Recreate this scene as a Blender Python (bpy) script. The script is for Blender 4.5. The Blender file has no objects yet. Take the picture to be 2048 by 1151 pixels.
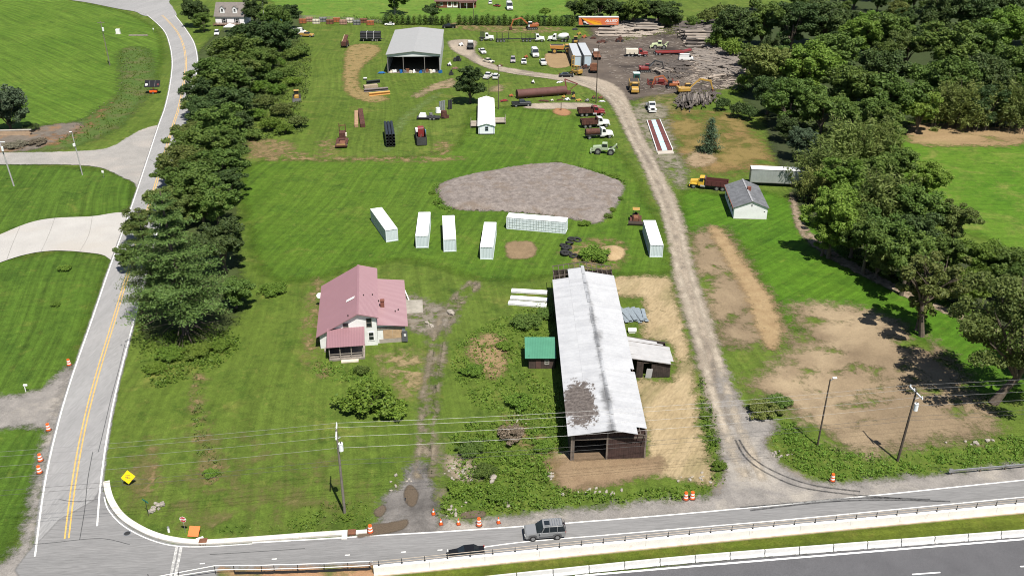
import bpy, bmesh, math, random
import numpy as np
from mathutils import Vector, Matrix
R = math.radians
random.seed(7); RNG = np.random.default_rng(11)
sc = bpy.context.scene
COL = sc.collection

# ------------------------------------------------------------------ camera, sky, sun, exposure
FPX, PITCH, CAMH = 1840.0, R(26.6), 73.1
cam = bpy.data.objects.new('camera', bpy.data.cameras.new('camera')); COL.objects.link(cam)
cam.data.sensor_width = 36.0; cam.data.lens = 36.0 * FPX / 2048
cam.data.clip_start = 1.0; cam.data.clip_end = 6000
cam.location = (0, 0, CAMH); cam.rotation_euler = (math.pi / 2 - PITCH, 0, 0)
sc.camera = cam
SUN_EL = R(62); SUN_H = Vector((0.43, -0.90, 0)).normalized()
SUN_V = SUN_H * math.cos(SUN_EL) + Vector((0, 0, math.sin(SUN_EL)))
world = bpy.data.worlds.new('World'); sc.world = world; world.use_nodes = True
wn = world.node_tree
sky = wn.nodes.new('ShaderNodeTexSky'); sky.sky_type = 'NISHITA'; sky.sun_disc = False
sky.sun_elevation = SUN_EL; sky.sun_rotation = math.atan2(SUN_H.x, SUN_H.y)
sky.altitude = 600; sky.air_density = 1.0; sky.dust_density = 1.0
wn.links.new(sky.outputs[0], wn.nodes['Background'].inputs[0])
wn.nodes['Background'].inputs[1].default_value = 0.06
sun = bpy.data.lights.new('sun', 'SUN'); sun.energy = 5.0; sun.angle = R(0.55); sun.color = (1.0, 0.955, 0.88)
suno = bpy.data.objects.new('sun', sun); COL.objects.link(suno)
suno.rotation_euler = (-SUN_V).to_track_quat('-Z', 'Y').to_euler(); suno.location = (60, -60, 150)
vs = sc.view_settings; vs.view_transform = 'Standard'; vs.look = 'None'; vs.exposure = 0.6; vs.gamma = 1.0
sc.cycles.use_denoising = True; sc.cycles.filter_width = 1.05
sc.cycles.max_bounces = 6; sc.cycles.diffuse_bounces = 2; sc.cycles.glossy_bounces = 2
sc.cycles.transmission_bounces = 3; sc.cycles.transparent_max_bounces = 14
sc.cycles.sample_clamp_indirect = 4.0

CP, SP = math.cos(PITCH), math.sin(PITCH)
def at(px, py, z=0.0):
    """photo pixel -> point at height z on the ground it touches"""
    u = (px - 1024) / FPX; v = (575.5 - py) / FPX
    t = (CAMH - z) / (SP - v * CP)
    return Vector((u * t, (CP + v * SP) * t, z))
def scale_at(p):
    return FPX / (p[1] * CP + (CAMH - p[2]) * SP)

# ------------------------------------------------------------------ node helpers
def N(nt, t, ins=None, **props):
    n = nt.nodes.new(t)
    for k, v in props.items(): setattr(n, k, v)
    for k, v in (ins or {}).items():
        if isinstance(v, bpy.types.NodeSocket): nt.links.new(v, n.inputs[k])
        else: n.inputs[k].default_value = v
    return n
def dim(c): return [x * 0.8 for x in c] if max(c) < 0.55 else list(c)
def c4(c): return (c[0], c[1], c[2], 1.0)
def noise(nt, vec, s, d=3.0, r=0.55, dist=0.0):
    return N(nt, 'ShaderNodeTexNoise', {'Vector': vec, 'Scale': s, 'Detail': d, 'Roughness': r, 'Distortion': dist}).outputs[0]
def rng(nt, v, a, b, c=0.0, d=1.0, smooth=False):
    return N(nt, 'ShaderNodeMapRange', {0: v, 1: a, 2: b, 3: c, 4: d}, interpolation_type='SMOOTHSTEP' if smooth else 'LINEAR').outputs[0]
def mixc(nt, f, a, b, mode='MIX'):
    n = N(nt, 'ShaderNodeMix', data_type='RGBA', blend_type=mode)
    for i, v in ((0, f), (6, a), (7, b)):
        if isinstance(v, bpy.types.NodeSocket): nt.links.new(v, n.inputs[i])
        elif i: n.inputs[i].default_value = c4(v)
        else: n.inputs[i].default_value = v
    return n.outputs[2]
def mth(nt, op, a, b=0.0):
    return N(nt, 'ShaderNodeMath', {0: a, 1: b}, operation=op).outputs[0]
def newmat(name):
    m = bpy.data.materials.new(name); m.use_nodes = True
    nt = m.node_tree; return m, nt, nt.nodes['Principled BSDF'], nt.nodes['Material Output']
def bump(nt, bs, h, strength, dist=0.05):
    b = N(nt, 'ShaderNodeBump', {'Strength': strength, 'Distance': dist, 'Height': h})
    nt.links.new(b.outputs[0], bs.inputs['Normal'])
MATS = {}
def M(name, col=None, rough=0.6, metal=0.0, var=0.18, scale=1.2, dirt=None, bmp=0.0, spec=0.4):
    """plain weathered paint / metal / wood: base colour, blotches, optional dirt or rust with its own shape"""
    if name in MATS: return MATS[name]
    col = dim(col); m, nt, bs, out = newmat(name)
    tc = N(nt, 'ShaderNodeTexCoord').outputs['Object']
    n1 = noise(nt, tc, scale, 5, 0.65)
    c = mixc(nt, rng(nt, n1, 0.3, 0.7), [x * (1 - var) for x in col], [min(1, x * (1 + var)) for x in col])
    if dirt:
        n2 = noise(nt, tc, scale * 1.9, 6, 0.7, 0.4)
        c = mixc(nt, rng(nt, n2, dirt[3], dirt[3] + 0.14), c, dirt[:3])
    nt.links.new(c, bs.inputs['Base Color'])
    bs.inputs['Roughness'].default_value = rough; bs.inputs['Metallic'].default_value = metal
    bs.inputs['Specular IOR Level'].default_value = spec
    if bmp: bump(nt, bs, noise(nt, tc, scale * 8, 4), bmp, 0.03)
    MATS[name] = m; return m

# ------------------------------------------------------------------ mesh helpers
def link(name, me, mat=None, parent=None):
    o = bpy.data.objects.new(name, me); COL.objects.link(o)
    if mat is not None and me is not None and not me.materials: me.materials.append(mat)
    if parent is not None: o.parent = parent
    return o
def tag(o, label, cat, group=None):
    o['label'] = label; o['category'] = cat
    if group: o['group'] = group
    return o
def thing(name, label, cat, loc=(0, 0, 0), rz=0.0, group=None):
    o = bpy.data.objects.new(name, None); COL.objects.link(o); o.empty_display_size = 0.2
    o.location = loc; o.rotation_euler = (0, 0, rz)
    return tag(o, label, cat, group)
def npmesh(name, V, F, attrs=None, smooth=False):
    """fast mesh from numpy verts and equal-size faces"""
    me = bpy.data.meshes.new(name); V = np.asarray(V, np.float32); F = np.asarray(F, np.int32)
    k = F.shape[1]
    me.vertices.add(len(V)); me.vertices.foreach_set('co', V.ravel())
    me.loops.add(F.size); me.loops.foreach_set('vertex_index', F.ravel())
    me.polygons.add(len(F)); me.polygons.foreach_set('loop_start', np.arange(0, F.size, k, dtype=np.int32))
    if smooth: me.polygons.foreach_set('use_smooth', np.ones(len(F), bool))
    for an, (dom, val) in (attrs or {}).items():
        a = me.attributes.new(an, 'FLOAT', dom); a.data.foreach_set('value', np.asarray(val, np.float32).ravel())
    me.update(calc_edges=True); return me
class G:
    """collects simple solids into one mesh"""
    def __init__(s): s.v = []; s.f = []
    def add(s, vs, fs):
        b = len(s.v); s.v += [tuple(v) for v in vs]; s.f += [tuple(b + i for i in f) for f in fs]; return s
    def box(s, cx, cy, cz, sx, sy, sz, rz=0.0, ry=0.0, rx=0.0, top=(1, 1), sh=(0, 0)):
        """centre x,y, BOTTOM z; size; top = taper, sh = top shift"""
        vs = []
        for z, tx, ty, ox, oy in ((0, 1, 1, 0, 0), (sz, top[0], top[1], sh[0], sh[1])):
            for x, y in ((-1, -1), (1, -1), (1, 1), (-1, 1)):
                vs.append(Vector((x * sx / 2 * tx + ox, y * sy / 2 * ty + oy, z)))
        if rz or ry or rx:
            m = Matrix.Rotation(rz, 3, 'Z') @ Matrix.Rotation(ry, 3, 'Y') @ Matrix.Rotation(rx, 3, 'X')
            vs = [m @ v for v in vs]
        vs = [(v.x + cx, v.y + cy, v.z + cz) for v in vs]
        return s.add(vs, [(3, 2, 1, 0), (4, 5, 6, 7), (0, 1, 5, 4), (1, 2, 6, 5), (2, 3, 7, 6), (3, 0, 4, 7)])
    def bar(s, p, q, w, h=None, up=(0, 0, 1)):
        p = Vector(p); q = Vector(q); d = (q - p).normalized(); u = Vector(up)
        if abs(d.dot(u)) > 0.97: u = Vector((1, 0, 0))
        a = d.cross(u).normalized(); b = a.cross(d); h = h or w
        vs = []
        for e in (p, q):
            for i, j in ((-1, -1), (1, -1), (1, 1), (-1, 1)): vs.append(e + a * i * w / 2 + b * j * h / 2)
        return s.add(vs, [(3, 2, 1, 0), (4, 5, 6, 7), (0, 1, 5, 4), (1, 2, 6, 5), (2, 3, 7, 6), (3, 0, 4, 7)])
    def cyl(s, p, q, r, r2=None, n=10, cap=True):
        p = Vector(p); q = Vector(q); d = (q - p).normalized()
        u = Vector((0, 0, 1)) if abs(d.z) < 0.95 else Vector((1, 0, 0))
        a = d.cross(u).normalized(); b = a.cross(d); r2 = r if r2 is None else r2
        vs = []
        for e, rr in ((p, r), (q, r2)):
            for i in range(n):
                t = 2 * math.pi * i / n; vs.append(e + a * math.cos(t) * rr + b * math.sin(t) * rr)
        fs = [(i, (i + 1) % n, n + (i + 1) % n, n + i) for i in range(n)]
        if cap: fs += [tuple(range(n - 1, -1, -1)), tuple(range(n, 2 * n))]
        return s.add(vs, fs)
    def tube(s, pts, rs, n=7):
        pts = [Vector(p) for p in pts]; vs = []
        for i, p in enumerate(pts):
            d = (pts[min(i + 1, len(pts) - 1)] - pts[max(i - 1, 0)]).normalized()
            u = Vector((0, 1, 0)) if abs(d.y) < 0.9 else Vector((1, 0, 0))
            a = d.cross(u).normalized(); b = a.cross(d); r = rs[i] if hasattr(rs, '__len__') else rs
            for k in range(n):
                t = 2 * math.pi * k / n; vs.append(p + a * math.cos(t) * r + b * math.sin(t) * r)
        fs = []
        for i in range(len(pts) - 1):
            for k in range(n): fs.append((i * n + k, i * n + (k + 1) % n, (i + 1) * n + (k + 1) % n, (i + 1) * n + k))
        fs += [tuple(range(n - 1, -1, -1)), tuple(range((len(pts) - 1) * n, len(pts) * n))]
        return s.add(vs, fs)
    def prism(s, prof, y0, y1, taper=None):
        """side profile [(x,z)] counter-clockwise seen from -y, extruded across y; taper narrows by z"""
        n = len(prof); zs = [p[1] for p in prof]; z0, z1 = min(zs), max(zs)
        def w(y, z): return y if not taper else y * (1 - taper * (z - z0) / (z1 - z0 + 1e-6))
        vs = [(x, w(y0, z), z) for x, z in prof] + [(x, w(y1, z), z) for x, z in prof]
        fs = [(i, (i + 1) % n, n + (i + 1) % n, n + i) for i in range(n)]
        fs += [tuple(range(n - 1, -1, -1)), tuple(range(n, 2 * n))]
        return s.add(vs, fs)
    def mesh(s, name, bevel=0.0, seg=1):
        me = bpy.data.meshes.new(name); me.from_pydata(s.v, [], s.f)
        bm = bmesh.new(); bm.from_mesh(me)
        bmesh.ops.recalc_face_normals(bm, faces=bm.faces)
        if bevel: bmesh.ops.bevel(bm, geom=list(bm.edges), offset=bevel, segments=seg, affect='EDGES', clamp_overlap=True)
        bm.to_mesh(me); bm.free(); return me
    def put(s, name, mat, parent=None, bevel=0.0, seg=1, smooth=False):
        me = s.mesh(name, bevel, seg)
        if smooth:
            me.polygons.foreach_set('use_smooth', np.ones(len(me.polygons), bool))
        return link(name, me, mat, parent)
def copy_tree(o, parent=None):
    c = o.copy(); COL.objects.link(c); c.parent = parent
    for ch in o.children: copy_tree(ch, c)
    return c
def onto(pa, pb, z=0.0):
    """two photo pixels (rear, front) -> centre on the ground, heading, length"""
    a, b = at(*pa, z), at(*pb, z); d = b - a
    return Vector(((a.x + b.x) / 2, (a.y + b.y) / 2, 0)), math.atan2(d.y, d.x), d.length
ORD = 'first second third fourth fifth sixth seventh eighth ninth tenth eleventh twelfth'.split()
def nth(i): return ORD[i] if i < 12 else '%d%s' % (i + 1, 'st' if i % 10 == 0 and i != 10 else 'nd' if i % 10 == 1 else 'rd' if i % 10 == 2 else 'th')

# ------------------------------------------------------------------ ground
def smooth_poly(pts, n=5, closed=True):
    out = []; L = len(pts)
    for i in range(L if closed else L - 1):
        g = (lambda k: pts[k % L]) if closed else (lambda k: pts[min(max(k, 0), L - 1)])
        p0, p1, p2, p3 = g(i - 1), g(i), g(i + 1), g(i + 2)
        for k in range(n):
            t = k / n
            out.append(tuple(0.5 * (2 * p1[a] + (p2[a] - p0[a]) * t + (2 * p0[a] - 5 * p1[a] + 4 * p2[a] - p3[a]) * t * t + (3 * p1[a] - p0[a] - 3 * p2[a] + p3[a]) * t ** 3) for a in (0, 1)))
    if not closed: out.append(tuple(pts[-1][:2]))
    return out
def sdf(P, poly):
    """signed distance, positive inside"""
    d = np.full(len(P), 1e9); ins = np.zeros(len(P), bool); n = len(poly)
    for i in range(n):
        a = np.array(poly[i]); b = np.array(poly[(i + 1) % n]); e = b - a; w = P - a
        t = np.clip((w @ e) / max(e @ e, 1e-9), 0, 1); d = np.minimum(d, np.hypot(*(w - t[:, None] * e).T))
        c = (a[1] > P[:, 1]) != (b[1] > P[:, 1])
        if abs(e[1]) > 1e-9: ins ^= c & (P[:, 0] < e[0] * (P[:, 1] - a[1]) / e[1] + a[0])
    return np.where(ins, d, -d)
def gpoly(px, smooth=True):
    w = [tuple(at(x, y)[:2]) for x, y in px]
    return smooth_poly(w, 5) if smooth else w
def inside_pts(poly, n, rngen=RNG):
    P = np.array(poly); lo, hi = P.min(0), P.max(0); out = []
    while sum(map(len, out)) < n:
        q = rngen.uniform(lo, hi, (n * 2, 2)); out.append(q[sdf(q, poly) > 0])
    return np.concatenate(out)[:n]

def soil(name, cols, s=0.5, edge=0.5, amp=1.2, cover=None, rough=0.9, bmp=0.4, fine=6.0, ascale=0.55, streak=None, spec=0.2):
    """ground cover with a ragged fading rim (attribute sd = metres inside the rim)"""
    cols = [dim(c) for c in cols]; m, nt, bs, out = newmat(name)
    pos = N(nt, 'ShaderNodeNewGeometry').outputs['Position']
    v = pos
    if streak: v = N(nt, 'ShaderNodeMapping', {'Vector': pos, 'Rotation': (0, 0, streak[0]), 'Scale': (1 / streak[1], 1, 1)}, vector_type='TEXTURE').outputs[0]
    f = rng(nt, noise(nt, v, s, 6, 0.62), 0.32, 0.68)
    c = mixc(nt, f, cols[0], cols[1])
    if len(cols) > 2: c = mixc(nt, rng(nt, noise(nt, v, s * 0.35, 5, 0.6, 0.5), 0.5, 0.66), c, cols[2])
    fn = noise(nt, v, fine, 4, 0.7)
    k = rng(nt, fn, 0.25, 0.75, 0.72, 1.28)
    g = N(nt, 'ShaderNodeCombineColor', {0: k, 1: k, 2: k}).outputs[0]
    c = mixc(nt, 1.0, c, g, 'MULTIPLY')
    nt.links.new(c, bs.inputs['Base Color']); bs.inputs['Roughness'].default_value = rough
    bs.inputs['Specular IOR Level'].default_value = spec
    if bmp: bump(nt, bs, fn, bmp, 0.08)
    sd = N(nt, 'ShaderNodeAttribute', attribute_name='sd').outputs['Fac']
    nz = noise(nt, pos, ascale, 6, 0.68)
    a = mth(nt, 'ADD', sd, rng(nt, nz, 0, 1, -amp * 2, amp * 2))
    a = mth(nt, 'ADD', a, rng(nt, noise(nt, pos, 3.2, 4, 0.75), 0, 1, -amp * 1.2, amp * 1.2))
    al = rng(nt, a, -edge * 1.6, edge * 1.6, 0, 1, True)
    if cover:
        cn = noise(nt, pos, cover[0], 6, 0.7, 0.3)
        al = mth(nt, 'MULTIPLY', al, rng(nt, cn, cover[1], cover[2], 0, 1, True))
    tr = N(nt, 'ShaderNodeBsdfTransparent')
    mx = N(nt, 'ShaderNodeMixShader', {0: al, 1: tr.outputs[0], 2: bs.outputs[0]})
    nt.links.new(mx.outputs[0], out.inputs[0]); return m
LEVEL = [0.004]
def patch(name, poly, mat, cell=None, z=None, margin=2.5, hfun=None, kind='structure'):
    P = np.array(poly); lo, hi = P.min(0) - margin, P.max(0) + margin
    if cell is None: cell = min(2.0, max(0.5, (lo[1] + hi[1]) / 2 / 220))
    nx, ny = int((hi[0] - lo[0]) / cell) + 2, int((hi[1] - lo[1]) / cell) + 2
    X, Y = np.meshgrid(lo[0] + np.arange(nx) * cell, lo[1] + np.arange(ny) * cell)
    Q = np.stack([X.ravel(), Y.ravel()], 1); d = sdf(Q, poly)
    if z is None: z = LEVEL[0]; LEVEL[0] += 0.002
    Z = np.full(len(Q), z) if hfun is None else z + hfun(Q, d)
    idx = np.arange(nx * ny).reshape(ny, nx)
    F = np.stack([idx[:-1, :-1], idx[:-1, 1:], idx[1:, 1:], idx[1:, :-1]], -1).reshape(-1, 4)
    F = F[(d[F] > -margin).any(1)]
    used, inv = np.unique(F, return_inverse=True)
    me = npmesh(name, np.column_stack([Q, Z])[used], inv.reshape(F.shape), {'sd': ('POINT', d[used])}, smooth=hfun is not None)
    o = link(name, me, mat); o['kind'] = kind; return o
def ribbon(name, pts, w, z, mat, parent=None, kind='structure'):
    V = []; n = len(pts)
    for i, p in enumerate(pts):
        a = Vector(pts[max(i - 1, 0)][:2]); b = Vector(pts[min(i + 1, n - 1)][:2]); d = (b - a).normalized(); s = Vector((-d.y, d.x)) * w / 2
        V += [(p[0] + s.x, p[1] + s.y, z), (p[0] - s.x, p[1] - s.y, z)]
    F = [(2 * i, 2 * i + 1, 2 * i + 3, 2 * i + 2) for i in range(n - 1)]
    o = link(name, npmesh(name, V, F), mat, parent)
    if parent is None and kind: o['kind'] = kind
    return o
def sweep(name, pts, prof, mat, parent=None):
    """profile [(side, z)] swept along a ground polyline"""
    V = []; F = []; n = len(pts); m = len(prof)
    for i, p in enumerate(pts):
        a = Vector(pts[max(i - 1, 0)][:2]); b = Vector(pts[min(i + 1, n - 1)][:2]); d = (b - a).normalized(); s = Vector((-d.y, d.x))
        V += [(p[0] + s.x * q[0], p[1] + s.y * q[0], q[1]) for q in prof]
    for i in range(n - 1):
        for k in range(m): F.append((i * m + k, i * m + (k + 1) % m, (i + 1) * m + (k + 1) % m, (i + 1) * m + k))
    me = bpy.data.meshes.new(name); me.from_pydata(V, [], F + [tuple(range(m)), tuple(range((n - 1) * m, n * m))[::-1]])
    bm = bmesh.new(); bm.from_mesh(me); bmesh.ops.recalc_face_normals(bm, faces=bm.faces); bm.to_mesh(me); bm.free()
    return link(name, me, mat, parent)
# ------------------------------------------------------------------ grass and bare ground
def grass(name, A, B, dry, dark, ang=0.0, streak=0.25, dryamt=(0.56, 0.72), alpha=None):
    A, B, dry, dark = [[c[0] * .87, c[1] * .815, c[2] * .6] for c in (A, B, dry, dark)]; m, nt, bs, out = newmat(name)
    pos = N(nt, 'ShaderNodeNewGeometry').outputs['Position']
    big = rng(nt, noise(nt, pos, 0.028, 5, 0.6, 0.4), 0.35, 0.65)
    c = mixc(nt, big, A, B)
    c = mixc(nt, rng(nt, noise(nt, pos, 0.11, 7, 0.68, 0.6), dryamt[0], dryamt[1], 0, 0.75), c, dry)
    c = mixc(nt, rng(nt, noise(nt, pos, 0.21, 7, 0.7, 0.3), 0.5, 0.68, 0, 0.85), c, dark)
    c = mixc(nt, rng(nt, noise(nt, pos, 0.42, 7, 0.72, 0.5), 0.57, 0.72, 0, 0.6), c, dry)
    wob = N(nt, 'ShaderNodeTexNoise', {'Vector': pos, 'Scale': 0.012, 'Detail': 1.0}).outputs[1]
    wv = N(nt, 'ShaderNodeVectorMath', {0: pos, 1: N(nt, 'ShaderNodeVectorMath', {0: wob, 1: (14, 14, 0)}, operation='MULTIPLY').outputs[0]}, operation='ADD').outputs[0]
    v = N(nt, 'ShaderNodeMapping', {'Vector': wv, 'Rotation': (0, 0, ang), 'Scale': (34, 1.05, 1)}, vector_type='TEXTURE').outputs[0]
    st = rng(nt, noise(nt, v, 1.0, 3, 0.65, 0.1), 0.32, 0.68, 1 - streak * 1.05, 1 + streak * 1.05)
    md = rng(nt, noise(nt, pos, 0.7, 7, 0.8), 0.3, 0.7, 0.68, 1.32)
    fn = noise(nt, pos, 5.0, 4, 0.75)
    k = mth(nt, 'MULTIPLY', mth(nt, 'MULTIPLY', st, md), rng(nt, fn, 0.25, 0.75, 0.64, 1.34))
    g = N(nt, 'ShaderNodeCombineColor', {0: k, 1: k, 2: k}).outputs[0]
    c = mixc(nt, 1.0, c, g, 'MULTIPLY')
    nt.links.new(c, bs.inputs['Base Color']); bs.inputs['Roughness'].default_value = 0.85
    bs.inputs['Specular IOR Level'].default_value = 0.15
    bump(nt, bs, mth(nt, 'ADD', fn, noise(nt, pos, 1.6, 4, 0.7)), 0.6, 0.14)
    if alpha:
        sd = N(nt, 'ShaderNodeAttribute', attribute_name='sd').outputs['Fac']
        a = mth(nt, 'ADD', sd, rng(nt, noise(nt, pos, 0.3, 5, 0.65), 0, 1, -alpha, alpha))
        tr = N(nt, 'ShaderNodeBsdfTransparent')
        mx = N(nt, 'ShaderNodeMixShader', {0: rng(nt, a, -2.2, 2.2, 0, 1, True), 1: tr.outputs[0], 2: bs.outputs[0]})
        nt.links.new(mx.outputs[0], out.inputs[0])
    return m
def dirpx(a, b):
    d = at(*b) - at(*a); return math.atan2(d.y, d.x)
GA, GB, GD, GK = (0.078, 0.13, 0.022), (0.1, 0.155, 0.032), (0.175, 0.185, 0.06), (0.042, 0.085, 0.014)
gr_lawn = grass('meadow_grass', GA, GB, GD, GK, R(97), 0.16)
gr_field = grass('mown_field_grass', (0.072, 0.145, 0.018), (0.098, 0.175, 0.027), (0.165, 0.2, 0.045), (0.05, 0.11, 0.014), dirpx((16, 140), (156, 198)), 0.3, (0.6, 0.78), 2.0)
gr_lush = grass('lush_lawn_grass', (0.058, 0.145, 0.012), (0.075, 0.165, 0.016), (0.14, 0.19, 0.035), (0.038, 0.1, 0.01), dirpx((1560, 560), (1640, 520)), 0.2, (0.66, 0.8), 2.0)
gr_verge = grass('verge_lawn_grass', (0.056, 0.118, 0.016), (0.075, 0.142, 0.022), (0.15, 0.18, 0.045), (0.035, 0.08, 0.012), dirpx((60, 700), (130, 560)), 0.26, (0.58, 0.76), 2.0)
gr_far = grass('far_pasture_grass', (0.09, 0.19, 0.03), (0.12, 0.21, 0.04), (0.19, 0.22, 0.06), (0.06, 0.13, 0.02), 0.2, 0.12, (0.52, 0.72), 3.0)

S = 4000
o = link('ground', npmesh('ground', [(-S, -S, 0), (S, -S, 0), (S, S + 2000, 0), (-S, S + 2000, 0)], [(0, 1, 2, 3)]), gr_lawn); o['kind'] = 'structure'
def gp(name, px, mat, smooth=True, **kw): return patch(name, gpoly(px, smooth), mat, **kw)
gp('mown_field', [(-60, -30), (130, 0), (230, 20), (285, 42), (318, 72), (322, 120), (300, 180), (255, 205), (215, 225), (150, 243), (85, 250), (-80, 255)], gr_field, cell=2.0, margin=4)
gp('verge_lawn', [(-80, 335), (200, 340), (268, 372), (250, 425), (120, 435), (-80, 470)], gr_verge, margin=4)
gp('verge_lawn', [(-80, 545), (60, 512), (150, 503), (214, 512), (205, 560), (170, 660), (132, 752), (50, 785), (-80, 795)], gr_verge, margin=4)
gp('verge_lawn', [(-80, 858), (60, 850), (98, 862), (75, 960), (30, 1070), (-60, 1160)], gr_verge, margin=3)
gp('garage_lawn', [(1368, 385), (1450, 390), (1545, 385), (1610, 430), (1680, 500), (1800, 570), (2070, 690), (2080, 770), (1960, 790), (1880, 700), (1700, 625), (1600, 620), (1590, 660), (1545, 600), (1480, 490), (1440, 455), (1380, 470)], gr_lush, margin=4)
gp('equipment_lawn', [(500, 330), (700, 320), (900, 300), (940, 230), (1000, 215), (1150, 235), (1230, 300), (1275, 360), (1315, 460), (1330, 545), (1150, 545), (980, 560), (800, 520), (560, 560), (500, 460)], grass('equipment_lawn_grass', (0.064, 0.135, 0.015), (0.085, 0.155, 0.022), (0.155, 0.185, 0.05), (0.04, 0.092, 0.013), R(80), 0.2, (0.58, 0.76), 3.0), cell=1.0, margin=4)
gp('far_pasture', [(540, -40), (800, -40), (1090, -40), (1140, 20), (1140, 42), (760, 46), (640, 36), (570, 30)], gr_far, cell=2.0, margin=5)
gp('side_pasture', [(1790, 300), (1850, 240), (2100, 240), (2120, 520), (1980, 480), (1870, 420)], grass('side_pasture_grass', (0.07, 0.17, 0.015), (0.1, 0.19, 0.025), (0.19, 0.21, 0.07), (0.045, 0.12, 0.012), 0.1, 0.12, (0.5, 0.68), 4.0), cell=1.0, margin=4)

tan_dirt = soil('tan_dirt', [(0.36, 0.27, 0.17), (0.26, 0.185, 0.11), (0.2, 0.165, 0.09)], 0.35, 0.6, 1.5, (0.5, 0.3, 0.5))
bare_dirt = soil('bare_field_dirt', [(0.3, 0.225, 0.14), (0.19, 0.14, 0.088), (0.42, 0.325, 0.205)], 0.1, 1.4, 2.4, (0.13, 0.36, 0.5))
thin_dirt = soil('thin_worn_dirt', [(0.3, 0.215, 0.11), (0.22, 0.16, 0.075)], 0.5, 0.9, 1.3, (0.45, 0.42, 0.62))
straw = soil('straw_cover', [(0.43, 0.335, 0.2), (0.33, 0.25, 0.14), (0.24, 0.2, 0.1)], 0.4, 0.6, 1.2, (0.22, 0.28, 0.4), streak=(R(60), 0.35), fine=3.0)
gravel = soil('gravel_track', [(0.42, 0.35, 0.27), (0.31, 0.26, 0.205), (0.24, 0.2, 0.16)], 0.4, 0.5, 0.7, bmp=0.5, streak=(R(105), 0.3))
gravel_g = soil('grey_gravel', [(0.31, 0.285, 0.26), (0.21, 0.195, 0.18), (0.37, 0.335, 0.29)], 0.45, 0.6, 1.0, bmp=0.5)
yard = soil('yard_dirt', [(0.155, 0.125, 0.1), (0.09, 0.072, 0.06), (0.05, 0.04, 0.034)], 0.12, 1.5, 3.0, (0.09, 0.25, 0.42))
brown_gr = soil('browned_grass', [(0.19, 0.15, 0.045), (0.23, 0.165, 0.06), (0.27, 0.16, 0.075)], 0.12, 1.6, 2.6, (0.12, 0.34, 0.58), fine=3)
rough_gr = soil('rough_grass', [(0.06, 0.115, 0.018), (0.09, 0.135, 0.03), (0.12, 0.12, 0.045)], 0.35, 1.4, 2.4, fine=2.5, bmp=1.0)
clay = soil('red_clay', [(0.3, 0.16, 0.075), (0.22, 0.13, 0.07)], 0.5, 0.9, 1.4, (0.4, 0.44, 0.66))
mud = soil('wet_mud', [(0.17, 0.155, 0.14), (0.24, 0.22, 0.2), (0.1, 0.09, 0.08)], 0.4, 0.5, 0.9, rough=0.45, spec=0.5, bmp=0.2)
puddle_m = soil('puddle_water', [(0.15, 0.115, 0.08), (0.12, 0.09, 0.06)], 0.2, 0.12, 0.12, rough=0.06, bmp=0.0, spec=0.5)
ash = soil('grey_brush_soil', [(0.2, 0.17, 0.14), (0.13, 0.11, 0.09), (0.25, 0.15, 0.08)], 0.5, 0.8, 1.4)

# left bank, brush heap, clay
gp('rough_bank', [(240, 105), (285, 95), (305, 120), (305, 170), (275, 215), (225, 262), (140, 295), (60, 302), (-40, 300), (-40, 262), (60, 262), (140, 248), (205, 215), (240, 180)], rough_gr)
gp('brush_bank', [(-40, 275), (40, 262), (90, 252), (150, 245), (165, 255), (120, 280), (60, 300), (-40, 302)], ash)
gp('clay_bank', [(86, 262), (130, 270), (180, 235), (225, 205), (200, 240), (140, 283), (95, 290)], clay)
# tracks and worn ground round the two lawns
gp('dirt_patch', [(697, 95), (735, 88), (760, 100), (728, 130), (715, 150), (720, 175), (735, 185), (775, 197), (745, 205), (700, 190), (688, 165), (690, 130)], soil('dry_grass_patch', [(0.3, 0.21, 0.09), (0.22, 0.17, 0.07)], 0.5, 0.6, 1.3, (0.4, 0.3, 0.5), fine=3))
gp('dirt_patch', [(826, 190), (850, 178), (870, 168), (905, 158), (908, 172), (880, 178), (858, 184), (838, 195)], tan_dirt)
gp('dirt_patch', [(984, 175), (1002, 170), (1006, 176), (996, 184), (980, 182)], tan_dirt)
gp('dirt_patch', [(1092, 108), (1132, 106), (1140, 132), (1100, 134)], soil('pad_dirt', [(0.33, 0.23, 0.12), (0.27, 0.185, 0.1)], 0.3, 0.25, 0.4))
gp('worn_strip', [(480, 270), (540, 290), (640, 312), (760, 314), (870, 312), (930, 316), (870, 324), (740, 322), (620, 322), (520, 320), (490, 312)], thin_dirt)
gp('worn_strip', [(505, 282), (555, 280), (590, 292), (560, 310), (520, 312), (498, 300)], soil('light_worn_dirt', [(0.28, 0.2, 0.1), (0.2, 0.15, 0.07)], 0.5, 0.9, 1.2, (0.5, 0.36, 0.6)))
gp('worn_strip', [(870, 286), (890, 282), (900, 296), (890, 312), (872, 310)], thin_dirt)
gp('worn_strip', [(640, 280), (668, 282), (668, 310), (640, 306)], thin_dirt)
gp('worn_strip', [(770, 292), (800, 240), (845, 205), (880, 185), (872, 196), (835, 222), (800, 262), (780, 300)], soil('pale_track_grass', [(0.17, 0.22, 0.07), (0.13, 0.2, 0.05)], 0.5, 0.9, 1.0, (0.5, 0.3, 0.6)))
gp('worn_strip', [(1060, 208), (1165, 206), (1200, 214), (1165, 218), (1060, 217)], gravel)
gp('worn_strip', [(905, 45), (1000, 50), (1120, 56), (1090, 66), (980, 64), (905, 56)], thin_dirt)
gp('worn_strip', [(1330, 225), (1400, 222), (1470, 232), (1525, 290), (1550, 340), (1500, 352), (1420, 345), (1380, 332), (1350, 290)], brown_gr)
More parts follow.
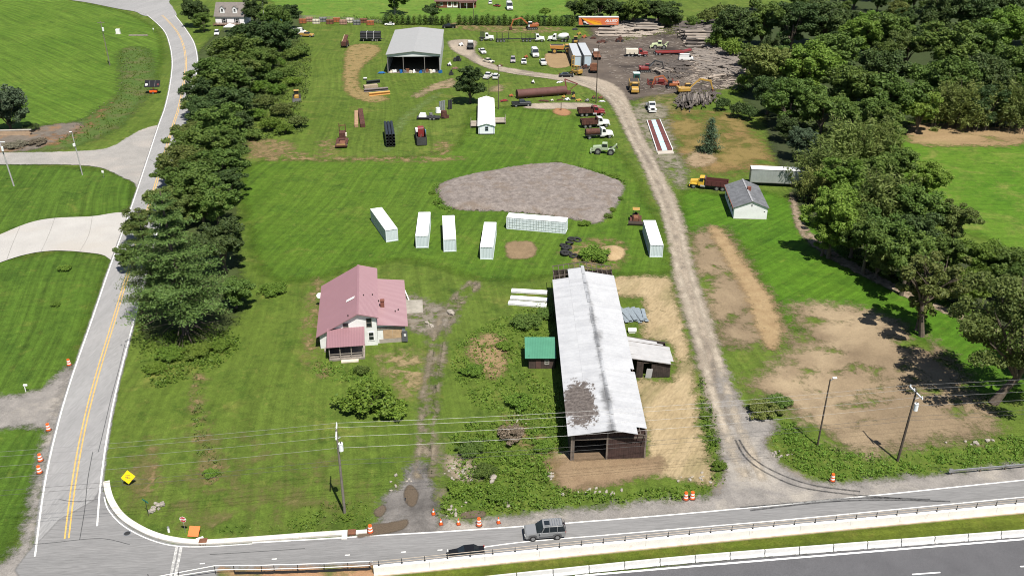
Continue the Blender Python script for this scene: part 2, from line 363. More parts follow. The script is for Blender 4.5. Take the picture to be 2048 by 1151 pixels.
gp('clay_spot', [(1108, 218), (1130, 218), (1142, 226), (1130, 232), (1112, 228)], soil('clay_spot', [(0.38, 0.2, 0.1), (0.3, 0.16, 0.08)], 0.5, 0.4, 0.5))
gp('dirt_patch', [(1378, 308), (1420, 304), (1430, 322), (1405, 334), (1378, 330)], tan_dirt)
# yard and its rough green rims
gp('equipment_yard', [(1150, 88), (1200, 70), (1260, 78), (1330, 60), (1390, 62), (1440, 95), (1490, 128), (1500, 160), (1440, 178), (1400, 184), (1340, 192), (1290, 196), (1250, 200), (1205, 170), (1160, 150)], yard, cell=1.0, margin=5)
gp('log_yard', [(1190, 50), (1320, 40), (1350, 52), (1320, 74), (1250, 82), (1195, 76)], yard, margin=4)
gp('worn_strip', [(1290, 195), (1420, 182), (1425, 196), (1350, 222), (1310, 215)], soil('yard_edge_grass', [(0.12, 0.15, 0.03), (0.2, 0.16, 0.07)], 0.3, 1.0, 1.6, (0.3, 0.3, 0.6)))
# chip field
chips = soil('wood_chip_cover', [(0.29, 0.25, 0.225), (0.17, 0.145, 0.13), (0.2, 0.16, 0.13)], 0.8, 0.3, 0.6, fine=2.4, bmp=1.0, ascale=0.8)
MULCH = [(872, 376), (900, 360), (960, 346), (1040, 333), (1110, 327), (1150, 333), (1200, 348), (1245, 366), (1243, 390), (1230, 415), (1212, 436), (1190, 447), (1130, 436), (1020, 424), (920, 420), (888, 408), (880, 392)]
def hm(Q, d): return np.clip(d * 0.45, -0.02, 0.9) + np.where(d > 0, RNG.normal(0, 0.09, len(d)), 0)
gp('wood_chip_bed', MULCH, chips, cell=0.6, hfun=hm, margin=1.0)
# around the red roofed house
gp('dirt_patch', [(1014, 487), (1042, 483), (1068, 487), (1070, 510), (1048, 517), (1018, 515)], soil('bare_pad', [(0.27, 0.19, 0.11), (0.2, 0.14, 0.08)], 0.5, 0.3, 0.4))
gp('dirt_patch', [(1125, 498), (1190, 478), (1245, 485), (1250, 515), (1210, 545), (1150, 540)], thin_dirt)
gp('sand_heap', [(1203, 497), (1225, 491), (1247, 498), (1248, 512), (1230, 522), (1210, 518)], soil('sand', [(0.45, 0.33, 0.19), (0.37, 0.26, 0.14)], 0.8, 0.2, 0.25), cell=0.4, hfun=lambda Q, d: np.clip(d * 0.45, 0, 0.9) + RNG.normal(0, 0.02, len(d)))
gp('worn_strip', [(625, 570), (640, 565), (640, 640), (628, 720), (655, 745), (640, 750), (615, 715), (612, 640)], thin_dirt)
gp('worn_strip', [(860, 655), (905, 600), (945, 565), (960, 570), (925, 610), (890, 660), (880, 740), (868, 800), (880, 900), (880, 1000), (858, 1040), (830, 1000), (830, 920), (838, 830), (850, 740)], soil('farm_track', [(0.29, 0.24, 0.175), (0.2, 0.165, 0.12)], 0.4, 0.8, 0.9, (0.35, 0.44, 0.66), streak=(R(100), 0.3)))
gp('dirt_patch', [(770, 705), (815, 700), (850, 720), (845, 770), (810, 800), (790, 760), (760, 735)], soil('thin_straw', [(0.36, 0.27, 0.15), (0.26, 0.2, 0.1)], 0.4, 1.0, 1.4, (0.4, 0.4, 0.62), fine=3))
gp('dirt_patch', [(805, 590), (850, 600), (900, 620), (915, 640), (870, 665), (820, 660), (805, 630)], soil('rubble_soil', [(0.26, 0.23, 0.19), (0.18, 0.15, 0.11)], 0.6, 0.7, 1.2, (0.5, 0.35, 0.55)))
gp('dirt_patch', [(945, 680), (990, 668), (1015, 700), (1005, 745), (980, 755), (960, 730), (935, 700)], soil('mound_dirt', [(0.32, 0.22, 0.12), (0.23, 0.16, 0.08)], 0.5, 0.5, 1.0, (0.4, 0.32, 0.5)))
# straw and soil round the barn
STRAW = [(1225, 558), (1330, 556), (1350, 590), (1362, 640), (1378, 700), (1390, 780), (1396, 850), (1415, 910), (1425, 965), (1380, 960), (1300, 950), (1200, 970), (1150, 975), (1105, 935), (1110, 905), (1140, 905), (1295, 912), (1270, 765), (1345, 762), (1345, 690), (1288, 668), (1290, 600), (1240, 590)]
gp('straw_ground', STRAW, straw)
gp('bare_front', [(1100, 930), (1140, 915), (1290, 915), (1330, 930), (1290, 952), (1190, 972), (1130, 978)], soil('barn_front_soil', [(0.3, 0.215, 0.13), (0.22, 0.15, 0.09)], 0.4, 0.6, 1.0))
gp('dirt_patch', [(1015, 830), (1060, 850), (1100, 900), (1120, 950), (1090, 950), (1050, 900), (1010, 860)], thin_dirt)
gp('dirt_patch', [(890, 915), (940, 920), (965, 950), (930, 965), (895, 945)], soil('rubble_dirt', [(0.34, 0.29, 0.22), (0.22, 0.17, 0.11)], 0.8, 0.5, 0.8))
# corner lot scars
gp('worn_strip', [(385, 755), (402, 755), (402, 800), (412, 880), (440, 935), (420, 972), (405, 930), (392, 850)], thin_dirt)
gp('dirt_patch', [(405, 920), (440, 925), (445, 960), (420, 978), (405, 955)], thin_dirt)
gp('dirt_patch', [(270, 945), (310, 930), (322, 960), (300, 985), (275, 975)], thin_dirt)
gp('dirt_patch', [(300, 900), (312, 905), (310, 935), (300, 935)], thin_dirt)
gp('brown_wash', [(230, 900), (500, 870), (700, 950), (690, 1040), (400, 1060), (240, 1000)], soil('thin_lot_grass', [(0.15, 0.15, 0.045), (0.2, 0.165, 0.07)], 0.25, 1.5, 2.5, (0.22, 0.44, 0.74)))
# right-hand field
gp('bare_field', [(1590, 612), (1690, 612), (1790, 640), (1880, 700), (1950, 780), (1985, 840), (1960, 872), (1860, 885), (1750, 905), (1690, 895), (1620, 850), (1540, 790), (1505, 770), (1545, 735), (1590, 690), (1608, 660)], bare_dirt, cell=0.7, margin=4)
gp('bare_strip', [(1390, 468), (1430, 454), (1455, 470), (1490, 530), (1540, 600), (1566, 660), (1545, 690), (1480, 692), (1440, 680), (1418, 640), (1395, 560), (1385, 510)], bare_dirt, cell=0.7, margin=3)
gp('bare_strip', [(1418, 458), (1445, 462), (1500, 540), (1545, 600), (1562, 675), (1530, 690), (1490, 590), (1440, 500)], soil('pale_bank_dirt', [(0.38, 0.275, 0.15), (0.28, 0.19, 0.1)], 0.5, 0.6, 1.0, (0.5, 0.25, 0.4)))
gp('bare_field', [(1815, 255), (1850, 248), (2060, 250), (2045, 288), (1930, 292), (1830, 288)], soil('pasture_dirt', [(0.33, 0.23, 0.12), (0.24, 0.165, 0.085), (0.2, 0.19, 0.06)], 0.12, 1.0, 2.5, (0.1, 0.25, 0.45), streak=(0.1, 0.35)))
gp('stream_bank', [(1580, 390), (1592, 395), (1608, 448), (1664, 500), (1762, 554), (1880, 610), (1990, 656), (1990, 664), (1872, 620), (1746, 563), (1652, 512), (1594, 458)], soil('stony_bank', [(0.34, 0.27, 0.2), (0.18, 0.13, 0.085)], 0.9, 0.3, 0.6, (0.5, 0.3, 0.5)))
gp('stream_floor', [(1590, 390), (1660, 470), (1770, 545), (1900, 605), (2100, 690), (2100, 600), (1900, 480), (1700, 340), (1700, 200), (1640, 180), (1560, 230), (1530, 240), (1560, 330), (1600, 360)], soil('shaded_wood_soil', [(0.05, 0.06, 0.025), (0.04, 0.055, 0.02)], 0.3, 1.0, 1.5), cell=1.0)  # shade under the trees is put into this dark soil colour
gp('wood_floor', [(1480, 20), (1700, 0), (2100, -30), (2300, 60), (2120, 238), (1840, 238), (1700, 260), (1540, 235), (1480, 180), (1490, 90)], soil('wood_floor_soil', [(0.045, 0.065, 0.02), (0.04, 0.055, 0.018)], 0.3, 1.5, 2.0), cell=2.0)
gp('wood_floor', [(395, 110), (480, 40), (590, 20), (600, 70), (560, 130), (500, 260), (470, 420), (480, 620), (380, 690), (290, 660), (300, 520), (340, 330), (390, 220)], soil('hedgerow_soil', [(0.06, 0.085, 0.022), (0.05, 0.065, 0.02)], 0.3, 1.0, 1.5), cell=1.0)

# ------------------------------------------------------------------ drives and roads
DRIVE_L = [(1440, 1010), (1447, 945), (1440, 890), (1420, 830), (1404, 760), (1386, 690), (1366, 620), (1350, 560), (1342, 500), (1333, 455), (1320, 415), (1302, 375), (1286, 335), (1266, 295), (1248, 260), (1230, 222), (1205, 192), (1170, 174), (1120, 162), (1060, 152), (1000, 143), (958, 130), (930, 114), (905, 100), (900, 82)]
DRIVE_R = [(950, 82), (950, 105), (985, 129), (1040, 140), (1110, 150), (1190, 156), (1240, 178), (1262, 215), (1285, 268), (1312, 320), (1340, 375), (1362, 430), (1374, 480), (1394, 560), (1422, 640), (1444, 720), (1472, 790), (1505, 832), (1552, 848), (1530, 885), (1560, 930), (1610, 955), (1670, 1005)]
gp('gravel_verge', [(1330, 215), (1292, 205), (1268, 225), (1300, 300), (1330, 345), (1368, 378), (1370, 340), (1352, 300), (1340, 260)], soil('verge_gravel', [(0.27, 0.24, 0.18), (0.2, 0.18, 0.13)], 0.5, 0.9, 1.6, (0.3, 0.34, 0.56)))
gp('gravel_drive', DRIVE_L + DRIVE_R, gravel, margin=2.0)
gp('drive_apron', [(880, 1046), (960, 1040), (1080, 1028), (1200, 1016), (1300, 1004), (1395, 998), (1440, 980), (1447, 930), (1440, 870), (1425, 800), (1440, 720), (1465, 780), (1502, 828), (1552, 848), (1530, 885), (1560, 930), (1600, 955), (1660, 968), (1750, 962), (1860, 950), (1960, 940), (2100, 922), (2100, 968), (1700, 1008), (1400, 1034), (1100, 1058), (870, 1072)], gravel_g, margin=2)
gp('gravel_drive', [(-60, 797), (30, 793), (90, 775), (140, 735), (142, 790), (105, 858), (60, 852), (-60, 858)], gravel_g)
gp('road_shoulder', [(140, 735), (145, 760), (112, 862), (88, 970), (60, 1120), (40, 1170), (-60, 1180), (25, 1110), (55, 1040), (72, 960), (92, 870), (118, 800)], gravel_g)
gp('muddy_entry', [(770, 990), (800, 975), (815, 940), (850, 930), (868, 990), (880, 1046), (860, 1066), (735, 1078), (745, 1058), (760, 1030)], mud)
asphalt = soil('worn_asphalt', [(0.33, 0.325, 0.32), (0.285, 0.28, 0.277), (0.36, 0.35, 0.345)], 0.25, 0.12, 0.12, fine=9, bmp=0.25, streak=(R(77), 0.12))
asphalt_o = soil('old_patched_asphalt', [(0.37, 0.35, 0.325), (0.29, 0.275, 0.255), (0.4, 0.365, 0.33)], 0.22, 0.2, 0.35, fine=5, bmp=0.3)
asphalt_a = soil('access_asphalt', [(0.255, 0.25, 0.247), (0.215, 0.212, 0.21), (0.175, 0.172, 0.172)], 0.2, 0.12, 0.12, fine=9, bmp=0.25, streak=(R(5), 0.06), ascale=0.3)
asphalt_n = soil('new_asphalt', [(0.13, 0.128, 0.135), (0.105, 0.104, 0.11)], 0.2, 0.1, 0.1, fine=9, bmp=0.25)
conc = soil('drive_concrete', [(0.5, 0.48, 0.45), (0.43, 0.41, 0.385), (0.46, 0.43, 0.39)], 0.15, 0.06, 0.05, fine=6, bmp=0.1)
gp('old_side_road', [(-80, 309), (100, 305), (190, 301), (230, 291), (275, 264), (312, 252), (318, 262), (285, 375), (268, 366), (235, 350), (200, 336), (130, 330), (-80, 328)], asphalt_o, z=0.140)
gp('concrete_drive', [(-80, 505), (0, 470), (60, 446), (110, 437), (180, 434), (260, 430), (235, 518), (200, 509), (120, 502), (60, 508), (0, 526), (-80, 560)], conc, z=0.144)
RL = [(60, 1140), (65, 1115), (85, 971), (109, 862), (138, 763), (180, 643), (213, 547), (230, 500), (257, 425), (277, 367), (315, 253), (328, 217), (338, 173), (343, 127), (338, 90), (325, 60), (293, 31), (270, 20)]
RR = [(196, 1140), (200, 1052), (207, 964), (221, 862), (241, 763), (272, 640), (296, 547), (308, 500), (328, 425), (344, 367), (373, 253), (383, 217), (391, 173), (397, 127), (390, 88), (372, 58), (352, 32), (336, 8)]
gp('cross_road', [(60, -14), (170, 5), (235, 18), (270, 24), (293, 33), (352, 34), (338, 5), (330, -20)], asphalt, z=0.146)
gp('county_road', RL + RR[::-1], asphalt, z=0.150, cell=0.6)

# ------------------------------------------------------------------ access road, highway, markings, kerb, walls
KERB = [(207, 966), (210, 985), (218, 1008), (236, 1034), (262, 1054), (300, 1073), (345, 1085), (405, 1090), (505, 1084), (600, 1077), (690, 1071), (734, 1068)]
UP = KERB[:1] + [(214, 1005), (236, 1036), (262, 1056), (300, 1075), (345, 1088), (405, 1092), (505, 1087), (690, 1074), (734, 1071), (900, 1063), (1046, 1053), (1128, 1047), (1400, 1025), (1716, 994), (2048, 960), (2300, 936)]
LOW = [(2300, 990), (2048, 1012), (1716, 1044), (1400, 1070), (1093, 1096), (800, 1128), (500, 1150), (250, 1175), (60, 1190), (30, 1140), (62, 1100), (120, 1040), (190, 1000)]
gp('access_road', UP + LOW, asphalt_a, smooth=False, z=0.156, cell=0.6)
gp('highway', [(1040, 1168), (1400, 1126), (2048, 1072), (2300, 1052), (2500, 1200), (2400, 1300), (700, 1300), (800, 1200)], asphalt_n, smooth=False, z=0.140)
gp('median_grass', [(745, 1148), (800, 1146), (1100, 1116), (1400, 1086), (2048, 1024), (2300, 1000), (2300, 1036), (2048, 1056), (1400, 1106), (1200, 1126), (1000, 1150), (800, 1180), (700, 1200), (640, 1170)], grass('median_grass', (0.1, 0.15, 0.02), (0.13, 0.17, 0.03), (0.2, 0.18, 0.06), (0.07, 0.1, 0.015), 0.1, 0.15, (0.5, 0.7), 0.5), smooth=False, z=0.136)
gp('puddle', [(722, 1066), (742, 1052), (790, 1044), (815, 1040), (813, 1054), (790, 1064), (745, 1072), (715, 1076)], puddle_m, z=0.170, cell=0.3)
gp('puddle', [(808, 984), (820, 970), (836, 985), (835, 1000), (826, 1014), (812, 1005)], puddle_m, z=0.132, cell=0.3)
gp('puddle', [(750, 1022), (765, 1010), (772, 1020), (762, 1034), (752, 1032)], puddle_m, z=0.132, cell=0.3)
gp('puddle', [(922, 1028), (945, 1023), (968, 1024), (968, 1034), (940, 1037), (925, 1036)], puddle_m, z=0.15, cell=0.3)
def paint(name, col, wear=(0.3, 0.5)):
    m, nt, bs, out = newmat(name)
    pos = N(nt, 'ShaderNodeNewGeometry').outputs['Position']
    bs.inputs['Base Color'].default_value = c4(col); bs.inputs['Roughness'].default_value = 0.6
    al = rng(nt, noise(nt, pos, 2.2, 6, 0.75), wear[0], wear[1], 0.35, 1.0)
    tr = N(nt, 'ShaderNodeBsdfTransparent')
    nt.links.new(N(nt, 'ShaderNodeMixShader', {0: al, 1: tr.outputs[0], 2: bs.outputs[0]}).outputs[0], out.inputs[0]); return m
wpaint, ypaint, npaint = paint('white_road_paint', (0.72, 0.71, 0.68)), paint('yellow_road_paint', (0.62, 0.38, 0.1)), paint('fresh_white_paint', (0.8, 0.8, 0.8), (0.1, 0.2))
def gl(px, n=8): return smooth_poly([tuple(at(x, y)[:2]) for x, y in px], n, False)
def offs(pts, d):
    out = []
    for i, p in enumerate(pts):
        a = Vector(pts[max(i - 1, 0)]); b = Vector(pts[min(i + 1, len(pts) - 1)]); t = (b - a).normalized()
        out.append((p[0] - t.y * d, p[1] + t.x * d))
    return out
ribbon('edge_line', offs(gl(RL[1:17]), -0.28), 0.2, 0.1660, wpaint)
ribbon('edge_line', offs(gl(RR[1:17]), 0.28), 0.2, 0.1660, wpaint)
mid = [((a[0] + b[0]) / 2 + 2, (a[1] + b[1]) / 2) for a, b in zip(RL, RR)]
cl = [(134, 1078)] + mid[2:17]
for s in (-0.22, 0.22): ribbon('centre_line', offs(gl(cl), s), 0.17, 0.1670, ypaint)
ribbon('edge_line', gl([(505, 1086.5), (690, 1076), (734, 1073), (900, 1063.5), (1046, 1053.5), (1128, 1047.5), (1400, 1025.5), (1716, 995), (2048, 961), (2300, 937)]), 0.2, 0.1680, wpaint)
ribbon('edge_line', gl([(209, 995), (216, 1018), (236, 1043), (262, 1062), (300, 1080), (345, 1092), (405, 1094.5), (505, 1088.5)]), 0.14, 0.1690, wpaint)
ribbon('lane_line', gl([(945, 1098.5), (1046, 1085), (1200, 1072), (1400, 1055), (1621, 1036), (2048, 995), (2300, 972)]), 0.16, 0.1680, wpaint)
for x, y in ((405, 1128), (549, 1119), (695, 1111), (807, 1105), (880, 1101)): ribbon('lane_dash', gl([(x - 5, y + .4), (x + 5, y - .4)], 2), 0.16, 0.1680, wpaint)
for dx in (-5, 4): ribbon('stop_line', gl([(359 + dx, 1094), (354 + dx, 1120), (346 + dx, 1158)]), 0.3, 0.1685, paint('worn_white_paint', (0.6, 0.59, 0.56), (0.42, 0.62)))
ribbon('highway_edge_line', gl([(1150, 1153), (1400, 1132), (1716, 1106), (2048, 1079), (2300, 1059)]), 0.24, 0.1520, npaint)
for a, b in (((1824, 1149.5), (1880, 1145.5)), ((2040, 1134), (2100, 1130)), ((1600, 1166), (1660, 1162))): ribbon('highway_lane_dash', gl([a, b], 3), 0.18, 0.1520, npaint)
# tyre marks burnt on the access road where the drive joins it
skid = paint('tyre_mark', (0.03, 0.03, 0.03), (0.45, 0.75))
for k in ([(1470, 880), (1490, 915), (1530, 945), (1600, 975), (1700, 990), (1800, 998)], [(1478, 880), (1500, 912), (1545, 942), (1620, 970), (1720, 984)], [(1480, 1016), (1600, 1006), (1720, 997), (1860, 1000)], [(1500, 1022), (1640, 1006), (1760, 1001), (1900, 1004)]):
    ribbon('tyre_mark', gl(k), 0.26, 0.1750, skid)

RUT = [(1510, 960), (1478, 890), (1444, 795), (1420, 712), (1396, 632), (1374, 560), (1359, 500), (1348, 455), (1335, 410), (1318, 370), (1300, 330), (1278, 290), (1261, 255), (1243, 215), (1213, 186), (1168, 164), (1100, 155), (1030, 146), (975, 131)]
def strip(name, px, d_, w_, mat, z):
    c_ = offs(gl(px), d_); patch(name, offs(c_, w_ / 2) + offs(c_, -w_ / 2)[::-1], mat, cell=0.4, z=z, margin=1.0)
pale_g = soil('pale_packed_gravel', [(0.5, 0.43, 0.34), (0.38, 0.325, 0.255)], 0.6, 0.35, 0.35, (0.3, 0.3, 0.6)); dark_g = soil('loose_dark_gravel', [(0.22, 0.19, 0.155), (0.28, 0.24, 0.195)], 0.6, 0.3, 0.3, (0.25, 0.42, 0.7))
for d_, w_, m_, z_ in ((-1.05, 1.1, pale_g, .1305), (1.15, 1.2, pale_g, .131), (.1, .5, dark_g, .1315)): strip('wheel_track', RUT, d_, w_, m_, z_)
TRK = [(950, 566), (912, 606), (884, 660), (868, 740), (857, 820), (853, 900), (850, 955)]
farm_r = soil('farm_rut_soil', [(0.27, 0.225, 0.165), (0.2, 0.165, 0.115)], 0.6, 0.35, 0.45, (0.35, 0.38, 0.58))
for d_ in (-.9, .9): strip('farm_rut', TRK, d_, .8, farm_r, 0.1345)
seal = paint('crack_sealant', (0.07, 0.07, 0.07), (0.35, 0.6))
for k_ in ([(250, 690), (238, 740), (222, 800), (208, 860), (197, 905)], [(186, 905), (176, 960), (170, 1020), (160, 1080)], [(120, 1000), (150, 1004), (196, 1000)], [(330, 90), (352, 96), (372, 94)], [(300, 320), (318, 330), (345, 332)], [(66, 1090), (110, 1086), (200, 1078), (260, 1090)], [(420, 1110), (520, 1104), (610, 1098)]):
    ribbon('crack_seal', gl(k_), 0.09, 0.1695, seal)
joint = paint('drive_joint', (0.2, 0.19, 0.17), (0.2, 0.5))
for k_ in ([(185, 434), (178, 470), (160, 504)], [(110, 437), (98, 470), (82, 505)], [(40, 455), (25, 490), (14, 520)]): ribbon('drive_joint', gl(k_), 0.08, 0.1485, joint)
conc_m = M('kerb_concrete', (0.56, 0.53, 0.48), 0.85, var=0.12, scale=0.8, dirt=(0.42, 0.36, 0.3, 0.56))
white_conc = M('white_wall_concrete', (0.72, 0.69, 0.65), 0.8, var=0.08, scale=0.7, dirt=(0.55, 0.42, 0.32, 0.6))
barrier_c = M('barrier_concrete', (0.58, 0.57, 0.55), 0.85, var=0.1, scale=0.9, dirt=(0.36, 0.35, 0.33, 0.62))
steel = M('galvanised_steel', (0.5, 0.51, 0.52), 0.4, 0.7, var=0.15, scale=2)
dark_steel = M('dark_steel', (0.05, 0.05, 0.05), 0.6, 0.3, var=0.3, scale=2)
rust = M('rust_brown', (0.09, 0.035, 0.025), 0.85, var=0.4, scale=1.5, dirt=(0.16, 0.07, 0.03, 0.56))
rust_l = M('light_rust', (0.2, 0.085, 0.045), 0.85, var=0.35, scale=1.5, dirt=(0.1, 0.045, 0.03, 0.55))
kp = gl(KERB[:-1] + [(684, 1071.5)], 6)
k = thing('kerb', 'pale concrete kerb curving round the road corner', 'kerb')
# segment-long kerb stones
chain = kp
step = 12; i = 0
while i < len(chain) - 1:
    seg = chain[i:i + step + 1]
    if len(seg) >= 2: sweep('kerb_stone', seg, [(0.0, 0.02), (0.0, 0.28), (0.16, 0.29), (0.75, 0.26), (0.75, 0.02)], conc_m, k)
    i += step
for p, lab in (((405, 1088), 'rusty kerb drain beside the orange sign'), ((703, 1070), 'rusty kerb drain left of the muddy entry')):
    g = at(*p); d = thing('storm_drain', lab, 'drain', (g.x, g.y + 0.35, 0.13), R(6))
    G().box(0, 0, 0, 0.9, 0.8, 0.17).put('drain_hood', rust_l, d)
    for j in range(5): G().box(-0.34 + 0.17 * j, -0.55, 0.03, 0.05, 0.3, 0.03).put('grate_bar', rust, d)
sweep('kerb_stone', gl([(712, 1069.5), (734, 1068)], 3), [(0.0, 0.02), (0.0, 0.28), (0.16, 0.29), (0.6, 0.26), (0.6, 0.02)], conc_m, k)
g = at(255, 1068); mh = thing('manhole_cover', 'round dark manhole cover in the junction asphalt', 'manhole', (g.x, g.y, 0.175))
G().cyl((0, 0, -.01), (0, 0, 0.012), 0.42, n=20).put('rim', steel, mh); G().cyl((0, 0, 0.012), (0, 0, 0.02), 0.34, n=20).put('lid', dark_steel, mh)

# retaining wall and rail between the access road and the highway
wl = [at(x, y) for x, y in ((748, 1151), (800, 1146), (1100, 1115.5), (1400, 1085.5), (1716, 1055.5), (2048, 1024), (2300, 1000))]
WZ = 1.28
wall = thing('parapet_wall', 'long white concrete parapet between access road and highway', 'wall')
pts = smooth_poly([(p.x, p.y) for p in wl], 6, False)
L = [0]
for a, b in zip(pts, pts[1:]): L.append(L[-1] + math.dist(a, b))
def along(t):
    for i in range(len(L) - 1):
        if L[i + 1] >= t or i == len(L) - 2:
            f = (t - L[i]) / (L[i + 1] - L[i]); return (pts[i][0] + (pts[i + 1][0] - pts[i][0]) * f, pts[i][1] + (pts[i + 1][1] - pts[i][1]) * f)
t = 0.0
while t < L[-1] - 0.5:
    e = min(t + 6.1, L[-1]); seg = [along(t + 0.012 + (e - t - 0.024) * k / 6) for k in range(7)]
    sweep('wall_panel', seg, [(-0.02, 0.0), (0.0, WZ - 0.1), (0.03, WZ), (0.4, WZ), (0.42, 0.0)], white_conc, wall); t = e
sweep('wall_footing', [along(L[-1] * k / 40) for k in range(41)], [(-0.28, 0.0), (-0.28, 0.3), (-0.03, 0.36), (-0.03, 0.0)], M('footing_concrete', (0.6, 0.47, 0.37), 0.9, var=0.2, scale=0.9, dirt=(0.45, 0.27, 0.16, 0.6)), wall)
rail_m = M('tan_rail_steel', (0.36, 0.31, 0.26), 0.55, 0.5, var=0.2)
railing = thing('pipe_railing', 'two-rail steel railing along the top of the white parapet', 'railing')
top = offs(pts, 0.2)
def rz(p, z): return (p[0], p[1], z)
for z in (WZ + 0.28, WZ + 0.62): G().tube([rz(p, z) for p in top], 0.04, 6).put('rail', rail_m, railing)
t = 0.6
while t < L[-1]:
    p = along(t); q = Vector(along(min(t + .1, L[-1]))) - Vector(along(max(t - .1, 0))); n = Vector((-q.y, q.x)).normalized() * 0.2
    G().box(p[0] + n.x, p[1] + n.y, WZ, 0.07, 0.07, 0.66).box(p[0] + n.x, p[1] + n.y, WZ, 0.2, 0.16, 0.04).put('post', steel if 0 else dark_steel, railing); t += 2.5
# unfinished end of the wall: temporary rail, silt fence, raw clay
gp('clay_trench', [(440, 1140), (560, 1138), (745, 1132), (750, 1170), (600, 1200), (420, 1190)], soil('trench_clay', [(0.42, 0.25, 0.14), (0.3, 0.17, 0.09), (0.12, 0.13, 0.04)], 0.5, 0.3, 0.4), z=0.162, smooth=False)
tr_ = thing('temporary_railing', 'white temporary rail over the raw clay at the wall end', 'railing')
tw = M('white_rail_paint', (0.75, 0.74, 0.72), 0.5, var=0.1)
ps = [at(x, y) for x, y in ((300, 1166), (360, 1160), (432, 1149), (470, 1148), (525, 1148), (550, 1147), (597, 1146), (650, 1144), (697, 1142), (741, 1140))]
for p in ps: G().box(p.x, p.y, 0.1, 0.06, 0.06, 1.25).put('post', dark_steel, tr_)
for z in (0.75, 1.35):
    G().tube([(p.x, p.y, z) for p in ps[2:]] + [rz(top[0], WZ + (0.28 if z < 1 else 0.62))], 0.045, 6).put('rail', tw, tr_)
    G().tube([(ps[0].x - 1.5, ps[0].y - .2, 0.35 + (z - .75) * .4), (ps[2].x, ps[2].y, z)], 0.045, 6).put('rail', tw, tr_)
sf = thing('silt_fence', 'torn black silt fence sagging along the raw clay', 'silt fence')
for i in range(3, 9):
    a, b = ps[i], ps[i + 1]; q = []
    for k in range(7):
        f = k / 6; p = a.lerp(b, f); h = 0.32 + 0.12 * random.random(); q.append((p.x, p.y - 0.15 + 0.1 * random.random(), 0.14, h))
    V = [(x, y, z) for x, y, z, h in q] + [(x, y + .05, z + h) for x, y, z, h in q]
    link('fabric', npmesh('fabric', V, [(j, j + 1, j + 8, j + 7) for j in range(6)]), M('silt_fabric', (0.02, 0.02, 0.022), 0.7, var=0.4), sf)
# jersey barrier, one object for each segment
bl = smooth_poly([tuple(at(x, y)[:2]) for x, y in ((960, 1166), (1200, 1141), (1400, 1121.5), (1716, 1096.5), (2048, 1071), (2300, 1052))], 6, False)
BL = [0]
for a, b in zip(bl, bl[1:]): BL.append(BL[-1] + math.dist(a, b))
def balong(t):
    for i in range(len(BL) - 1):
        if BL[i + 1] >= t or i == len(BL) - 2:
            f = (t - BL[i]) / (BL[i + 1] - BL[i]); return Vector((bl[i][0] + (bl[i + 1][0] - bl[i][0]) * f, bl[i][1] + (bl[i + 1][1] - bl[i][1]) * f, 0))
bprof = [(-0.3, 0.0), (-0.3, 0.09), (-0.12, 0.33), (-0.08, 0.81), (0.08, 0.81), (0.12, 0.33), (0.3, 0.09), (0.3, 0.0)]
gb = G(); SEG = 4.0
gb.add([(x, y, z) for x in (-SEG / 2 + .05, SEG / 2 - .05) for y, z in bprof], [(i, (i + 1) % 8, 8 + (i + 1) % 8, 8 + i) for i in range(8)] + [tuple(range(7, -1, -1)), tuple(range(8, 16))])
bme = gb.mesh('barrier_body')
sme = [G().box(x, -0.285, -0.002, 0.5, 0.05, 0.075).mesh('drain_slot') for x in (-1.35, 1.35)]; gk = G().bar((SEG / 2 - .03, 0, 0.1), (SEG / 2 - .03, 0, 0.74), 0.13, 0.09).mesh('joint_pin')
nb = int(BL[-1] // SEG); slot_m = M('slot_shadow', (0.22, 0.21, 0.2), 0.9)  # slot colour is painted shadow for the barrier drain openings
for i in range(nb):
    a, b = balong(i * SEG), balong((i + 1) * SEG); d = b - a
    t_ = thing('barrier_segment', 'grey concrete barrier block beside the highway, %s in its row from the left' % nth(i), 'barrier', ((a.x + b.x) / 2, (a.y + b.y) / 2, 0.145), math.atan2(d.y, d.x), 'concrete barrier blocks along the highway')
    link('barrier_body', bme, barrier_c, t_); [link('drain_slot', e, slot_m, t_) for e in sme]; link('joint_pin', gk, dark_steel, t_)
# guardrail at far right
gr_ = thing('guardrail', 'galvanised steel guardrail end beside the access road', 'guardrail')
gp_ = [at(x, y) for x, y in ((1903, 950), (1960, 945), (2010, 941), (2060, 936), (2120, 930), (2200, 922), (2300, 912))]
for p in gp_: G().box(p.x, p.y + .12, 0.0, 0.12, 0.15, 0.95).put('post', M('weathered_wood', (0.2, 0.16, 0.12), 0.9, var=0.3), gr_)
V = []; prof = [(0.55, 0), (0.62, 0.07), (0.7, 0.0), (0.78, 0.07), (0.86, 0)]
for p in gp_: V += [(p.x, p.y - dy, z + .05) for z, dy in prof]
link('beam', npmesh('beam', V, [(i * 5 + k, i * 5 + k + 1, i * 5 + k + 6, i * 5 + k + 5) for i in range(len(gp_) - 1) for k in range(4)]), steel, gr_)
p = gp_[0]; G().prism([(-0.5, 0.5), (-0.3, 0.42), (0.1, 0.58), (0.1, 0.9), (-0.3, 1.05), (-0.5, 0.98)], -0.1, 0.06).put('end_terminal', steel, gr_).location = (p.x, p.y - .03, 0.05)
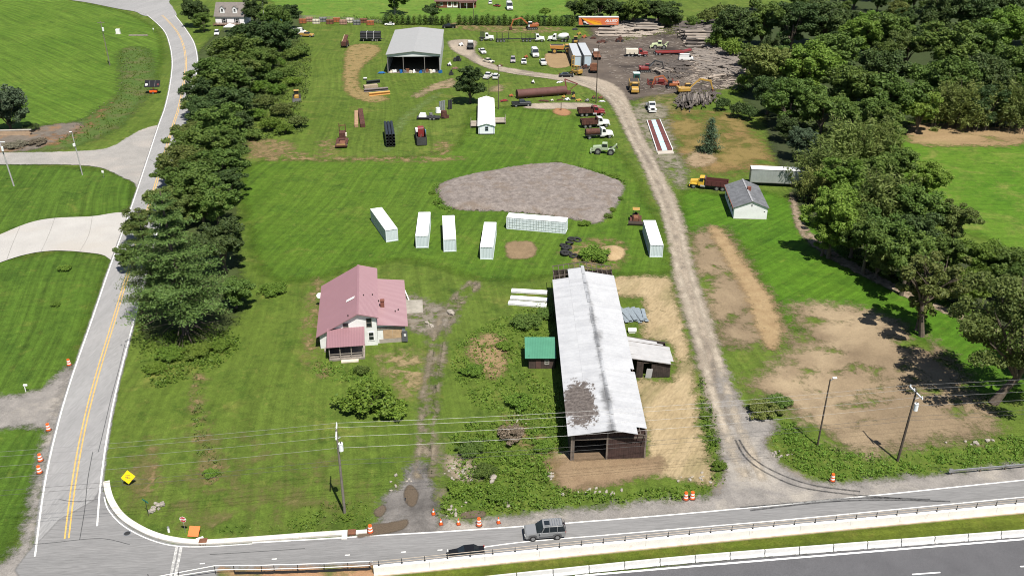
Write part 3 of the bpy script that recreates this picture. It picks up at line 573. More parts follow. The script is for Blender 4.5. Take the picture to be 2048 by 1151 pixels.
# ------------------------------------------------------------------ buildings
def ribbed(A, B, C, D, pitch=0.3, h=0.03, th=0.03):
    """metal sheet: eave A-B, ridge D-C, ribs run from eave to ridge; one closed shell"""
    A, B, C, D = map(Vector, (A, B, C, D)); n = max(1, round((B - A).length / pitch)); nor = (B - A).cross(D - A).normalized()
    if nor.z < 0: nor = -nor
    T = []
    for i in range(n):
        for f, k in ((0, 0), (0.62, 0), (0.72, 1), (0.9, 1)): T.append(((i + f) / n, k * h))
    T.append((1.0, 0)); m = len(T); V = []
    for t, k in T: V.append(A.lerp(B, t) + nor * k)
    for t, k in T: V.append(D.lerp(C, t) + nor * k)
    for t, k in T: V.append(A.lerp(B, t) - nor * th)
    for t, k in T: V.append(D.lerp(C, t) - nor * th)
    F = []
    for i in range(m - 1):
        F += [(i, i + 1, m + i + 1, m + i), (2 * m + i + 1, 2 * m + i, 3 * m + i, 3 * m + i + 1), (i + 1, i, 2 * m + i, 2 * m + i + 1), (m + i, m + i + 1, 3 * m + i + 1, 3 * m + i)]
    F += [(0, m, 3 * m, 2 * m), (m - 1, 3 * m - 1, 4 * m - 1, 2 * m - 1)]
    return G().add(V, F)
def lines_mat(name, col, axis, period, rough=0.6, dark=0.72, var=0.08, metal=0.0, dirt=None):
    """painted boards or siding: fine laps as bump, colour slightly uneven"""
    m, nt, bs, out = newmat(name)
    tc = N(nt, 'ShaderNodeTexCoord').outputs['Object']
    sx = N(nt, 'ShaderNodeSeparateXYZ', {0: tc}).outputs[axis]
    saw = mth(nt, 'FRACT', mth(nt, 'DIVIDE', sx, period))
    n1 = rng(nt, noise(nt, tc, 1.1, 5, 0.65), 0.3, 0.7)
    c = mixc(nt, n1, [x * (1 - var) for x in col], [min(1, x * (1 + var)) for x in col])
    c = mixc(nt, rng(nt, saw, 0.9, 0.97), c, [x * dark for x in col])
    if dirt: c = mixc(nt, rng(nt, noise(nt, tc, 1.7, 6, 0.7), dirt[3], dirt[3] + 0.15), c, dirt[:3])
    nt.links.new(c, bs.inputs['Base Color']); bs.inputs['Roughness'].default_value = rough; bs.inputs['Metallic'].default_value = metal
    bump(nt, bs, saw, 0.5, 0.03); return m
siding = lines_mat('white_lap_siding', (0.74, 0.74, 0.72), 2, 0.2)
glass = M('window_glass', (0.02, 0.025, 0.03), 0.08, var=0.3, spec=0.6)
black_in = M('dark_interior', (0.012, 0.012, 0.012), 0.9, var=0.4)
white_trim = M('white_trim', (0.76, 0.75, 0.73), 0.5, var=0.06)
brick_m = M('red_brick', (0.22, 0.08, 0.055), 0.9, var=0.35, scale=5)
ply = M('raw_plywood', (0.5, 0.34, 0.2), 0.85, var=0.2, scale=1.5)
wood_g = M('grey_wood', (0.3, 0.26, 0.22), 0.9, var=0.3, scale=2)
wood_b = M('brown_wood', (0.2, 0.12, 0.08), 0.9, var=0.3, scale=2)
pink = M('pink_metal_roofing', (0.315, 0.172, 0.192), 0.45, 0.0, var=0.04, scale=0.35, spec=0.5)
def window(parent, x, y, z, w, h, face='y', frame=white_trim, pane=glass, fw=0.09):
    """pane with frame and glazing bar on a wall facing -y (or -x / +x)"""
    if face == 'y':
        f = G().box(x, y - 0.03, z - fw, w + 2 * fw, 0.06, fw).box(x, y - 0.03, z + h, w + 2 * fw, 0.06, fw).box(x - w / 2 - fw / 2, y - 0.03, z, fw, 0.06, h).box(x + w / 2 + fw / 2, y - 0.03, z, fw, 0.06, h).box(x, y - 0.025, z + h / 2 - .03, w, 0.05, 0.06)
        p = G().box(x, y - 0.01, z, w, 0.02, h)
    else:
        s = -1 if face == '-x' else 1
        f = G().box(x + s * .03, y, z - fw, 0.06, w + 2 * fw, fw).box(x + s * .03, y, z + h, 0.06, w + 2 * fw, fw).box(x + s * .03, y - w / 2 - fw / 2, z, 0.06, fw, h).box(x + s * .03, y + w / 2 + fw / 2, z, 0.06, fw, h)
        p = G().box(x + s * .01, y, z, 0.02, w, h)
    o = p.put('window', pane, parent); f.put('window_frame', frame, o); return o

# ---- house with the pink roof
h0 = at(641.7, 697); HZ = R(8.0)
hs = thing('farm_house', 'white sided house with a long pink metal roof', 'house', (h0.x, h0.y, 0), HZ)
G().prism([(0, 0), (8.9, 0), (8.9, 5.0), (6.1, 5.78), (0, 2.42)], 0, 17.2).put('wall', siding, hs)
ribbed((-0.5, -0.45, 2.3), (-0.5, 17.6, 2.3), (6.1, 17.6, 5.92), (6.1, -0.45, 5.92), 0.3, 0.025).put('roof_slope', pink, hs)
ribbed((9.25, -0.45, 5.06), (9.25, 17.6, 5.06), (6.1, 17.6, 5.92), (6.1, -0.45, 5.92), 0.3, 0.025).put('roof_slope', pink, hs)
G().bar((6.1, -0.47, 5.95), (6.1, 17.62, 5.95), 0.34, 0.05).put('ridge_cap', pink, hs)
G().prism([(-0.52, 2.22), (-0.52, 2.36), (6.1, 5.98), (6.1, 5.82)], -0.49, -0.46).put('verge_trim', pink, hs)
G().prism([(6.1, 5.82), (6.1, 5.98), (9.27, 5.12), (9.27, 4.97)], -0.49, -0.46).put('verge_trim', pink, hs)
wg = G().prism([(8.93, 0), (13.3, 0), (13.3, 2.95), (8.93, 3.45)], 0.5, 16.2).put('side_wing', siding, hs)
ribbed((13.75, 0.0, 2.98), (13.75, 16.6, 2.98), (8.95, 16.6, 3.56), (8.95, 0.0, 3.56), 0.3, 0.025).put('wing_roof', pink, hs)
ck = G().box(9.9, 6.3, 3.2, 0.62, 0.62, 1.35).box(9.9, 6.3, 4.55, 0.74, 0.74, 0.12).put('chimney', brick_m, hs)
window(hs, 7.75, 0, 3.35, 0.75, 1.45, frame=wood_g, fw=0.06); window(hs, 7.95, 0, 0.95, 0.72, 1.35, fw=0.13)
window(hs, 4.15, 0, 3.0, 0.75, 1.2, frame=wood_g, fw=0.06); window(hs, 2.5, 0, 2.6, 0.5, 0.8, frame=wood_g, fw=0.05)
for x in (10.55, 12.05): G().box(x, 0.47, 0.75, 1.47, 0.05, 1.6).put('plywood_panel', ply, hs)
G().box(11.2, 0.465, 0.0, 4.1, 0.06, 0.7).put('foundation_wall', M('block_wall', (0.4, 0.35, 0.3), 0.9, var=0.2), hs)
G().box(11.1, 0.46, 2.4, 4.3, 0.08, 0.5).put('soffit_board', wood_g, hs)
dr = G().box(13.15, 0.1, 0.2, 0.9, 0.06, 1.95, rz=R(-12)).put('door', M('grey_door', (0.12, 0.12, 0.13), 0.6), hs); G().box(13.2, 0.05, 1.2, 0.35, 0.03, 0.4, rz=R(-12)).put('door_pane', white_trim, dr)
# porch
G().box(4.2, -2.1, 0.05, 5.4, 4.1, 0.35).put('porch_floor', wood_g, hs)
ribbed((1.25, -4.35, 2.55), (7.0, -4.35, 2.55), (7.0, 0.02, 3.45), (1.25, 0.02, 3.45), 0.24, 0.03).put('porch_roof', pink, hs)
for x in (1.6, 3.2, 4.9, 6.6): G().box(x, -4.0, 0.4, 0.13, 0.13, 2.1).put('porch_post', wood_g, hs)
for z in (0.75, 1.1): G().box(4.1, -4.0, z, 5.0, 0.06, 0.1).put('porch_rail', wood_g, hs)
G().box(1.5, -2.0, 0.4, 0.08, 3.9, 2.1).put('porch_screen', black_in, hs); G().box(4.2, -0.06, 0.4, 5.2, 0.08, 2.3).put('porch_back_wall', M('porch_dark_boards', (0.05, 0.045, 0.04), 0.9, var=0.4), hs)
G().box(4.6, -4.6, 0.05, 2.6, 0.7, 0.2).put('porch_step', M('pale_step', (0.55, 0.48, 0.38), 0.9, var=0.2), hs)
G().box(0.75, -0.7, 0.0, 0.3, 0.9, 0.3).put('plinth', wood_g, hs)
# white patch sheet and vents on the long slope
sl = math.atan2(3.62, 6.6)
def on_slope(x, y, dz=0.0): return (x, y, 2.3 + (x + 0.5) * 3.62 / 6.6 + dz)
rp_ = G().box(0, 0, 0, 1.5, 0.75, 0.03).put('roof_patch', white_trim, hs); rp_.location = on_slope(4.9, 6.0, 0.07); rp_.rotation_euler = (0, -sl, R(-6))
for x, y, z in ((7.0, 6.2, 5.6), (8.4, 7.0, 5.2), (11.9, 4.7, 3.15), (12.4, 5.2, 3.1), (9.3, 8.0, 3.5), (4.6, 0.6, 5.05)): G().cyl((x, y, z), (x, y, z + 0.32), 0.09, n=8).put('vent_pipe', M('vent_black', (0.03, 0.02, 0.02), 0.7), hs)
g = G().cyl((0, 0, 0), (0, 0, 0.04), 0.1, n=8)
d = G(); rr = [(0.02, 0), (0.25, 0.03), (0.42, 0.09), (0.5, 0.14)]; n = 16
V = [(r * math.cos(2 * math.pi * i / n), r * math.sin(2 * math.pi * i / n), z) for r, z in rr for i in range(n)]
d.add(V, [(a * n + i, a * n + (i + 1) % n, (a + 1) * n + (i + 1) % n, (a + 1) * n + i) for a in range(3) for i in range(n)])
sd_ = tag(thing('satellite_dish', 'white satellite dish beside the left eave of the pink roofed house', 'satellite dish', at(641, 612)), 'white satellite dish beside the left eave of the pink roofed house', 'satellite dish')
dd = d.put('reflector', white_trim, sd_); dd.location = (0, 0, 2.0); dd.rotation_euler = (R(50), 0, R(20)); G().cyl((0, 0, 0), (0, 0, 2.0), 0.04).put('mast', steel, sd_)
# slab, leaning gutter and rubble to the right of the house
pa = [at(x, y) for x, y in ((811, 601), (845, 601), (846, 626), (812, 628))]
tag(G().add([(p.x, p.y, z) for z in (0, 0.16) for p in pa], [(0, 1, 2, 3), (4, 5, 6, 7), (0, 1, 5, 4), (1, 2, 6, 5), (2, 3, 7, 6), (3, 0, 4, 7)]).put('concrete_slab', M('stained_slab', (0.36, 0.33, 0.28), 0.9, var=0.25, scale=0.6, dirt=(0.2, 0.18, 0.15, 0.55))), 'stained concrete slab against the right end of the pink roofed house', 'slab')
a = at(810, 592); b = at(818, 601); tag(G().bar((a.x, a.y, 1.2), (b.x, b.y, 0.1), 0.16, 0.12).put('downpipe', white_trim), 'white gutter piece leaning by the concrete slab', 'gutter')

# ---- long barn with the white metal roof
def barn_roof_mat():
    m, nt, bs, out = newmat('peeling_white_roofing')
    pos = N(nt, 'ShaderNodeNewGeometry').outputs['Position']
    ob = N(nt, 'ShaderNodeObjectInfo').outputs['Random']
    xyz = N(nt, 'ShaderNodeSeparateXYZ', {0: pos}); x, y = xyz.outputs[0], xyz.outputs[1]
    base = mixc(nt, rng(nt, noise(nt, pos, 0.5, 6, 0.7), 0.3, 0.7), (0.33, 0.335, 0.35), (0.41, 0.415, 0.425))
    k = rng(nt, ob, 0, 1, 0.93, 1.04); base = mixc(nt, 1.0, base, N(nt, 'ShaderNodeCombineColor', {0: k, 1: k, 2: k}).outputs[0], 'MULTIPLY')
    # tar streaks washed down from the ridge
    rx = mth(nt, 'ABSOLUTE', mth(nt, 'SUBTRACT', x, 12.55))
    nv = N(nt, 'ShaderNodeMapping', {'Vector': pos, 'Scale': (0.5, 1.0, 0.5)}).outputs[0]
    ln = noise(nt, pos, 0.12, 4, 0.6)
    w = mth(nt, 'SUBTRACT', mth(nt, 'ADD', rng(nt, ln, 0.35, 0.65, -0.1, 1.25), rng(nt, noise(nt, nv, 3.0, 5, 0.7), 0, 1, -0.7, 0.7)), rx)
    base = mixc(nt, rng(nt, w, -0.1, 0.9, 0, 0.85, True), base, (0.09, 0.09, 0.092))
    # paint gone near the front left corner
    ex = mth(nt, 'POWER', mth(nt, 'ABSOLUTE', mth(nt, 'DIVIDE', mth(nt, 'SUBTRACT', x, 9.0), 2.3)), 2.4); ey = mth(nt, 'POWER', mth(nt, 'ABSOLUTE', mth(nt, 'DIVIDE', mth(nt, 'SUBTRACT', y, 102.6), 5.6)), 2.4)
    e = mth(nt, 'ADD', mth(nt, 'ADD', ex, ey), rng(nt, noise(nt, pos, 0.7, 8, 0.8, 0.6), 0.25, 0.75, -1.3, 1.3))
    bare = mixc(nt, rng(nt, noise(nt, pos, 2.2, 5, 0.75), 0.35, 0.65), (0.045, 0.035, 0.03), (0.14, 0.118, 0.105))
    base = mixc(nt, rng(nt, e, 0.82, 0.98, 1, 0), base, bare)
    nt.links.new(base, bs.inputs['Base Color']); bs.inputs['Roughness'].default_value = 0.5; bs.inputs['Metallic'].default_value = 0.0
    bs.inputs['Specular IOR Level'].default_value = 0.35
    return m
brm = barn_roof_mat()
bx0, by0 = 12.3, 120.0
barn = thing('tobacco_barn', 'long dark barn under a peeling white metal roof', 'barn', (bx0, by0, 0))
YF, YB, NS = 95.6, 144.4, 61; st = (YB - YF) / NS
def lx(y, xf, xb): return xf + (xb - xf) * (y - YF) / (YB - YF)
EZ, RZ_ = 4.32, 5.2
oldb = M('weathered_barn_boards', (0.05, 0.036, 0.03), 0.95, var=0.45, scale=1.5)
redb = M('dark_red_boards', (0.058, 0.032, 0.027), 0.95, var=0.4, scale=1.5)
frame_w = M('barn_frame_timber', (0.13, 0.105, 0.085), 0.9, var=0.3)
for i in range(NS):
    y = YF + (i + .5) * st
    exl, rx_, exr = lx(y, 7.05, 6.85), lx(y, 12.75, 12.35), lx(y, 17.25, 17.5)
    mzl = (EZ + RZ_) / 2; mx = (exl + rx_) / 2
    rows = [('L', exl, EZ, mx + .1, mzl + .015), ('U', mx, mzl + .025, rx_, RZ_), ('R', exr, EZ + .02, rx_, RZ_)]
    for nm, xa, za, xb, zb in rows:
        if nm == 'L' and i >= 56 : continue
        if nm == 'U' and i == 60: continue
        if nm == 'R' and i >= 58: continue
        if nm == 'R' and i in (0, 1): xa, za = xa + (xb - xa) * 0.3, za + (zb - za) * 0.3
        if nm == 'R' and i in (19,): xa, za = xa + (xb - xa) * 0.12, za + (zb - za) * 0.12
        j = random.uniform(-.012, .012)
        g = ribbed((xa - bx0, y - st / 2 - .03 - by0, za + j), (xa - bx0, y + st / 2 + .03 - by0, za + j + .006), (xb - bx0, y + st / 2 + .03 - by0, zb + .006), (xb - bx0, y - st / 2 - .03 - by0, zb), st / 4, 0.02, 0.006)
        g.put('roof_sheet', brm, barn)
for i in range(14):
    ya, yb = YF + i * 48.8 / 14, YF + (i + .93) * 48.8 / 14
    if i in (5, 9): yb -= 1.2
    rc_ = G().prism([(-0.28, -0.05), (0, 0.02), (0.28, -0.05), (0.28, -0.03), (0, 0.05), (-0.28, -0.03)], ya - by0, yb - by0).put('ridge_cap', brm, barn); rc_.location = (lx((ya + yb) / 2, 12.75, 12.35) - bx0 + random.uniform(-.1, .1), 0, RZ_ + .05)
    rc_.rotation_euler = (0, random.uniform(-.1, .1), math.atan2(0.4, 48.8) + random.uniform(-.002, .002))
# rafters and purlins (bare at the back corners and the front right corner)
for i in range(26):
    y = YF + 0.3 + i * (YB + 1.4 - YF) / 25
    for s, xe in (('l', lx(y, 7.2, 7.0)), ('r', lx(y, 17.1, 17.35))):
        xr = lx(y, 12.75, 12.35); G().bar((xe - bx0, y - by0, EZ - .16), (xr - bx0, y - by0, RZ_ - .17), 0.09, 0.16).put('rafter', frame_w, barn)
for k in range(6):
    for s in (-1, 1):
        f = (k + .3) / 6; xf = 12.75 + (7.05 - 12.75 if s < 0 else 17.25 - 12.75) * (1 - f); xb = 12.35 + (6.9 - 12.35 if s < 0 else 17.5 - 12.35) * (1 - f)
        z = EZ + (RZ_ - EZ) * f - .07; G().bar((xf - bx0, YF - by0, z), (xb - bx0, YB + 1.5 - by0, z), 0.1, 0.06).put('purlin', frame_w, barn)
# walls of upright boards
def board_wall(parent, p, q, z0, z1, w, mat, gap=0.012, th=0.04, jitter=0.1, hf=None):
    p = Vector(p); q = Vector(q); d = q - p; n = max(1, round(d.length / w)); a = math.atan2(d.y, d.x); w = d.length / n
    for i in range(n):
        c = p + d * ((i + .5) / n); zt = (hf((i + .5) / n) if hf else z1) - random.random() * jitter
        G().box(c.x, c.y, z0 + random.random() * jitter * .5, w - gap, th * random.uniform(.7, 1.3), zt - z0, rz=a).put('board', mat, parent)
F0, F1 = (7.5 - bx0, 96.2 - by0), (17.15 - bx0, 96.75 - by0)
board_wall(barn, (-4.8, F0[1]), (-5.15, YB - .6 - by0), 0.05, 4.15, 0.42, oldb)
board_wall(barn, (4.85, F1[1]), (5.0, YB - .6 - by0), 0.05, 4.15, 0.42, oldb)
board_wall(barn, (-5.15, YB - .6 - by0), (5.0, YB - .6 - by0), 0.05, 4.6, 0.42, oldb)
gz = lambda t: EZ - .1 + (RZ_ - EZ) * (1 - abs(t * 9.7 - 5.3) / 5.3)
board_wall(barn, (F0[0], F0[1], 0), (F0[0] + .5, F0[1] + .03, 0), 0.05, 4.3, 0.25, M('grey_barn_boards', (0.15, 0.125, 0.105), 0.95, var=0.35))
board_wall(barn, (-0.05, F0[1] + .25, 0), (F1[0], F1[1], 0), 0.05, 3.3, 0.3, redb)
board_wall(barn, (F0[0], F0[1] + .1, 0), (F1[0], F1[1] + .05, 0), 3.35, 4.3, 0.5, redb, hf=gz, jitter=.04)
for x in (F0[0] + .12, -0.1, F1[0]): G().box(x, F0[1] + .02 + (x - F0[0]) * .056, 0, 0.22, 0.22, 4.2).put('corner_post', M('grey_post_timber', (0.2, 0.16, 0.13), 0.9, var=0.3), barn)
G().bar((F0[0], F0[1] - .02, 3.32), (F1[0], F1[1] - .02, 3.32), 0.1, 0.2).put('lintel', frame_w, barn)
for y in (105, 115, 125, 135):
    for x in (-2.3, 2.2): G().box(x, y - by0, 0, 0.2, 0.2, 4.7).put('inner_post', frame_w, barn)
    G().bar((-5, y - by0, 3.9), (5, y - by0, 3.9), 0.12, 0.18).put('tie_beam', frame_w, barn)
gp('barn_floor', [(1142, 921), (1288, 915), (1224, 568), (1112, 570)], soil('barn_floor_soil', [(0.2, 0.14, 0.09), (0.14, 0.1, 0.065)], 0.5, 0.2, 0.2), smooth=False, z=0.132)
# lean-to on the right of the barn
lt = thing('lean_to_shed', 'sagging open shed with a pale ribbed roof on the barn side', 'shed', (20.5, 119.3, 0))
ltm = M('lean_to_roofing', (0.44, 0.435, 0.435), 0.55, var=0.12, scale=0.7, dirt=(0.35, 0.31, 0.28, 0.6))
for i in range(8):
    ya = -3.4 + i * .83; ln = 3.3 + (0.1 if i < 6 else -0.8 * (i - 5)); z2 = 2.5 + random.uniform(-.05, .03)
    if i == 0: ln -= 0.5
    ribbed((ln, ya, z2), (ln, ya + .87, z2), (-3.1, ya + .87 + .12, 3.45), (-3.1, ya + .12, 3.45), 0.2, 0.02, 0.01).put('roof_sheet', ltm, lt)
for i in range(6): G().bar((3.2, -3.3 + i * 1.3, 2.42), (-3, -3.2 + i * 1.3, 3.38), 0.08, 0.12).put('rafter', frame_w, lt)
board_wall(lt, (-2.1, -3.1, 0), (-1.1, -3.1, 0), 0.05, 2.9, 0.3, oldb); board_wall(lt, (0.1, -3.05, 0), (2.9, -3.0, 0), 0.05, 2.45, 0.28, oldb)
board_wall(lt, (2.9, -3.0, 0), (2.95, 3.2, 0), 0.05, 2.4, 0.35, oldb); board_wall(lt, (-3, 3.2, 0), (2.95, 3.2, 0), 0.05, 2.6, 0.4, oldb)
G().box(-0.3, -3.15, 0.0, 0.9, 0.06, 1.6, ry=R(6)).put('loose_sheet', ltm, lt); G().bar((-1.1, -3.1, 2.6), (0.2, -3.1, 2.7), 0.12).put('lintel', frame_w, lt)
# green roofed shed on the left
gs_ = thing('green_roof_shed', 'small dark board shed with a green metal roof', 'shed', (4.3, 120.9, 0))
ribbed((-2.35, -2.5, 2.02), (2.35, -2.5, 2.02), (2.35, 2.6, 2.8), (-2.35, 2.6, 2.8), 0.25, 0.02, 0.03).put('roof', M('green_roofing', (0.085, 0.27, 0.17), 0.5, var=0.1, scale=0.5), gs_)
board_wall(gs_, (-1.75, -2.1, 0), (2.1, -2.1, 0), 0.0, 2.05, 0.24, M('brown_shed_boards', (0.075, 0.05, 0.042), 0.95, var=0.4, scale=2))
board_wall(gs_, (-1.75, -2.1, 0), (-1.75, 2.3, 0), 0.0, 2.15, 0.4, oldb); board_wall(gs_, (2.1, -2.1, 0), (2.1, 2.3, 0), 0.0, 2.15, 0.4, oldb)
window(gs_, 0.95, -2.13, 0.85, 0.5, 0.6, frame=M('grey_frame', (0.45, 0.42, 0.38), 0.8), fw=0.1, pane=M('dull_pane', (0.12, 0.12, 0.1), 0.4)); G().box(-0.35, -2.15, 0.05, 0.75, 0.05, 1.7).put('door', M('shed_door', (0.11, 0.06, 0.05), 0.9, var=0.3), gs_)

# ---- big open equipment shed
sh = thing('equipment_shed', 'large open fronted metal shed with a grey gable roof', 'shed', (-41.1, 304.7, 0), R(2.2))
shm = lines_mat('grey_shed_roofing', (0.29, 0.29, 0.287), 1, 1.0, 0.5, 0.9, 0.06)
ribbed((-0.4, -0.6, 6.3), (-0.4, 40.6, 6.3), (8.7, 40.6, 7.3), (8.7, -0.6, 7.3), 0.9, 0.04, 0.05).put('roof_slope', shm, sh)
ribbed((17.6, -0.6, 6.3), (17.6, 40.6, 6.3), (8.7, 40.6, 7.3), (8.7, -0.6, 7.3), 0.9, 0.04, 0.05).put('roof_slope', shm, sh)
sw = lines_mat('pale_shed_siding', (0.6, 0.62, 0.63), 0, 0.3, 0.5, 0.85, 0.06)
G().prism([(-0.1, 5.5), (17.3, 5.5), (17.3, 6.2), (8.7, 7.18), (-0.1, 6.2)], -0.1, 0.05).put('gable_fascia', sw, sh)
sw2 = lines_mat('shed_side_sheets', (0.55, 0.56, 0.57), 1, 0.3, 0.5, 0.85, 0.06)
G().box(-0.05, 20, 0, 0.1, 40, 6.2).put('side_wall', sw2, sh); G().box(17.25, 20, 0, 0.1, 40, 6.2).put('side_wall', sw2, sh); G().box(8.6, 40, 0, 17.2, 0.1, 6.3).put('back_wall', sw2, sh)
for x in (0.0, 5.2, 12.2, 17.1): G().box(x, 0.1, 0, 0.22, 0.22, 5.6).put('post', M('grey_shed_post', (0.2, 0.18, 0.17), 0.6), sh)
G().box(8.6, 20, 0.01, 17, 39.5, 0.12).put('shed_floor', M('shed_floor', (0.2, 0.17, 0.13), 0.9, var=0.3), sh)
# ---- office trailer, garage, far house, brick house
mh_ = thing('mobile_office', 'white mobile office with a pale gable roof and side decks', 'mobile home', (-8.9, 236.5, 0), R(1.6))
whm = lines_mat('white_office_siding', (0.74, 0.77, 0.8), 2, 0.22, 0.5, 0.85, 0.05)
G().prism([(0, 0.35), (4.3, 0.35), (4.3, 2.5), (2.15, 3.1), (0, 2.5)], 0, 27.3).put('wall', whm, mh_)
wr = M('white_office_roof', (0.76, 0.76, 0.74), 0.6, var=0.05, scale=0.6, dirt=(0.5, 0.48, 0.44, 0.63))
for a, b in ((-0.2, 2.15), (4.5, 2.15)): ribbed((a, -0.3, 2.5), (a, 27.6, 2.5), (b, 27.6, 3.2), (b, -0.3, 3.2), 1.2, 0.03, 0.03).put('roof_slope', wr, mh_)
G().box(2.15, 13.6, 0.0, 4.1, 26.9, 0.34).put('skirting', M('dark_skirting', (0.06, 0.06, 0.065), 0.8), mh_)
window(mh_, 2.2, 0, 1.2, 0.75, 1.05, frame=M('blue_grey_trim', (0.25, 0.32, 0.4), 0.6), fw=0.07)
for x in (0.25, 4.05): G().box(x, -0.02, 0.4, 0.12, 0.04, 2.05).put('corner_trim', M('blue_grey_trim'), mh_)
for i in range(3): window(mh_, 4.3, 4 + i * 8, 1.2, 0.9, 1.0, face='+x')
for y0, x0, w, l, nm in ((9.5, 4.4, 3.1, 5.0, 0), (6.2, -2.2, 2.0, 5.2, 1)):
    for i in range(10): G().box(x0 + w / 2, y0 + (i + .5) * l / 10, 0.55, w, l / 10 - .03, 0.06).put('deck_board', M('deck_wood', (0.36, 0.31, 0.25), 0.9, var=0.2), mh_)
    for x in (x0 + .1, x0 + w - .1):
        for y in (y0 + .1, y0 + l / 2, y0 + l - .1): G().box(x, y, 0, 0.1, 0.1, 1.5).put('deck_post', wood_g, mh_)
    G().box(x0 + w / 2, y0 + .1, 1.4, w, 0.08, 0.09).put('deck_rail', wood_g, mh_); G().box(x0 + (w - .1 if nm == 0 else .1), y0 + l / 2, 1.4, 0.08, l, 0.09).put('deck_rail', wood_g, mh_)
gg = thing('garage', 'white gabled garage with a patched grey shingle roof', 'garage', (46.2, 178.2, 0), R(-4))
G().prism([(0, 0), (6.8, 0), (6.8, 2.65), (3.5, 3.95), (0, 2.65)], 0, 13).put('wall', lines_mat('garage_siding', (0.75, 0.75, 0.75), 2, 0.25, 0.6, 0.9, 0.04), gg)
gsh = M('grey_shingles', (0.15, 0.155, 0.165), 0.9, var=0.3, scale=0.9, dirt=(0.3, 0.3, 0.31, 0.6), bmp=0.3)
for a, b in ((-0.35, 3.5), (7.1, 3.5)): ribbed((a, -0.25, 2.55 if a < 0 else 2.6), (a, 13.3, 2.55 if a < 0 else 2.6), (b, 13.3, 4.05), (b, -0.25, 4.05), 0.9, 0.012, 0.05).put('roof_slope', gsh, gg)
G().bar((3.5, -0.26, 4.07), (3.5, 13.31, 4.07), 0.35, 0.04).put('ridge_cap', M('pale_ridge', (0.32, 0.32, 0.33), 0.9), gg)
G().bar((-0.38, -0.25, 2.5), (-0.38, 13.3, 2.5), 0.12, 0.3).put('eave_fascia', M('brown_fascia', (0.22, 0.085, 0.06), 0.7), gg)
G().box(3.9, 7.0, 3.6, 0.75, 0.75, 1.0).put('chimney', brick_m, gg); G().box(3.5, -0.03, 2.9, 0.32, 0.06, 0.4).put('gable_vent', M('vent_grey', (0.3, 0.3, 0.3), 0.7), gg)
for i in range(5): window(gg, 0, 1.8 + i * 2.3, 0.9, 1.2, 1.1, face='-x', fw=0.08)
G().box(6.2, -0.02, 1.7, 0.25, 0.04, 0.12).put('wall_lamp', dark_steel, gg); G().box(3.4, 0.05, 0.0, 6.84, 0.12, 0.12).put('plinth', M('plinth_concrete', (0.45, 0.42, 0.36), 0.9), gg)
fh = thing('cottage', 'white cottage with two dormers in a grey brown roof', 'house', (-122.2, 388.3, 0), R(-2))
G().add([(0, 0, 0), (12, 0, 0), (12, 9, 0), (0, 9, 0), (0, 0, 3.7), (12, 0, 3.7), (12, 9, 3.7), (0, 9, 3.7), (0, 4.5, 8.2), (12, 4.5, 8.2)], [(0, 1, 5, 4), (2, 3, 7, 6), (1, 2, 6, 9, 5), (3, 0, 4, 8, 7), (4, 5, 9, 8), (6, 7, 8, 9), (0, 3, 2, 1)]).put('wall', M('cottage_siding', (0.76, 0.76, 0.76), 0.6, var=0.04), fh)
rm = M('grey_brown_shingles', (0.2, 0.175, 0.16), 0.9, var=0.15)
ribbed((-.4, -.5, 3.4), (12.4, -.5, 3.4), (12.4, 4.5, 8.4), (-.4, 4.5, 8.4), 1.0, 0.012, 0.08).put('roof_slope', rm, fh); ribbed((-.4, 9.5, 3.4), (12.4, 9.5, 3.4), (12.4, 4.5, 8.4), (-.4, 4.5, 8.4), 1.0, 0.012, 0.08).put('roof_slope', rm, fh)
for x in (3.1, 8.3):
    dm = G().prism([(x - .9, 4.6), (x + .9, 4.6), (x + .9, 6.6), (x, 7.4), (x - .9, 6.6)], 0.6, 3.6).put('dormer', M('cottage_siding'), fh)
    window(fh, x, 0.6, 5.2, 0.8, 1.2, fw=0.1)
    for s in (-1, 1): G().add([(x, 0.4, 7.55), (x, 3.8, 7.55), (x + s * 1.15, 3.4, 6.5), (x + s * 1.15, 0.4, 6.5), (x, 0.4, 7.45), (x, 3.8, 7.45), (x + s * 1.1, 3.4, 6.4), (x + s * 1.1, 0.4, 6.4)], [(0, 1, 2, 3), (4, 5, 6, 7), (0, 3, 7, 4), (1, 2, 6, 5), (2, 3, 7, 6)]).put('dormer_roof', rm, fh)
    w_ = window(fh, x + .6, 0, 0.9, 1.0, 1.7, fw=0.08)
    for s in (-.85, .85): G().box(x + .6 + s, -0.03, 0.85, 0.4, 0.06, 1.8).put('shutter', M('black_shutter', (0.03, 0.03, 0.035), 0.6), fh)
G().box(5.5, -1.6, 0.5, 11.5, 3.0, 0.12).put('deck_floor', wood_b, fh)
for i in range(9): G().box(-0.1 + i * 1.4, -3.0, 0, 0.12, 0.12, 1.55).put('deck_post', wood_b, fh)
for z in (0.9, 1.4): G().box(5.5, -3.0, z, 11.4, 0.06, 0.1).put('deck_rail', wood_b, fh)
G().box(11.3, 0.6, 4.2, 0.9, 0.5, 0.5).put('air_unit', white_trim, fh)
b0 = at(872, 16); bh = thing('brick_house', 'red brick house with white panels at the top edge of the picture', 'house', (b0.x, b0.y, 0), R(1))
G().box(9, 4.5, 0, 18, 9, 3.0).put('wall', brick_m, bh)
for i in range(2): G().box(6.2 + i * 2.5, -0.04, 0.2, 2.2, 0.08, 2.5).put('white_panel', white_trim, bh); window(bh, 6.2 + i * 2.5, -0.09, 1.2, 0.9, 1.2, frame=M('red_shutter', (0.2, 0.03, 0.03), 0.6), fw=0.22)
window(bh, 2.5, 0, 1.0, 1.2, 1.2); window(bh, 13.5, 0, 1.0, 1.2, 1.2)
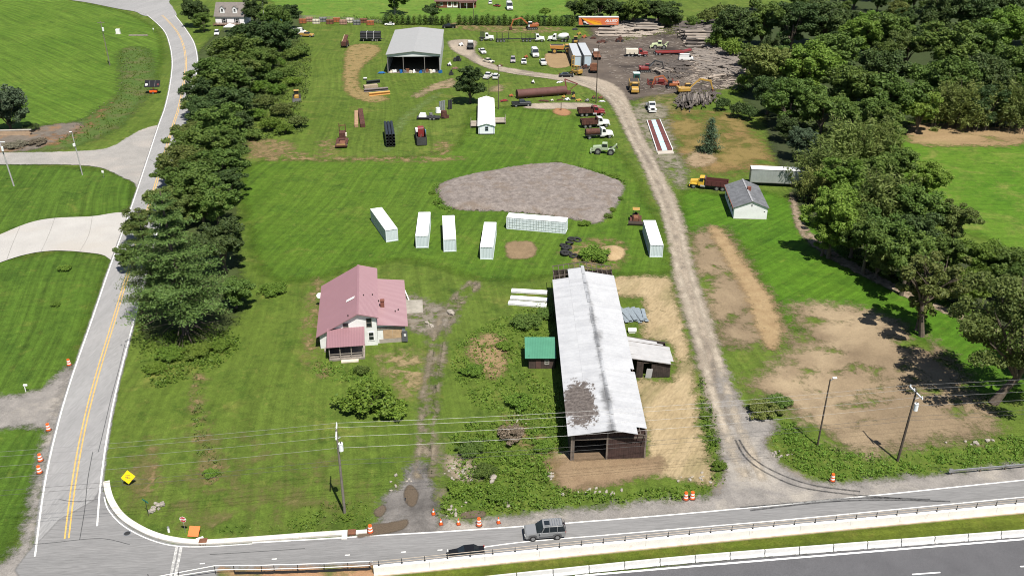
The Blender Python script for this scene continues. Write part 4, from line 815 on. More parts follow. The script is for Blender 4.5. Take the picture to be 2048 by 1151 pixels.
ribbed((-.6, -.8, 2.9), (18.6, -.8, 2.9), (18.6, 4.5, 5.0), (-.6, 4.5, 5.0), 1, .012, .1).put('roof_slope', M('red_brown_shingles', (0.16, 0.09, 0.075), 0.9, var=0.2), bh); ribbed((-.6, 9.8, 2.9), (18.6, 9.8, 2.9), (18.6, 4.5, 5.0), (-.6, 4.5, 5.0), 1, .012, .1).put('roof_slope', M('red_brown_shingles'), bh)
for x in (11, 14, 17): G().box(x, -2.4, 0, .15, .15, 2.6).put('porch_post', white_trim, bh)
G().box(14, -1.3, 2.6, 7.2, 2.6, .12).put('porch_roof', M('red_brown_shingles'), bh)
# ------------------------------------------------------------------ vehicles and machines
tyre_m = M('tyre_rubber', (0.025, 0.025, 0.025), 0.85, var=0.3)
_wc = {}
def wheel(par, x, y, r=0.36, w=0.25, rim=None, name='wheel'):
    rim = rim or steel
    if (r, w) not in _wc:
        _wc[(r, w)] = (G().cyl((0, -w / 2, 0), (0, w / 2, 0), r, n=14).mesh('wheel'), G().cyl((0, -w / 2 - .015, 0), (0, w / 2 + .015, 0), r * .58, n=12).mesh('rim'))
    a, b = _wc[(r, w)]; o = link(name, a, tyre_m, par); o.location = (x, y, r); k = link('rim', b, None, o)
    if not b.materials: b.materials.append(rim)
    if b.materials[0] != rim: k.material_slots[0].link = 'OBJECT'; k.material_slots[0].material = rim
    return o
def P(name, col=None, **k): return M(name, col, k.pop('rough', 0.35), var=k.pop('var', 0.06), scale=k.pop('scale', 0.8), **k)
white_p = P('white_vehicle_paint', (0.68, 0.68, 0.66), dirt=(0.5, 0.47, 0.42, 0.6)); yellow_p = P('machine_yellow', (0.5, 0.3, 0.06), dirt=(0.3, 0.19, 0.09, 0.5), var=0.1)
orange_p = P('machine_orange', (0.45, 0.14, 0.05), dirt=(0.24, 0.1, 0.06, 0.5), var=0.1); red_p = P('machine_red', (0.27, 0.04, 0.035), dirt=(0.15, 0.05, 0.045, 0.5))
green_p = P('pale_green_paint', (0.42, 0.5, 0.33), dirt=(0.25, 0.25, 0.18, 0.6)); black_p = P('black_vehicle_paint', (0.012, 0.012, 0.014)); char_p = P('charcoal_paint', (0.04, 0.042, 0.045))
cream_p = P('cream_paint', (0.62, 0.56, 0.45), dirt=(0.4, 0.33, 0.25, 0.58)); lamp_m = M('lamp_glass', (0.75, 0.75, 0.72), 0.15); tail_m = M('tail_lamp', (0.4, 0.02, 0.015), 0.2)
bare = M('bare_grey_metal', (0.3, 0.3, 0.29), 0.5, 0.4, var=0.2)
def lab_thing(name, label, cat, pa, pb, group=None, z=0.0):
    c, a, L = onto(pa, pb); c.z = z; return thing(name, label, cat, c, a, group)
BODY = {
 'suv': dict(b=[(-2.3, .38), (2.2, .34), (2.36, .55), (2.34, .8), (2.18, .98), (.95, 1.1), (-2.32, 1.12), (-2.38, .7)], c=[(-2.28, 1.1), (1.0, 1.09), (.28, 1.74), (-2.05, 1.78)], r=(-2.02, .24, 1.765), w=.92, ax=(1.42, -1.38), R=.38),
 'car': dict(b=[(-2.2, .3), (2.15, .28), (2.25, .5), (2.15, .72), (.9, .9), (-1.5, .92), (-2.2, .88), (-2.28, .6)], c=[(-1.6, .9), (1.0, .89), (.25, 1.38), (-1.0, 1.4)], r=(-.98, .2, 1.39), w=.88, ax=(1.35, -1.3), R=.32),
 'pickup': dict(b=[(-2.75, .45), (2.55, .42), (2.72, .62), (2.68, .95), (2.5, 1.08), (1.25, 1.18), (-.75, 1.18), (-.75, .75), (-2.75, .75)], c=[(-.72, 1.17), (1.3, 1.17), (.68, 1.78), (-.6, 1.8)], r=(-.56, .62, 1.79), w=.95, ax=(1.75, -1.7), R=.4),
 'van': dict(b=[(-2.8, .4), (2.7, .4), (2.8, .65), (2.65, 1.2), (1.75, 1.35), (-2.8, 1.35)], c=[(-2.8, 1.33), (1.8, 1.33), (1.25, 2.3), (-2.8, 2.4)], r=(-2.78, 1.2, 2.36), w=1.0, ax=(1.8, -1.7), R=.4),
}
def vehicle(kind, name, label, cat, pa, pb, mat, scale=1.0, group=None, load=None, panel=None, detail=False, z=0.0):
    t = lab_thing(name, label, cat, pa, pb, group, z); s = BODY[kind]; w = s['w']; t.scale = (scale,) * 3
    b = G().prism(s['b'], -w, w, 0.04).put('body', mat, t, bevel=0.06, seg=2 if detail else 1)
    G().prism(s['c'], -w + .08, w - .08, 0.14).put('window_band', glass, t, bevel=0.02)
    x0, x1, zt = s['r']; G().box((x0 + x1) / 2, 0, zt - .03, x1 - x0, 2 * (w - .15) * .86, .06).put('roof', mat, t, bevel=0.02)
    for x in s['ax']:
        for y in (-w + .1, w - .1): wheel(t, x, y, s['R'], .24)
    xf = max(p[0] for p in s['b'])
    for y in (-w + .25, w - .25): G().box(xf - .07, y, .66, .12, .34, .16).put('headlight', lamp_m, t); G().box(min(p[0] for p in s['b']) + .03, y * 1.08, .78, .1, .14, .26).put('tail_light', tail_m, t)
    G().box(xf - .05, 0, .52, .12, w * .9, .26).put('grille', dark_steel, t); G().box(xf - .02, 0, .36, .14, w * 1.9, .16).put('bumper', dark_steel if detail else bare, t, bevel=.03)
    if kind == 'pickup':
        for y in (-w + .05, w - .05): G().box(-1.75, y, .75, 1.98, .1, .45).put('bed_side', mat, t)
        G().box(-2.7, 0, .75, .1, 2 * w - .1, .45).put('tailgate', mat, t); G().box(-1.75, 0, .7, 1.96, 2 * w - .2, .06).put('bed_floor', dark_steel, t)
    if kind == 'van':
        for y in (-w + .005, w - .005): G().box(-.9, y * .93, 1.4, 3.6, .06, .85).put('side_panel', mat, t)
    if detail:
        for y in (-1, 1):
            for xa, xb in ((-2.12, -1.4), (-1.33, -.5), (-.43, .42)): pass
            G().prism([(.36, 1.1), (.46, 1.1), (.2, 1.72), (.1, 1.72)], y * (w - .07), y * (w - .16)).put('pillar', mat, t); G().bar((-.48, y * (w - .09), 1.1), (-.48, y * (w - .19), 1.74), .08, .05).put('pillar', mat, t); G().bar((-1.38, y * (w - .09), 1.1), (-1.38, y * (w - .19), 1.75), .09, .05).put('pillar', mat, t)
            G().box(.62, y * (w + .1), 1.1, .14, .2, .15).put('mirror', mat, t, bevel=.03); G().box(-.3, y * (w - .005), .5, 2.1, .03, .16).put('side_moulding', M('grey_cladding', (0.12, 0.12, 0.125), 0.6), t)
            G().bar((-1.95, y * .62, 1.86), (.05, y * .62, 1.86), .05, .05).put('roof_rail', steel, t)
            G().prism([(x, z) for x, z in ((1.98, .4), (1.9, .8), (1.62, .92), (1.2, .92), (.95, .8), (.88, .4))], y * (w - .03), y * (w + .015)).put('wheel_arch', M('grey_cladding'), t); G().prism([(-.82, .4), (-.9, .8), (-1.2, .92), (-1.58, .92), (-1.86, .8), (-1.92, .4)], y * (w - .03), y * (w + .015)).put('wheel_arch', M('grey_cladding'), t)
        for i in range(5): G().box(-1.75 + i * .28, 0, 1.83, .1, 1.26, .035).put('rack_slat', steel, t)
        G().box(-.25, 0, 1.795, .6, .75, .02).put('sunroof', glass, t); G().box(-2.4, 0, 1.05, .06, 1.5, .5, ry=R(8)).put('rear_window', glass, t)
    return t
def truck(name, label, cat, pa, pb, cabmat, L=8.0, bed='dump', bedmat=None, axles=2, group=None, scale=1.0, z=0.0):
    """conventional bonneted truck; origin at chassis centre"""
    t = lab_thing(name, label, cat, pa, pb, group, z); t.scale = (scale,) * 3; h = L / 2; bedmat = bedmat or rust
    G().box(-.2, 0, .75, L - .5, .85, .25).put('chassis', dark_steel, t)
    G().prism([(h - 1.9, .85), (h - .1, .8), (h, 1.0), (h - .05, 1.7), (h - 1.9, 1.95)], -.78, .78, .08).put('bonnet', cabmat, t, bevel=.07)
    cb = G().prism([(h - 3.2, .75), (h - 1.85, .75), (h - 1.85, 1.95), (h - 2.1, 2.72), (h - 3.15, 2.75)], -1.0, 1.0, .07).put('cab', cabmat, t, bevel=.07)
    G().prism([(h - 1.84, 1.98), (h - 1.8, 1.98), (h - 2.03, 2.62), (h - 2.07, 2.62)], -.82, .82).put('windscreen', glass, cb)
    for y in (-.99, .99): G().prism([(h - 2.95, 1.75), (h - 2.0, 1.75), (h - 2.2, 2.5), (h - 2.95, 2.55)], y * .96, y * 1.0).put('side_window', glass, cb)
    for y in (-.85, .85):
        G().box(h - .9, y * 1.08, .95, 1.3, .5, .3, top=(.7, .9)).put('fender', cabmat, t, bevel=.05); G().box(h - .02, y * .85, 1.05, .08, .28, .22).put('headlight', lamp_m, t)
        wheel(t, h - .95, y * 1.15, .5, .3)
        for k in range(axles): wheel(t, -h + 1.0 + k * 1.3, y * 1.1, .5, .5)
        G().cyl((h - 3.5, y * 1.05, .7), (h - 2.4, y * 1.05, .7), .3, n=10).put('fuel_tank', bare, t)
    G().box(h + .02, 0, .5, .2, 2.1, .3).put('bumper', cabmat, t); G().box(h - .02, 0, 1.0, .06, 1.0, .6).put('grille', dark_steel, t)
    G().cyl((h - 3.35, .85, 1.0), (h - 3.35, .85, 3.2), .08).put('exhaust', steel, t)
    x0, x1 = -h, h - 3.5; cx, l = (x0 + x1) / 2, x1 - x0
    if bed == 'dump':
        b = G().box(cx, 0, 1.05, l, 2.4, .12).put('bed_floor', bedmat, t)
        for y in (-1.17, 1.17):
            G().box(cx, y, 1.17, l, .08, 1.05).put('bed_side', bedmat, t)
            for k in range(5): G().box(x0 + (k + .5) * l / 5, y * 1.04, 1.15, .12, .1, 1.05).put('bed_rib', bedmat, t)
        G().box(x1, 0, 1.1, .1, 2.42, 1.5).put('bed_headboard', bedmat, t); G().box(x0, 0, 1.15, .08, 2.4, 1.1).put('tailgate', bedmat, t); G().box(x1 + .45, 0, 2.55, .9, 2.2, .07).put('cab_shield', bedmat, t)
    elif bed == 'flat':
        G().box(cx, 0, 1.05, l, 2.4, .14).put('flat_deck', bedmat, t); G().box(x1, 0, 1.15, .1, 2.3, .9).put('headboard', bedmat, t)
    elif bed == 'log':
        G().box(cx, 0, 1.0, l, .9, .18).put('deck_beam', dark_steel, t)
        for k in range(4):
            x = x0 + .4 + k * (l - .8) / 3; G().box(x, 0, 1.15, .18, 2.4, .15).put('bunk', dark_steel, t)
            for y in (-1.15, 1.15): G().box(x, y, 1.2, .12, .12, 2.1).put('stake', dark_steel, t)
    elif bed == 'tank':
        G().cyl((x0 + .1, 0, 1.75), (x1 - .1, 0, 1.75), .85, n=16).put('tank', bedmat, t); G().box(cx, 0, .95, l, 1.6, .2).put('tank_cradle', dark_steel, t)
    elif bed == 'box':
        G().box(cx, 0, 1.05, l, 2.3, 1.7).put('box_body', bedmat, t, bevel=.04)
        for x in (-.3, .3): G().box(cx + x * l * .6, -1.17, 1.15, .35, .05, .4).put('side_hatch', dark_steel, t)
    elif bed == 'mixer':
        G().tube([(x1 - .2, 0, 1.7), (x1 - 1.0, 0, 1.9), (cx, 0, 2.05), (x0 + .9, 0, 2.5), (x0 + .2, 0, 2.75)], [.5, 1.0, 1.25, .9, .5], 16).put('mixer_drum', cabmat, t, smooth=True); G().box(x0 + .3, 0, 1.0, .3, 1.4, 1.4).put('drum_stand', dark_steel, t); G().bar((x0, 0, 2.3), (x0 - .6, 0, 1.0), .5, .1).put('chute', bare, t)
    return t
def excavator(name, label, pa, pb, mat, cabmat=None, reach=6.0, scale=1.0, blm=None):
    """tracked digger facing +x with a folded boom"""
    t = lab_thing(name, label, 'excavator', pa, pb); t.scale = (scale,) * 3; cabmat = cabmat or mat; blm = blm or mat
    for y in (-1.05, 1.05):
        k = G().prism([(-1.7, .0), (1.7, 0), (1.95, .3), (1.95, .55), (1.7, .82), (-1.7, .82), (-1.95, .55), (-1.95, .3)], y - .28, y + .28).put('track', dark_steel, t)
        for i in range(5): G().cyl((-1.3 + i * .65, y - .3, .35), (-1.3 + i * .65, y + .3, .35), .2, n=8).put('track_roller', bare, k)
    G().box(0, 0, .6, 1.6, 1.5, .4).put('undercarriage', dark_steel, t)
    G().box(-.5, 0, 1.0, 3.2, 2.4, .95).put('engine_house', mat, t, bevel=.08); G().box(-1.95, 0, 1.0, .6, 2.4, 1.15).put('counterweight', mat, t, bevel=.12); G().cyl((-.9, .5, 1.9), (-.9, .5, 2.5), .07).put('exhaust', dark_steel, t)
    c = G().box(.75, .7, 1.0, 1.5, .95, 1.75, top=(.85, .9)).put('cab', cabmat, t, bevel=.06); G().box(.8, .7, 1.85, 1.56, .98, .7, top=(.88, .9)).put('cab_window', glass, c)
    a, b, e = (.9, -.2, 1.4), (reach * .5, -.2, 4.0), (reach * .92, -.2, 3.3)
    G().bar(a, b, .38, .5).put('boom', blm, t, bevel=.03); G().bar(b, e, .34, .42).put('boom', blm, t, bevel=.03); f = (reach, -.2, 1.1); G().bar((reach * .86, -.2, 3.75), f, .3, .36).put('stick', blm, t, bevel=.03)
    G().cyl((1.2, -.45, 1.5), (reach * .42, -.45, 3.3), .08).put('hydraulic_ram', steel, t)
    G().prism([(reach - .5, .1), (reach + .25, .0), (reach + .5, .5), (reach + .3, 1.1), (reach - .2, 1.15)], -.75, .35).put('bucket', rust, t); return t
def skidder(name, label, pa, pb, mat):
    t = lab_thing(name, label, 'skidder', pa, pb)
    for x in (-1.6, 1.6):
        for y in (-1.05, 1.05): wheel(t, x, y, .78, .6, bare)
    G().prism([(.3, .9), (3.0, .9), (3.1, 1.2), (2.9, 1.85), (.3, 2.15)], -.65, .65, .06).put('bonnet', mat, t, bevel=.06)
    c = G().prism([(-.75, 1.1), (.75, 1.1), (.65, 2.85), (-.6, 2.85)], -.7, .7, .06).put('cab', mat, t, bevel=.04); G().box(0, 0, 1.9, 1.2, 1.44, .7).put('cab_opening', glass, c)
    G().prism([(-2.6, .8), (-.8, .8), (-.8, 1.3), (-2.6, 1.3)], -.6, .6).put('rear_frame', mat, t, bevel=.04)
    for y in (-.45, .45): G().bar((-1.7, y, 1.3), (-2.9, y, 2.5), .2, .25).put('arch_leg', mat, t)
    G().bar((-2.9, -.6, 2.5), (-2.9, .6, 2.5), .25, .25).put('arch_bar', mat, t); G().bar((-2.9, 0, 2.45), (-3.1, 0, 1.5), .3, .3).put('grapple', dark_steel, t); G().prism([(3.2, .2), (3.35, .2), (3.55, 1.0), (3.4, 1.0)], -1.2, 1.2).put('blade', mat, t)
    for y in (-.6, .6): G().bar((2.2, y, .9), (3.3, y, .6), .15).put('blade_arm', mat, t)
    return t
def dozer(name, label, pa, pb, mat, wheels=False, cat='bulldozer', bladem=None, cabm=None):
    t = lab_thing(name, label, cat, pa, pb)
    for y in (-.95, .95):
        if wheels:
            for x in (-1.3, 1.3): wheel(t, x, y, .7, .5, mat)
        else: G().prism([(-1.5, 0), (1.3, 0), (1.7, .4), (1.4, .85), (-1.4, .9), (-1.75, .5)], y - .25, y + .25).put('track', rust, t)
    G().box(.85, 0, .75, 1.7, 1.15, .85, top=(.95, .85)).put('bonnet', mat, t, bevel=.06); G().box(-.6, 0, .6, 1.7, 1.4, .8).put('rear_body', mat, t, bevel=.05)
    for x in (-1.1, .05):
        for y in (-.6, .6): G().box(x, y, 1.3, .09, .09, 1.35).put('cab_post', dark_steel, t)
    G().box(-.5, 0, 2.65, 1.5, 1.5, .12).put('canopy', cabm or mat, t, bevel=.03); G().box(-.55, 0, 1.35, .6, .6, .55).put('seat', black_in, t)
    if wheels: G().box(-.5, 0, 1.6, 1.1, 1.2, .95).put('cab_window', glass, t)
    if wheels: G().prism([(2.2, .15), (3.1, .1), (2.5, 1.0), (2.2, 1.0)], -1.25, 1.25).put('bucket', bladem or dark_steel, t)
    else: G().prism([(2.0, .1), (2.2, .1), (2.35, .5), (2.2, 1.0), (2.05, 1.0)], -1.5, 1.5).put('blade', bladem or rust, t)
    for y in (-.75, .75): G().bar((0.3, y, 1.0 if wheels else .55), (2.2, y, .55), .16, .2).put('push_arm', mat, t)
    return t

# ---- on the roads
vehicle('suv', 'moving_suv', 'silver grey sport utility vehicle driving on the access road', 'car', (1127, 1069), (1050, 1074), P('silver_paint', (0.34, 0.345, 0.35), metal=0.3, rough=0.3, var=0.03), 1.0, detail=True, z=0.16)
vehicle('car', 'black_car', 'black car mostly hidden behind the white parapet and railing', 'car', (970, 1112), (895, 1119.5), black_p, 0.92, z=0.16)

# ---- six white storage containers
c_white = P('container_white', (0.8, 0.8, 0.8), var=0.03, dirt=(0.7, 0.69, 0.67, 0.66)); c_side = P('container_grey_white', (0.52, 0.58, 0.6), var=0.05); c_frame = P('container_frame', (0.6, 0.65, 0.67), var=0.04)
CL, CW, CH = 12.19, 2.44, 2.62
def corr(p, q, z0, z1, pitch=0.28, d=0.045):
    """corrugated wall panel between two ground points"""
    p = Vector(p); q = Vector(q); dd = q - p; n = max(2, round(dd.length / pitch)); nr = Vector((dd.y, -dd.x, 0)).normalized(); V = []
    T = []
    for i in range(n): T += [((i + .02) / n, 0), ((i + .36) / n, 0), ((i + .5) / n, 1), ((i + .86) / n, 1)]
    T.append((1, 0))
    for z in (z0, z1):
        for t, k in T: V.append(p + dd * t - nr * d * k + Vector((0, 0, z)))
    m = len(T); return G().add(V, [(i, i + 1, m + i + 1, m + i) for i in range(m - 1)])
def make_container():
    t = thing('storage_container', '', 'container')
    rf = ribbed((-CL / 2 + .08, -CW / 2 + .05, CH - .03), (CL / 2 - .08, -CW / 2 + .05, CH - .03), (CL / 2 - .08, CW / 2 - .05, CH - .03), (-CL / 2 + .08, CW / 2 - .05, CH - .03), 0.25, 0.015, 0.02).put('roof', c_white, t)
    for y in (-CW / 2 + .04, CW / 2 - .04): G().box(0, y, 0.05, CL, .1, .16).put('bottom_rail', c_frame, t); G().box(0, y, CH - .1, CL, .1, .1).put('top_rail', c_white, t)
    for x in (-CL / 2 + .06, CL / 2 - .06):
        for y in (-CW / 2 + .06, CW / 2 - .06): G().box(x, y, 0, .14, .14, CH).put('corner_post', c_frame, t)
        G().box(x, 0, CH - .1, .12, CW - .2, .1).put('end_header', c_white, t); G().box(x, 0, .05, .12, CW - .2, .15).put('end_sill', c_frame, t)
    corr((CL / 2 - .06, -CW / 2 + .1, 0), (CL / 2 - .06, CW / 2 - .1, 0), .2, CH - .1).put('end_wall', c_side, t); corr((-CL / 2 + .1, CW / 2 - .06, 0), (CL / 2 - .1, CW / 2 - .06, 0), .2, CH - .1).put('side_wall', c_side, t)
    G().box(0, 0, .12, CL - .2, CW - .2, .08).put('floor', dark_steel, t)
    for s in (-1, 1): G().box(-CL / 2 + .05, s * .57, .2, .05, 1.1, CH - .32).put('end_door', c_side, t); G().bar((-CL / 2 + .0, s * .3, .25), (-CL / 2 + .0, s * .3, CH - .2), .05).put('locking_bar', steel, t)
    w = (CL - .3) / 4
    for i in range(4):     # four pairs of side doors
        x0 = -CL / 2 + .15 + i * w; G().box(x0, -CW / 2 + .05, .2, .18, .08, CH - .3).put('door_jamb', c_frame, t)
        for k in range(2):
            xc = x0 + .12 + (k + .5) * (w - .15) / 2; d = G().box(xc, -CW / 2 + .07, .22, (w - .2) / 2, .05, CH - .36).put('side_door', c_side, t)
            for z in (.35, .95, 1.5, 2.02): G().box(xc, -CW / 2 + .03, z, (w - .5) / 2, .05, .34).put('pressed_panel', c_frame, d)
            for dx in (-.3, .3): G().bar((xc + dx, -CW / 2 - .01, .25), (xc + dx, -CW / 2 - .01, CH - .18), .04).put('locking_bar', steel, d)
    return t
proto = make_container()
CONT = [((747, 409), (783, 458.5), 1, 'white storage container standing aslant, leftmost of the row'), ((849.7, 418.6), (843.4, 471.1), 1, 'white storage container, second from the left in the row'),
        ((896.4, 424.4), (899.3, 478.5), 1, 'white storage container, third from the left in the row'), ((981.5, 438.3), (973, 493.7), 1, 'white storage container left of the broadside one'),
        ((1296.7, 433.7), (1314, 489.5), 1, 'white storage container beside the gravel drive'), ((1013, 458), (1131, 468), 0, 'white storage container lying broadside with its side doors in view')]
for i, (a, b, end, lab) in enumerate(CONT):
    o = proto if i == 0 else copy_tree(proto)
    if end:
        pa, pb = at(*a, CH), at(*b, CH); d = pb - pa; an = math.atan2(d.y, d.x); c = (pb - d.normalized() * CL / 2); o.location = (c.x, c.y, 0.0); o.rotation_euler = (0, 0, an)
        if i != 4 and i != 0: o.rotation_euler = (0, 0, an)
    else:
        c, an, _ = onto(a, b); o.location = (c.x - math.sin(an) * CW / 2, c.y + math.cos(an) * CW / 2, 0); o.rotation_euler = (0, 0, an)
    tag(o, lab, 'container', 'white storage containers on the lawn')
# ---- lorries and machines around the yard
vehicle('pickup', 'white_pickup', 'white pickup with an open tool body at the drive edge', 'pickup', (958, 100), (972, 113), white_p, .95)
truck('flatbed_truck', 'white cab flatbed truck facing away beside the equipment shed', 'truck', (940, 107), (942, 87), white_p, 7.0, 'flat', dark_steel, 1)
vehicle('car', 'stripped_car', 'cream stripped car with a bare engine bay on the drive edge', 'car', (964, 122), (990, 128), cream_p, 1.0)
vehicle('suv', 'mauve_suv', 'faded mauve sport utility vehicle left of the white saloon', 'car', (1026, 114), (1026, 134), P('faded_mauve', (0.36, 0.31, 0.33)), .95)
vehicle('car', 'white_saloon', 'white saloon car between the mauve one and the white pickup', 'car', (1046, 116), (1049, 138), white_p, 1.05)
vehicle('van', 'step_van', 'tall white delivery van parked nose toward the drive', 'van', (1063, 100), (1077, 125), white_p, 1.15)
vehicle('pickup', 'loaded_pickup', 'white pickup with dark scrap in its bed beside the delivery van', 'pickup', (1092, 138), (1080, 120), white_p, 1.0)
vehicle('pickup', 'pickup_behind_tree', 'white pickup half hidden by the round dark tree', 'pickup', (968, 162), (984, 150), white_p, 1.0)
vehicle('suv', 'white_suv', 'white sport utility vehicle right of the round dark tree', 'car', (988, 163), (996, 151), white_p, .95)
vehicle('pickup', 'dark_pickup', 'dark grey pickup parked below the rusty tank', 'pickup', (1022, 213), (1064, 211), char_p, 1.05)
truck('log_truck', 'white truck with tall black log stakes behind its cab', 'truck', (1043, 83), (1087, 83), white_p, 9.0, 'log', axles=3)
lt2 = lab_thing('log_trailer', 'empty black log trailer with upright stakes behind the white truck', 'trailer', (992, 84), (1040, 83))
G().box(0, 0, .9, 9.5, .35, .3).put('drawbar', dark_steel, lt2)
for x in (-4.2, -2.2, .2):
    G().box(x, 0, 1.1, .2, 2.4, .18).put('bunk', dark_steel, lt2)
    for y in (-1.15, 1.15): G().box(x, y, 1.2, .13, .13, 2.4).put('stake', dark_steel, lt2)
for x in (-4.0, -2.8, -1.6):
    for y in (-1, 1): wheel(lt2, x, y, .5, .5)
truck('cab_chassis', 'small white cab truck with a bare black chassis', 'truck', (958, 81), (988, 81), white_p, 5.5, 'log', axles=1)
truck('mixer_truck', 'white concrete mixer truck beyond the yellow dump truck', 'truck', (1136, 84), (1098, 82), white_p, 8.0, 'mixer', axles=2)
def hauler(name, label, pa, pb, bedm=None, full=True):
    t = lab_thing(name, label, 'dump truck', pa, pb); bedm = bedm or yellow_p
    for y in (-1.2, 1.2):
        for x in (-2.6, 2.1): wheel(t, x, y, .95, .7, yellow_p)
    G().box(0, 0, 1.0, 7.4, 1.2, .5).put('chassis', dark_steel, t)
    G().prism([(-4.2, 1.9), (.6, 1.5), (1.0, 2.9), (-4.3, 2.9)], -1.5, 1.5).put('dump_body', bedm, t, bevel=.05); G().box(-1.7, 0, 2.86, 4.6, 2.6, .07).put('body_load', M('dark_load', (0.06, 0.05, 0.045), 0.9), t)
    G().prism([(2.6, 1.1), (4.6, 1.0), (4.6, 1.7), (2.6, 2.1)], -1.15, 1.15, .1).put('bonnet', yellow_p, t, bevel=.1); c = G().box(1.9, 0, 1.4, 1.5, 1.9, 1.75, top=(.85, .9)).put('cab', yellow_p, t, bevel=.08); G().box(1.95, 0, 2.2, 1.56, 1.95, .65, top=(.9, .92)).put('cab_window', glass, c); G().box(4.55, 0, .7, .2, 2.4, .5).put('bumper', yellow_p, t)
    return t
hauler('quarry_truck', 'faded yellow quarry dump truck with one huge tyre in view', (1106, 106), (1140, 106), P('faded_orange_yellow', (0.5, 0.24, 0.06), dirt=(0.3, 0.15, 0.06, 0.55)))
hauler('articulated_hauler', 'yellow articulated hauler facing the drive below the green cabin', (1264, 168), (1272, 196))
excavator('orange_excavator', 'orange excavator with a white cab in front of the hedge', (1075, 58), (1052, 59), orange_p, white_p, 7.5, 1.15)
excavator('yellow_excavator', 'yellow excavator reaching right over the log heap', (1356, 189), (1384, 188), yellow_p, yellow_p, 7.5, 1.15)
excavator('orange_digger', 'orange log loader with a dark cab amid the red scrap', (1357, 176), (1330, 176), orange_p, dark_steel, 6.5, 0.95)
excavator('red_log_loader', 'red tracked log loader beside the dark log heap', (1283, 144), (1297, 144), red_p, red_p, 6.5, .95, dark_steel)
skidder('green_skidder', 'pale green log skidder standing alone on the lawn', (1228, 308), (1190, 306), green_p)
skidder('yard_skidder', 'pale lime log skidder at the top of the yard', (1333, 98), (1305, 97), P('lime_paint', (0.55, 0.62, 0.36)))
dozer('wheel_loader', 'yellow wheel loader facing the camera beside the bramble bank', (594, 192), (594, 207), yellow_p, True, 'loader')
dozer('small_dozer', 'brown bulldozer with a yellow canopy beside the drive container', (1271, 437), (1271, 450), rust_l, False, 'bulldozer', M('dark_blade', (0.07, 0.05, 0.04), 0.8), yellow_p)
dozer('parked_loader', 'yellow loader cab showing behind the grey box trailers', (1152, 92), (1150, 82), yellow_p, True, 'loader')
truck('red_cab_dump_truck', 'red cab dump truck with a rusty bed, farthest of the parked three', 'dump truck', (1158, 232), (1206, 230), P('truck_red', (0.25, 0.035, 0.04)), 7.6, 'dump', rust, 2)
truck('white_dump_truck', 'white cab dump truck with a rusty bed, middle of the parked three', 'dump truck', (1162, 255), (1217, 252), white_p, 7.8, 'dump', rust, 2)
truck('tank_truck', 'white cab truck with a rusty tank, nearest of the parked three', 'truck', (1170, 277), (1224, 274), white_p, 7.4, 'tank', rust, 1)
truck('yellow_dump_truck', 'yellow cab dump truck with a dark red bed beside the garage', 'dump truck', (1452, 380), (1382, 373), P('cab_yellow', (0.56, 0.34, 0.04), dirt=(0.4, 0.24, 0.06, 0.58)), 8.4, 'dump', P('dark_red_bed', (0.1, 0.028, 0.024), rough=.8), 2)
truck('red_cab_box_truck', 'red cab truck carrying a cream box in the open yard', 'truck', (1253, 113), (1293, 113), red_p, 7.8, 'box', cream_p, 2)
truck('white_crane_truck', 'white service truck with a folded crane at the end of the weighbridge', 'truck', (1295, 206), (1309, 235), white_p, 7.4, 'flat', bare, 1)
truck('white_flatbed', 'white cab truck with a rusty flat bed right of the grey box trailers', 'truck', (1200, 130), (1186, 102), white_p, 8.5, 'flat', rust_l, 2)
truck('brown_tipper', 'brown rusty tipper truck backed up to the yard drive', 'truck', (1188, 153), (1186, 134), P('brown_cab', (0.2, 0.1, 0.05), rough=.7), 6.4, 'dump', rust_l, 1)
vehicle('van', 'yard_van', 'white van with its bonnet off beside the red deck trailer', 'van', (1358, 121), (1386, 121), white_p, .95)
vehicle('car', 'covered_car', 'black car under the rusty crane arm beside the drive', 'car', (1121, 154), (1144, 154), black_p, 1.05)
vehicle('pickup', 'yellow_pickup', 'yellow truck nosing out from the bramble hedge', 'pickup', (603, 73), (624, 74), yellow_p, 1.05)
vehicle('van', 'white_bramble_van', 'white van behind the yellow truck at the bramble hedge', 'van', (590, 70), (608, 67), white_p, 1.0)
vehicle('suv', 'cottage_white_car', 'white car with a dark windscreen beside the cottage', 'car', (536, 38), (526, 45), white_p, 1.0)
vehicle('pickup', 'sky_blue_pickup', 'sky blue pickup beside the cottage', 'pickup', (560, 44), (546, 44), P('sky_blue', (0.2, 0.5, 0.68)), 1.0)
vehicle('suv', 'cottage_front_car', 'white car parked in front of the cottage deck', 'car', (436, 64), (432, 76), white_p, 1.0)
vehicle('car', 'brick_house_car', 'white car parked near the brick house', 'car', (981, 14), (980, 2), white_p, 1.0)
vehicle('car', 'red_hatchback', 'small red car near the brick house', 'car', (997, 14), (990, 13), red_p, .8)
vehicle('van', 'box_van', 'white box van on the grass beyond the hedge', 'van', (1016, 12), (1022, 26), white_p, 1.35)
vehicle('pickup', 'hedge_pickup', 'black pickup parked along the hedge', 'pickup', (908, 56), (888, 56), black_p, 1.0)
vehicle('car', 'white_hedge_car', 'low white car at the left end of the hedge', 'car', (787, 51), (772, 51), white_p, .9)

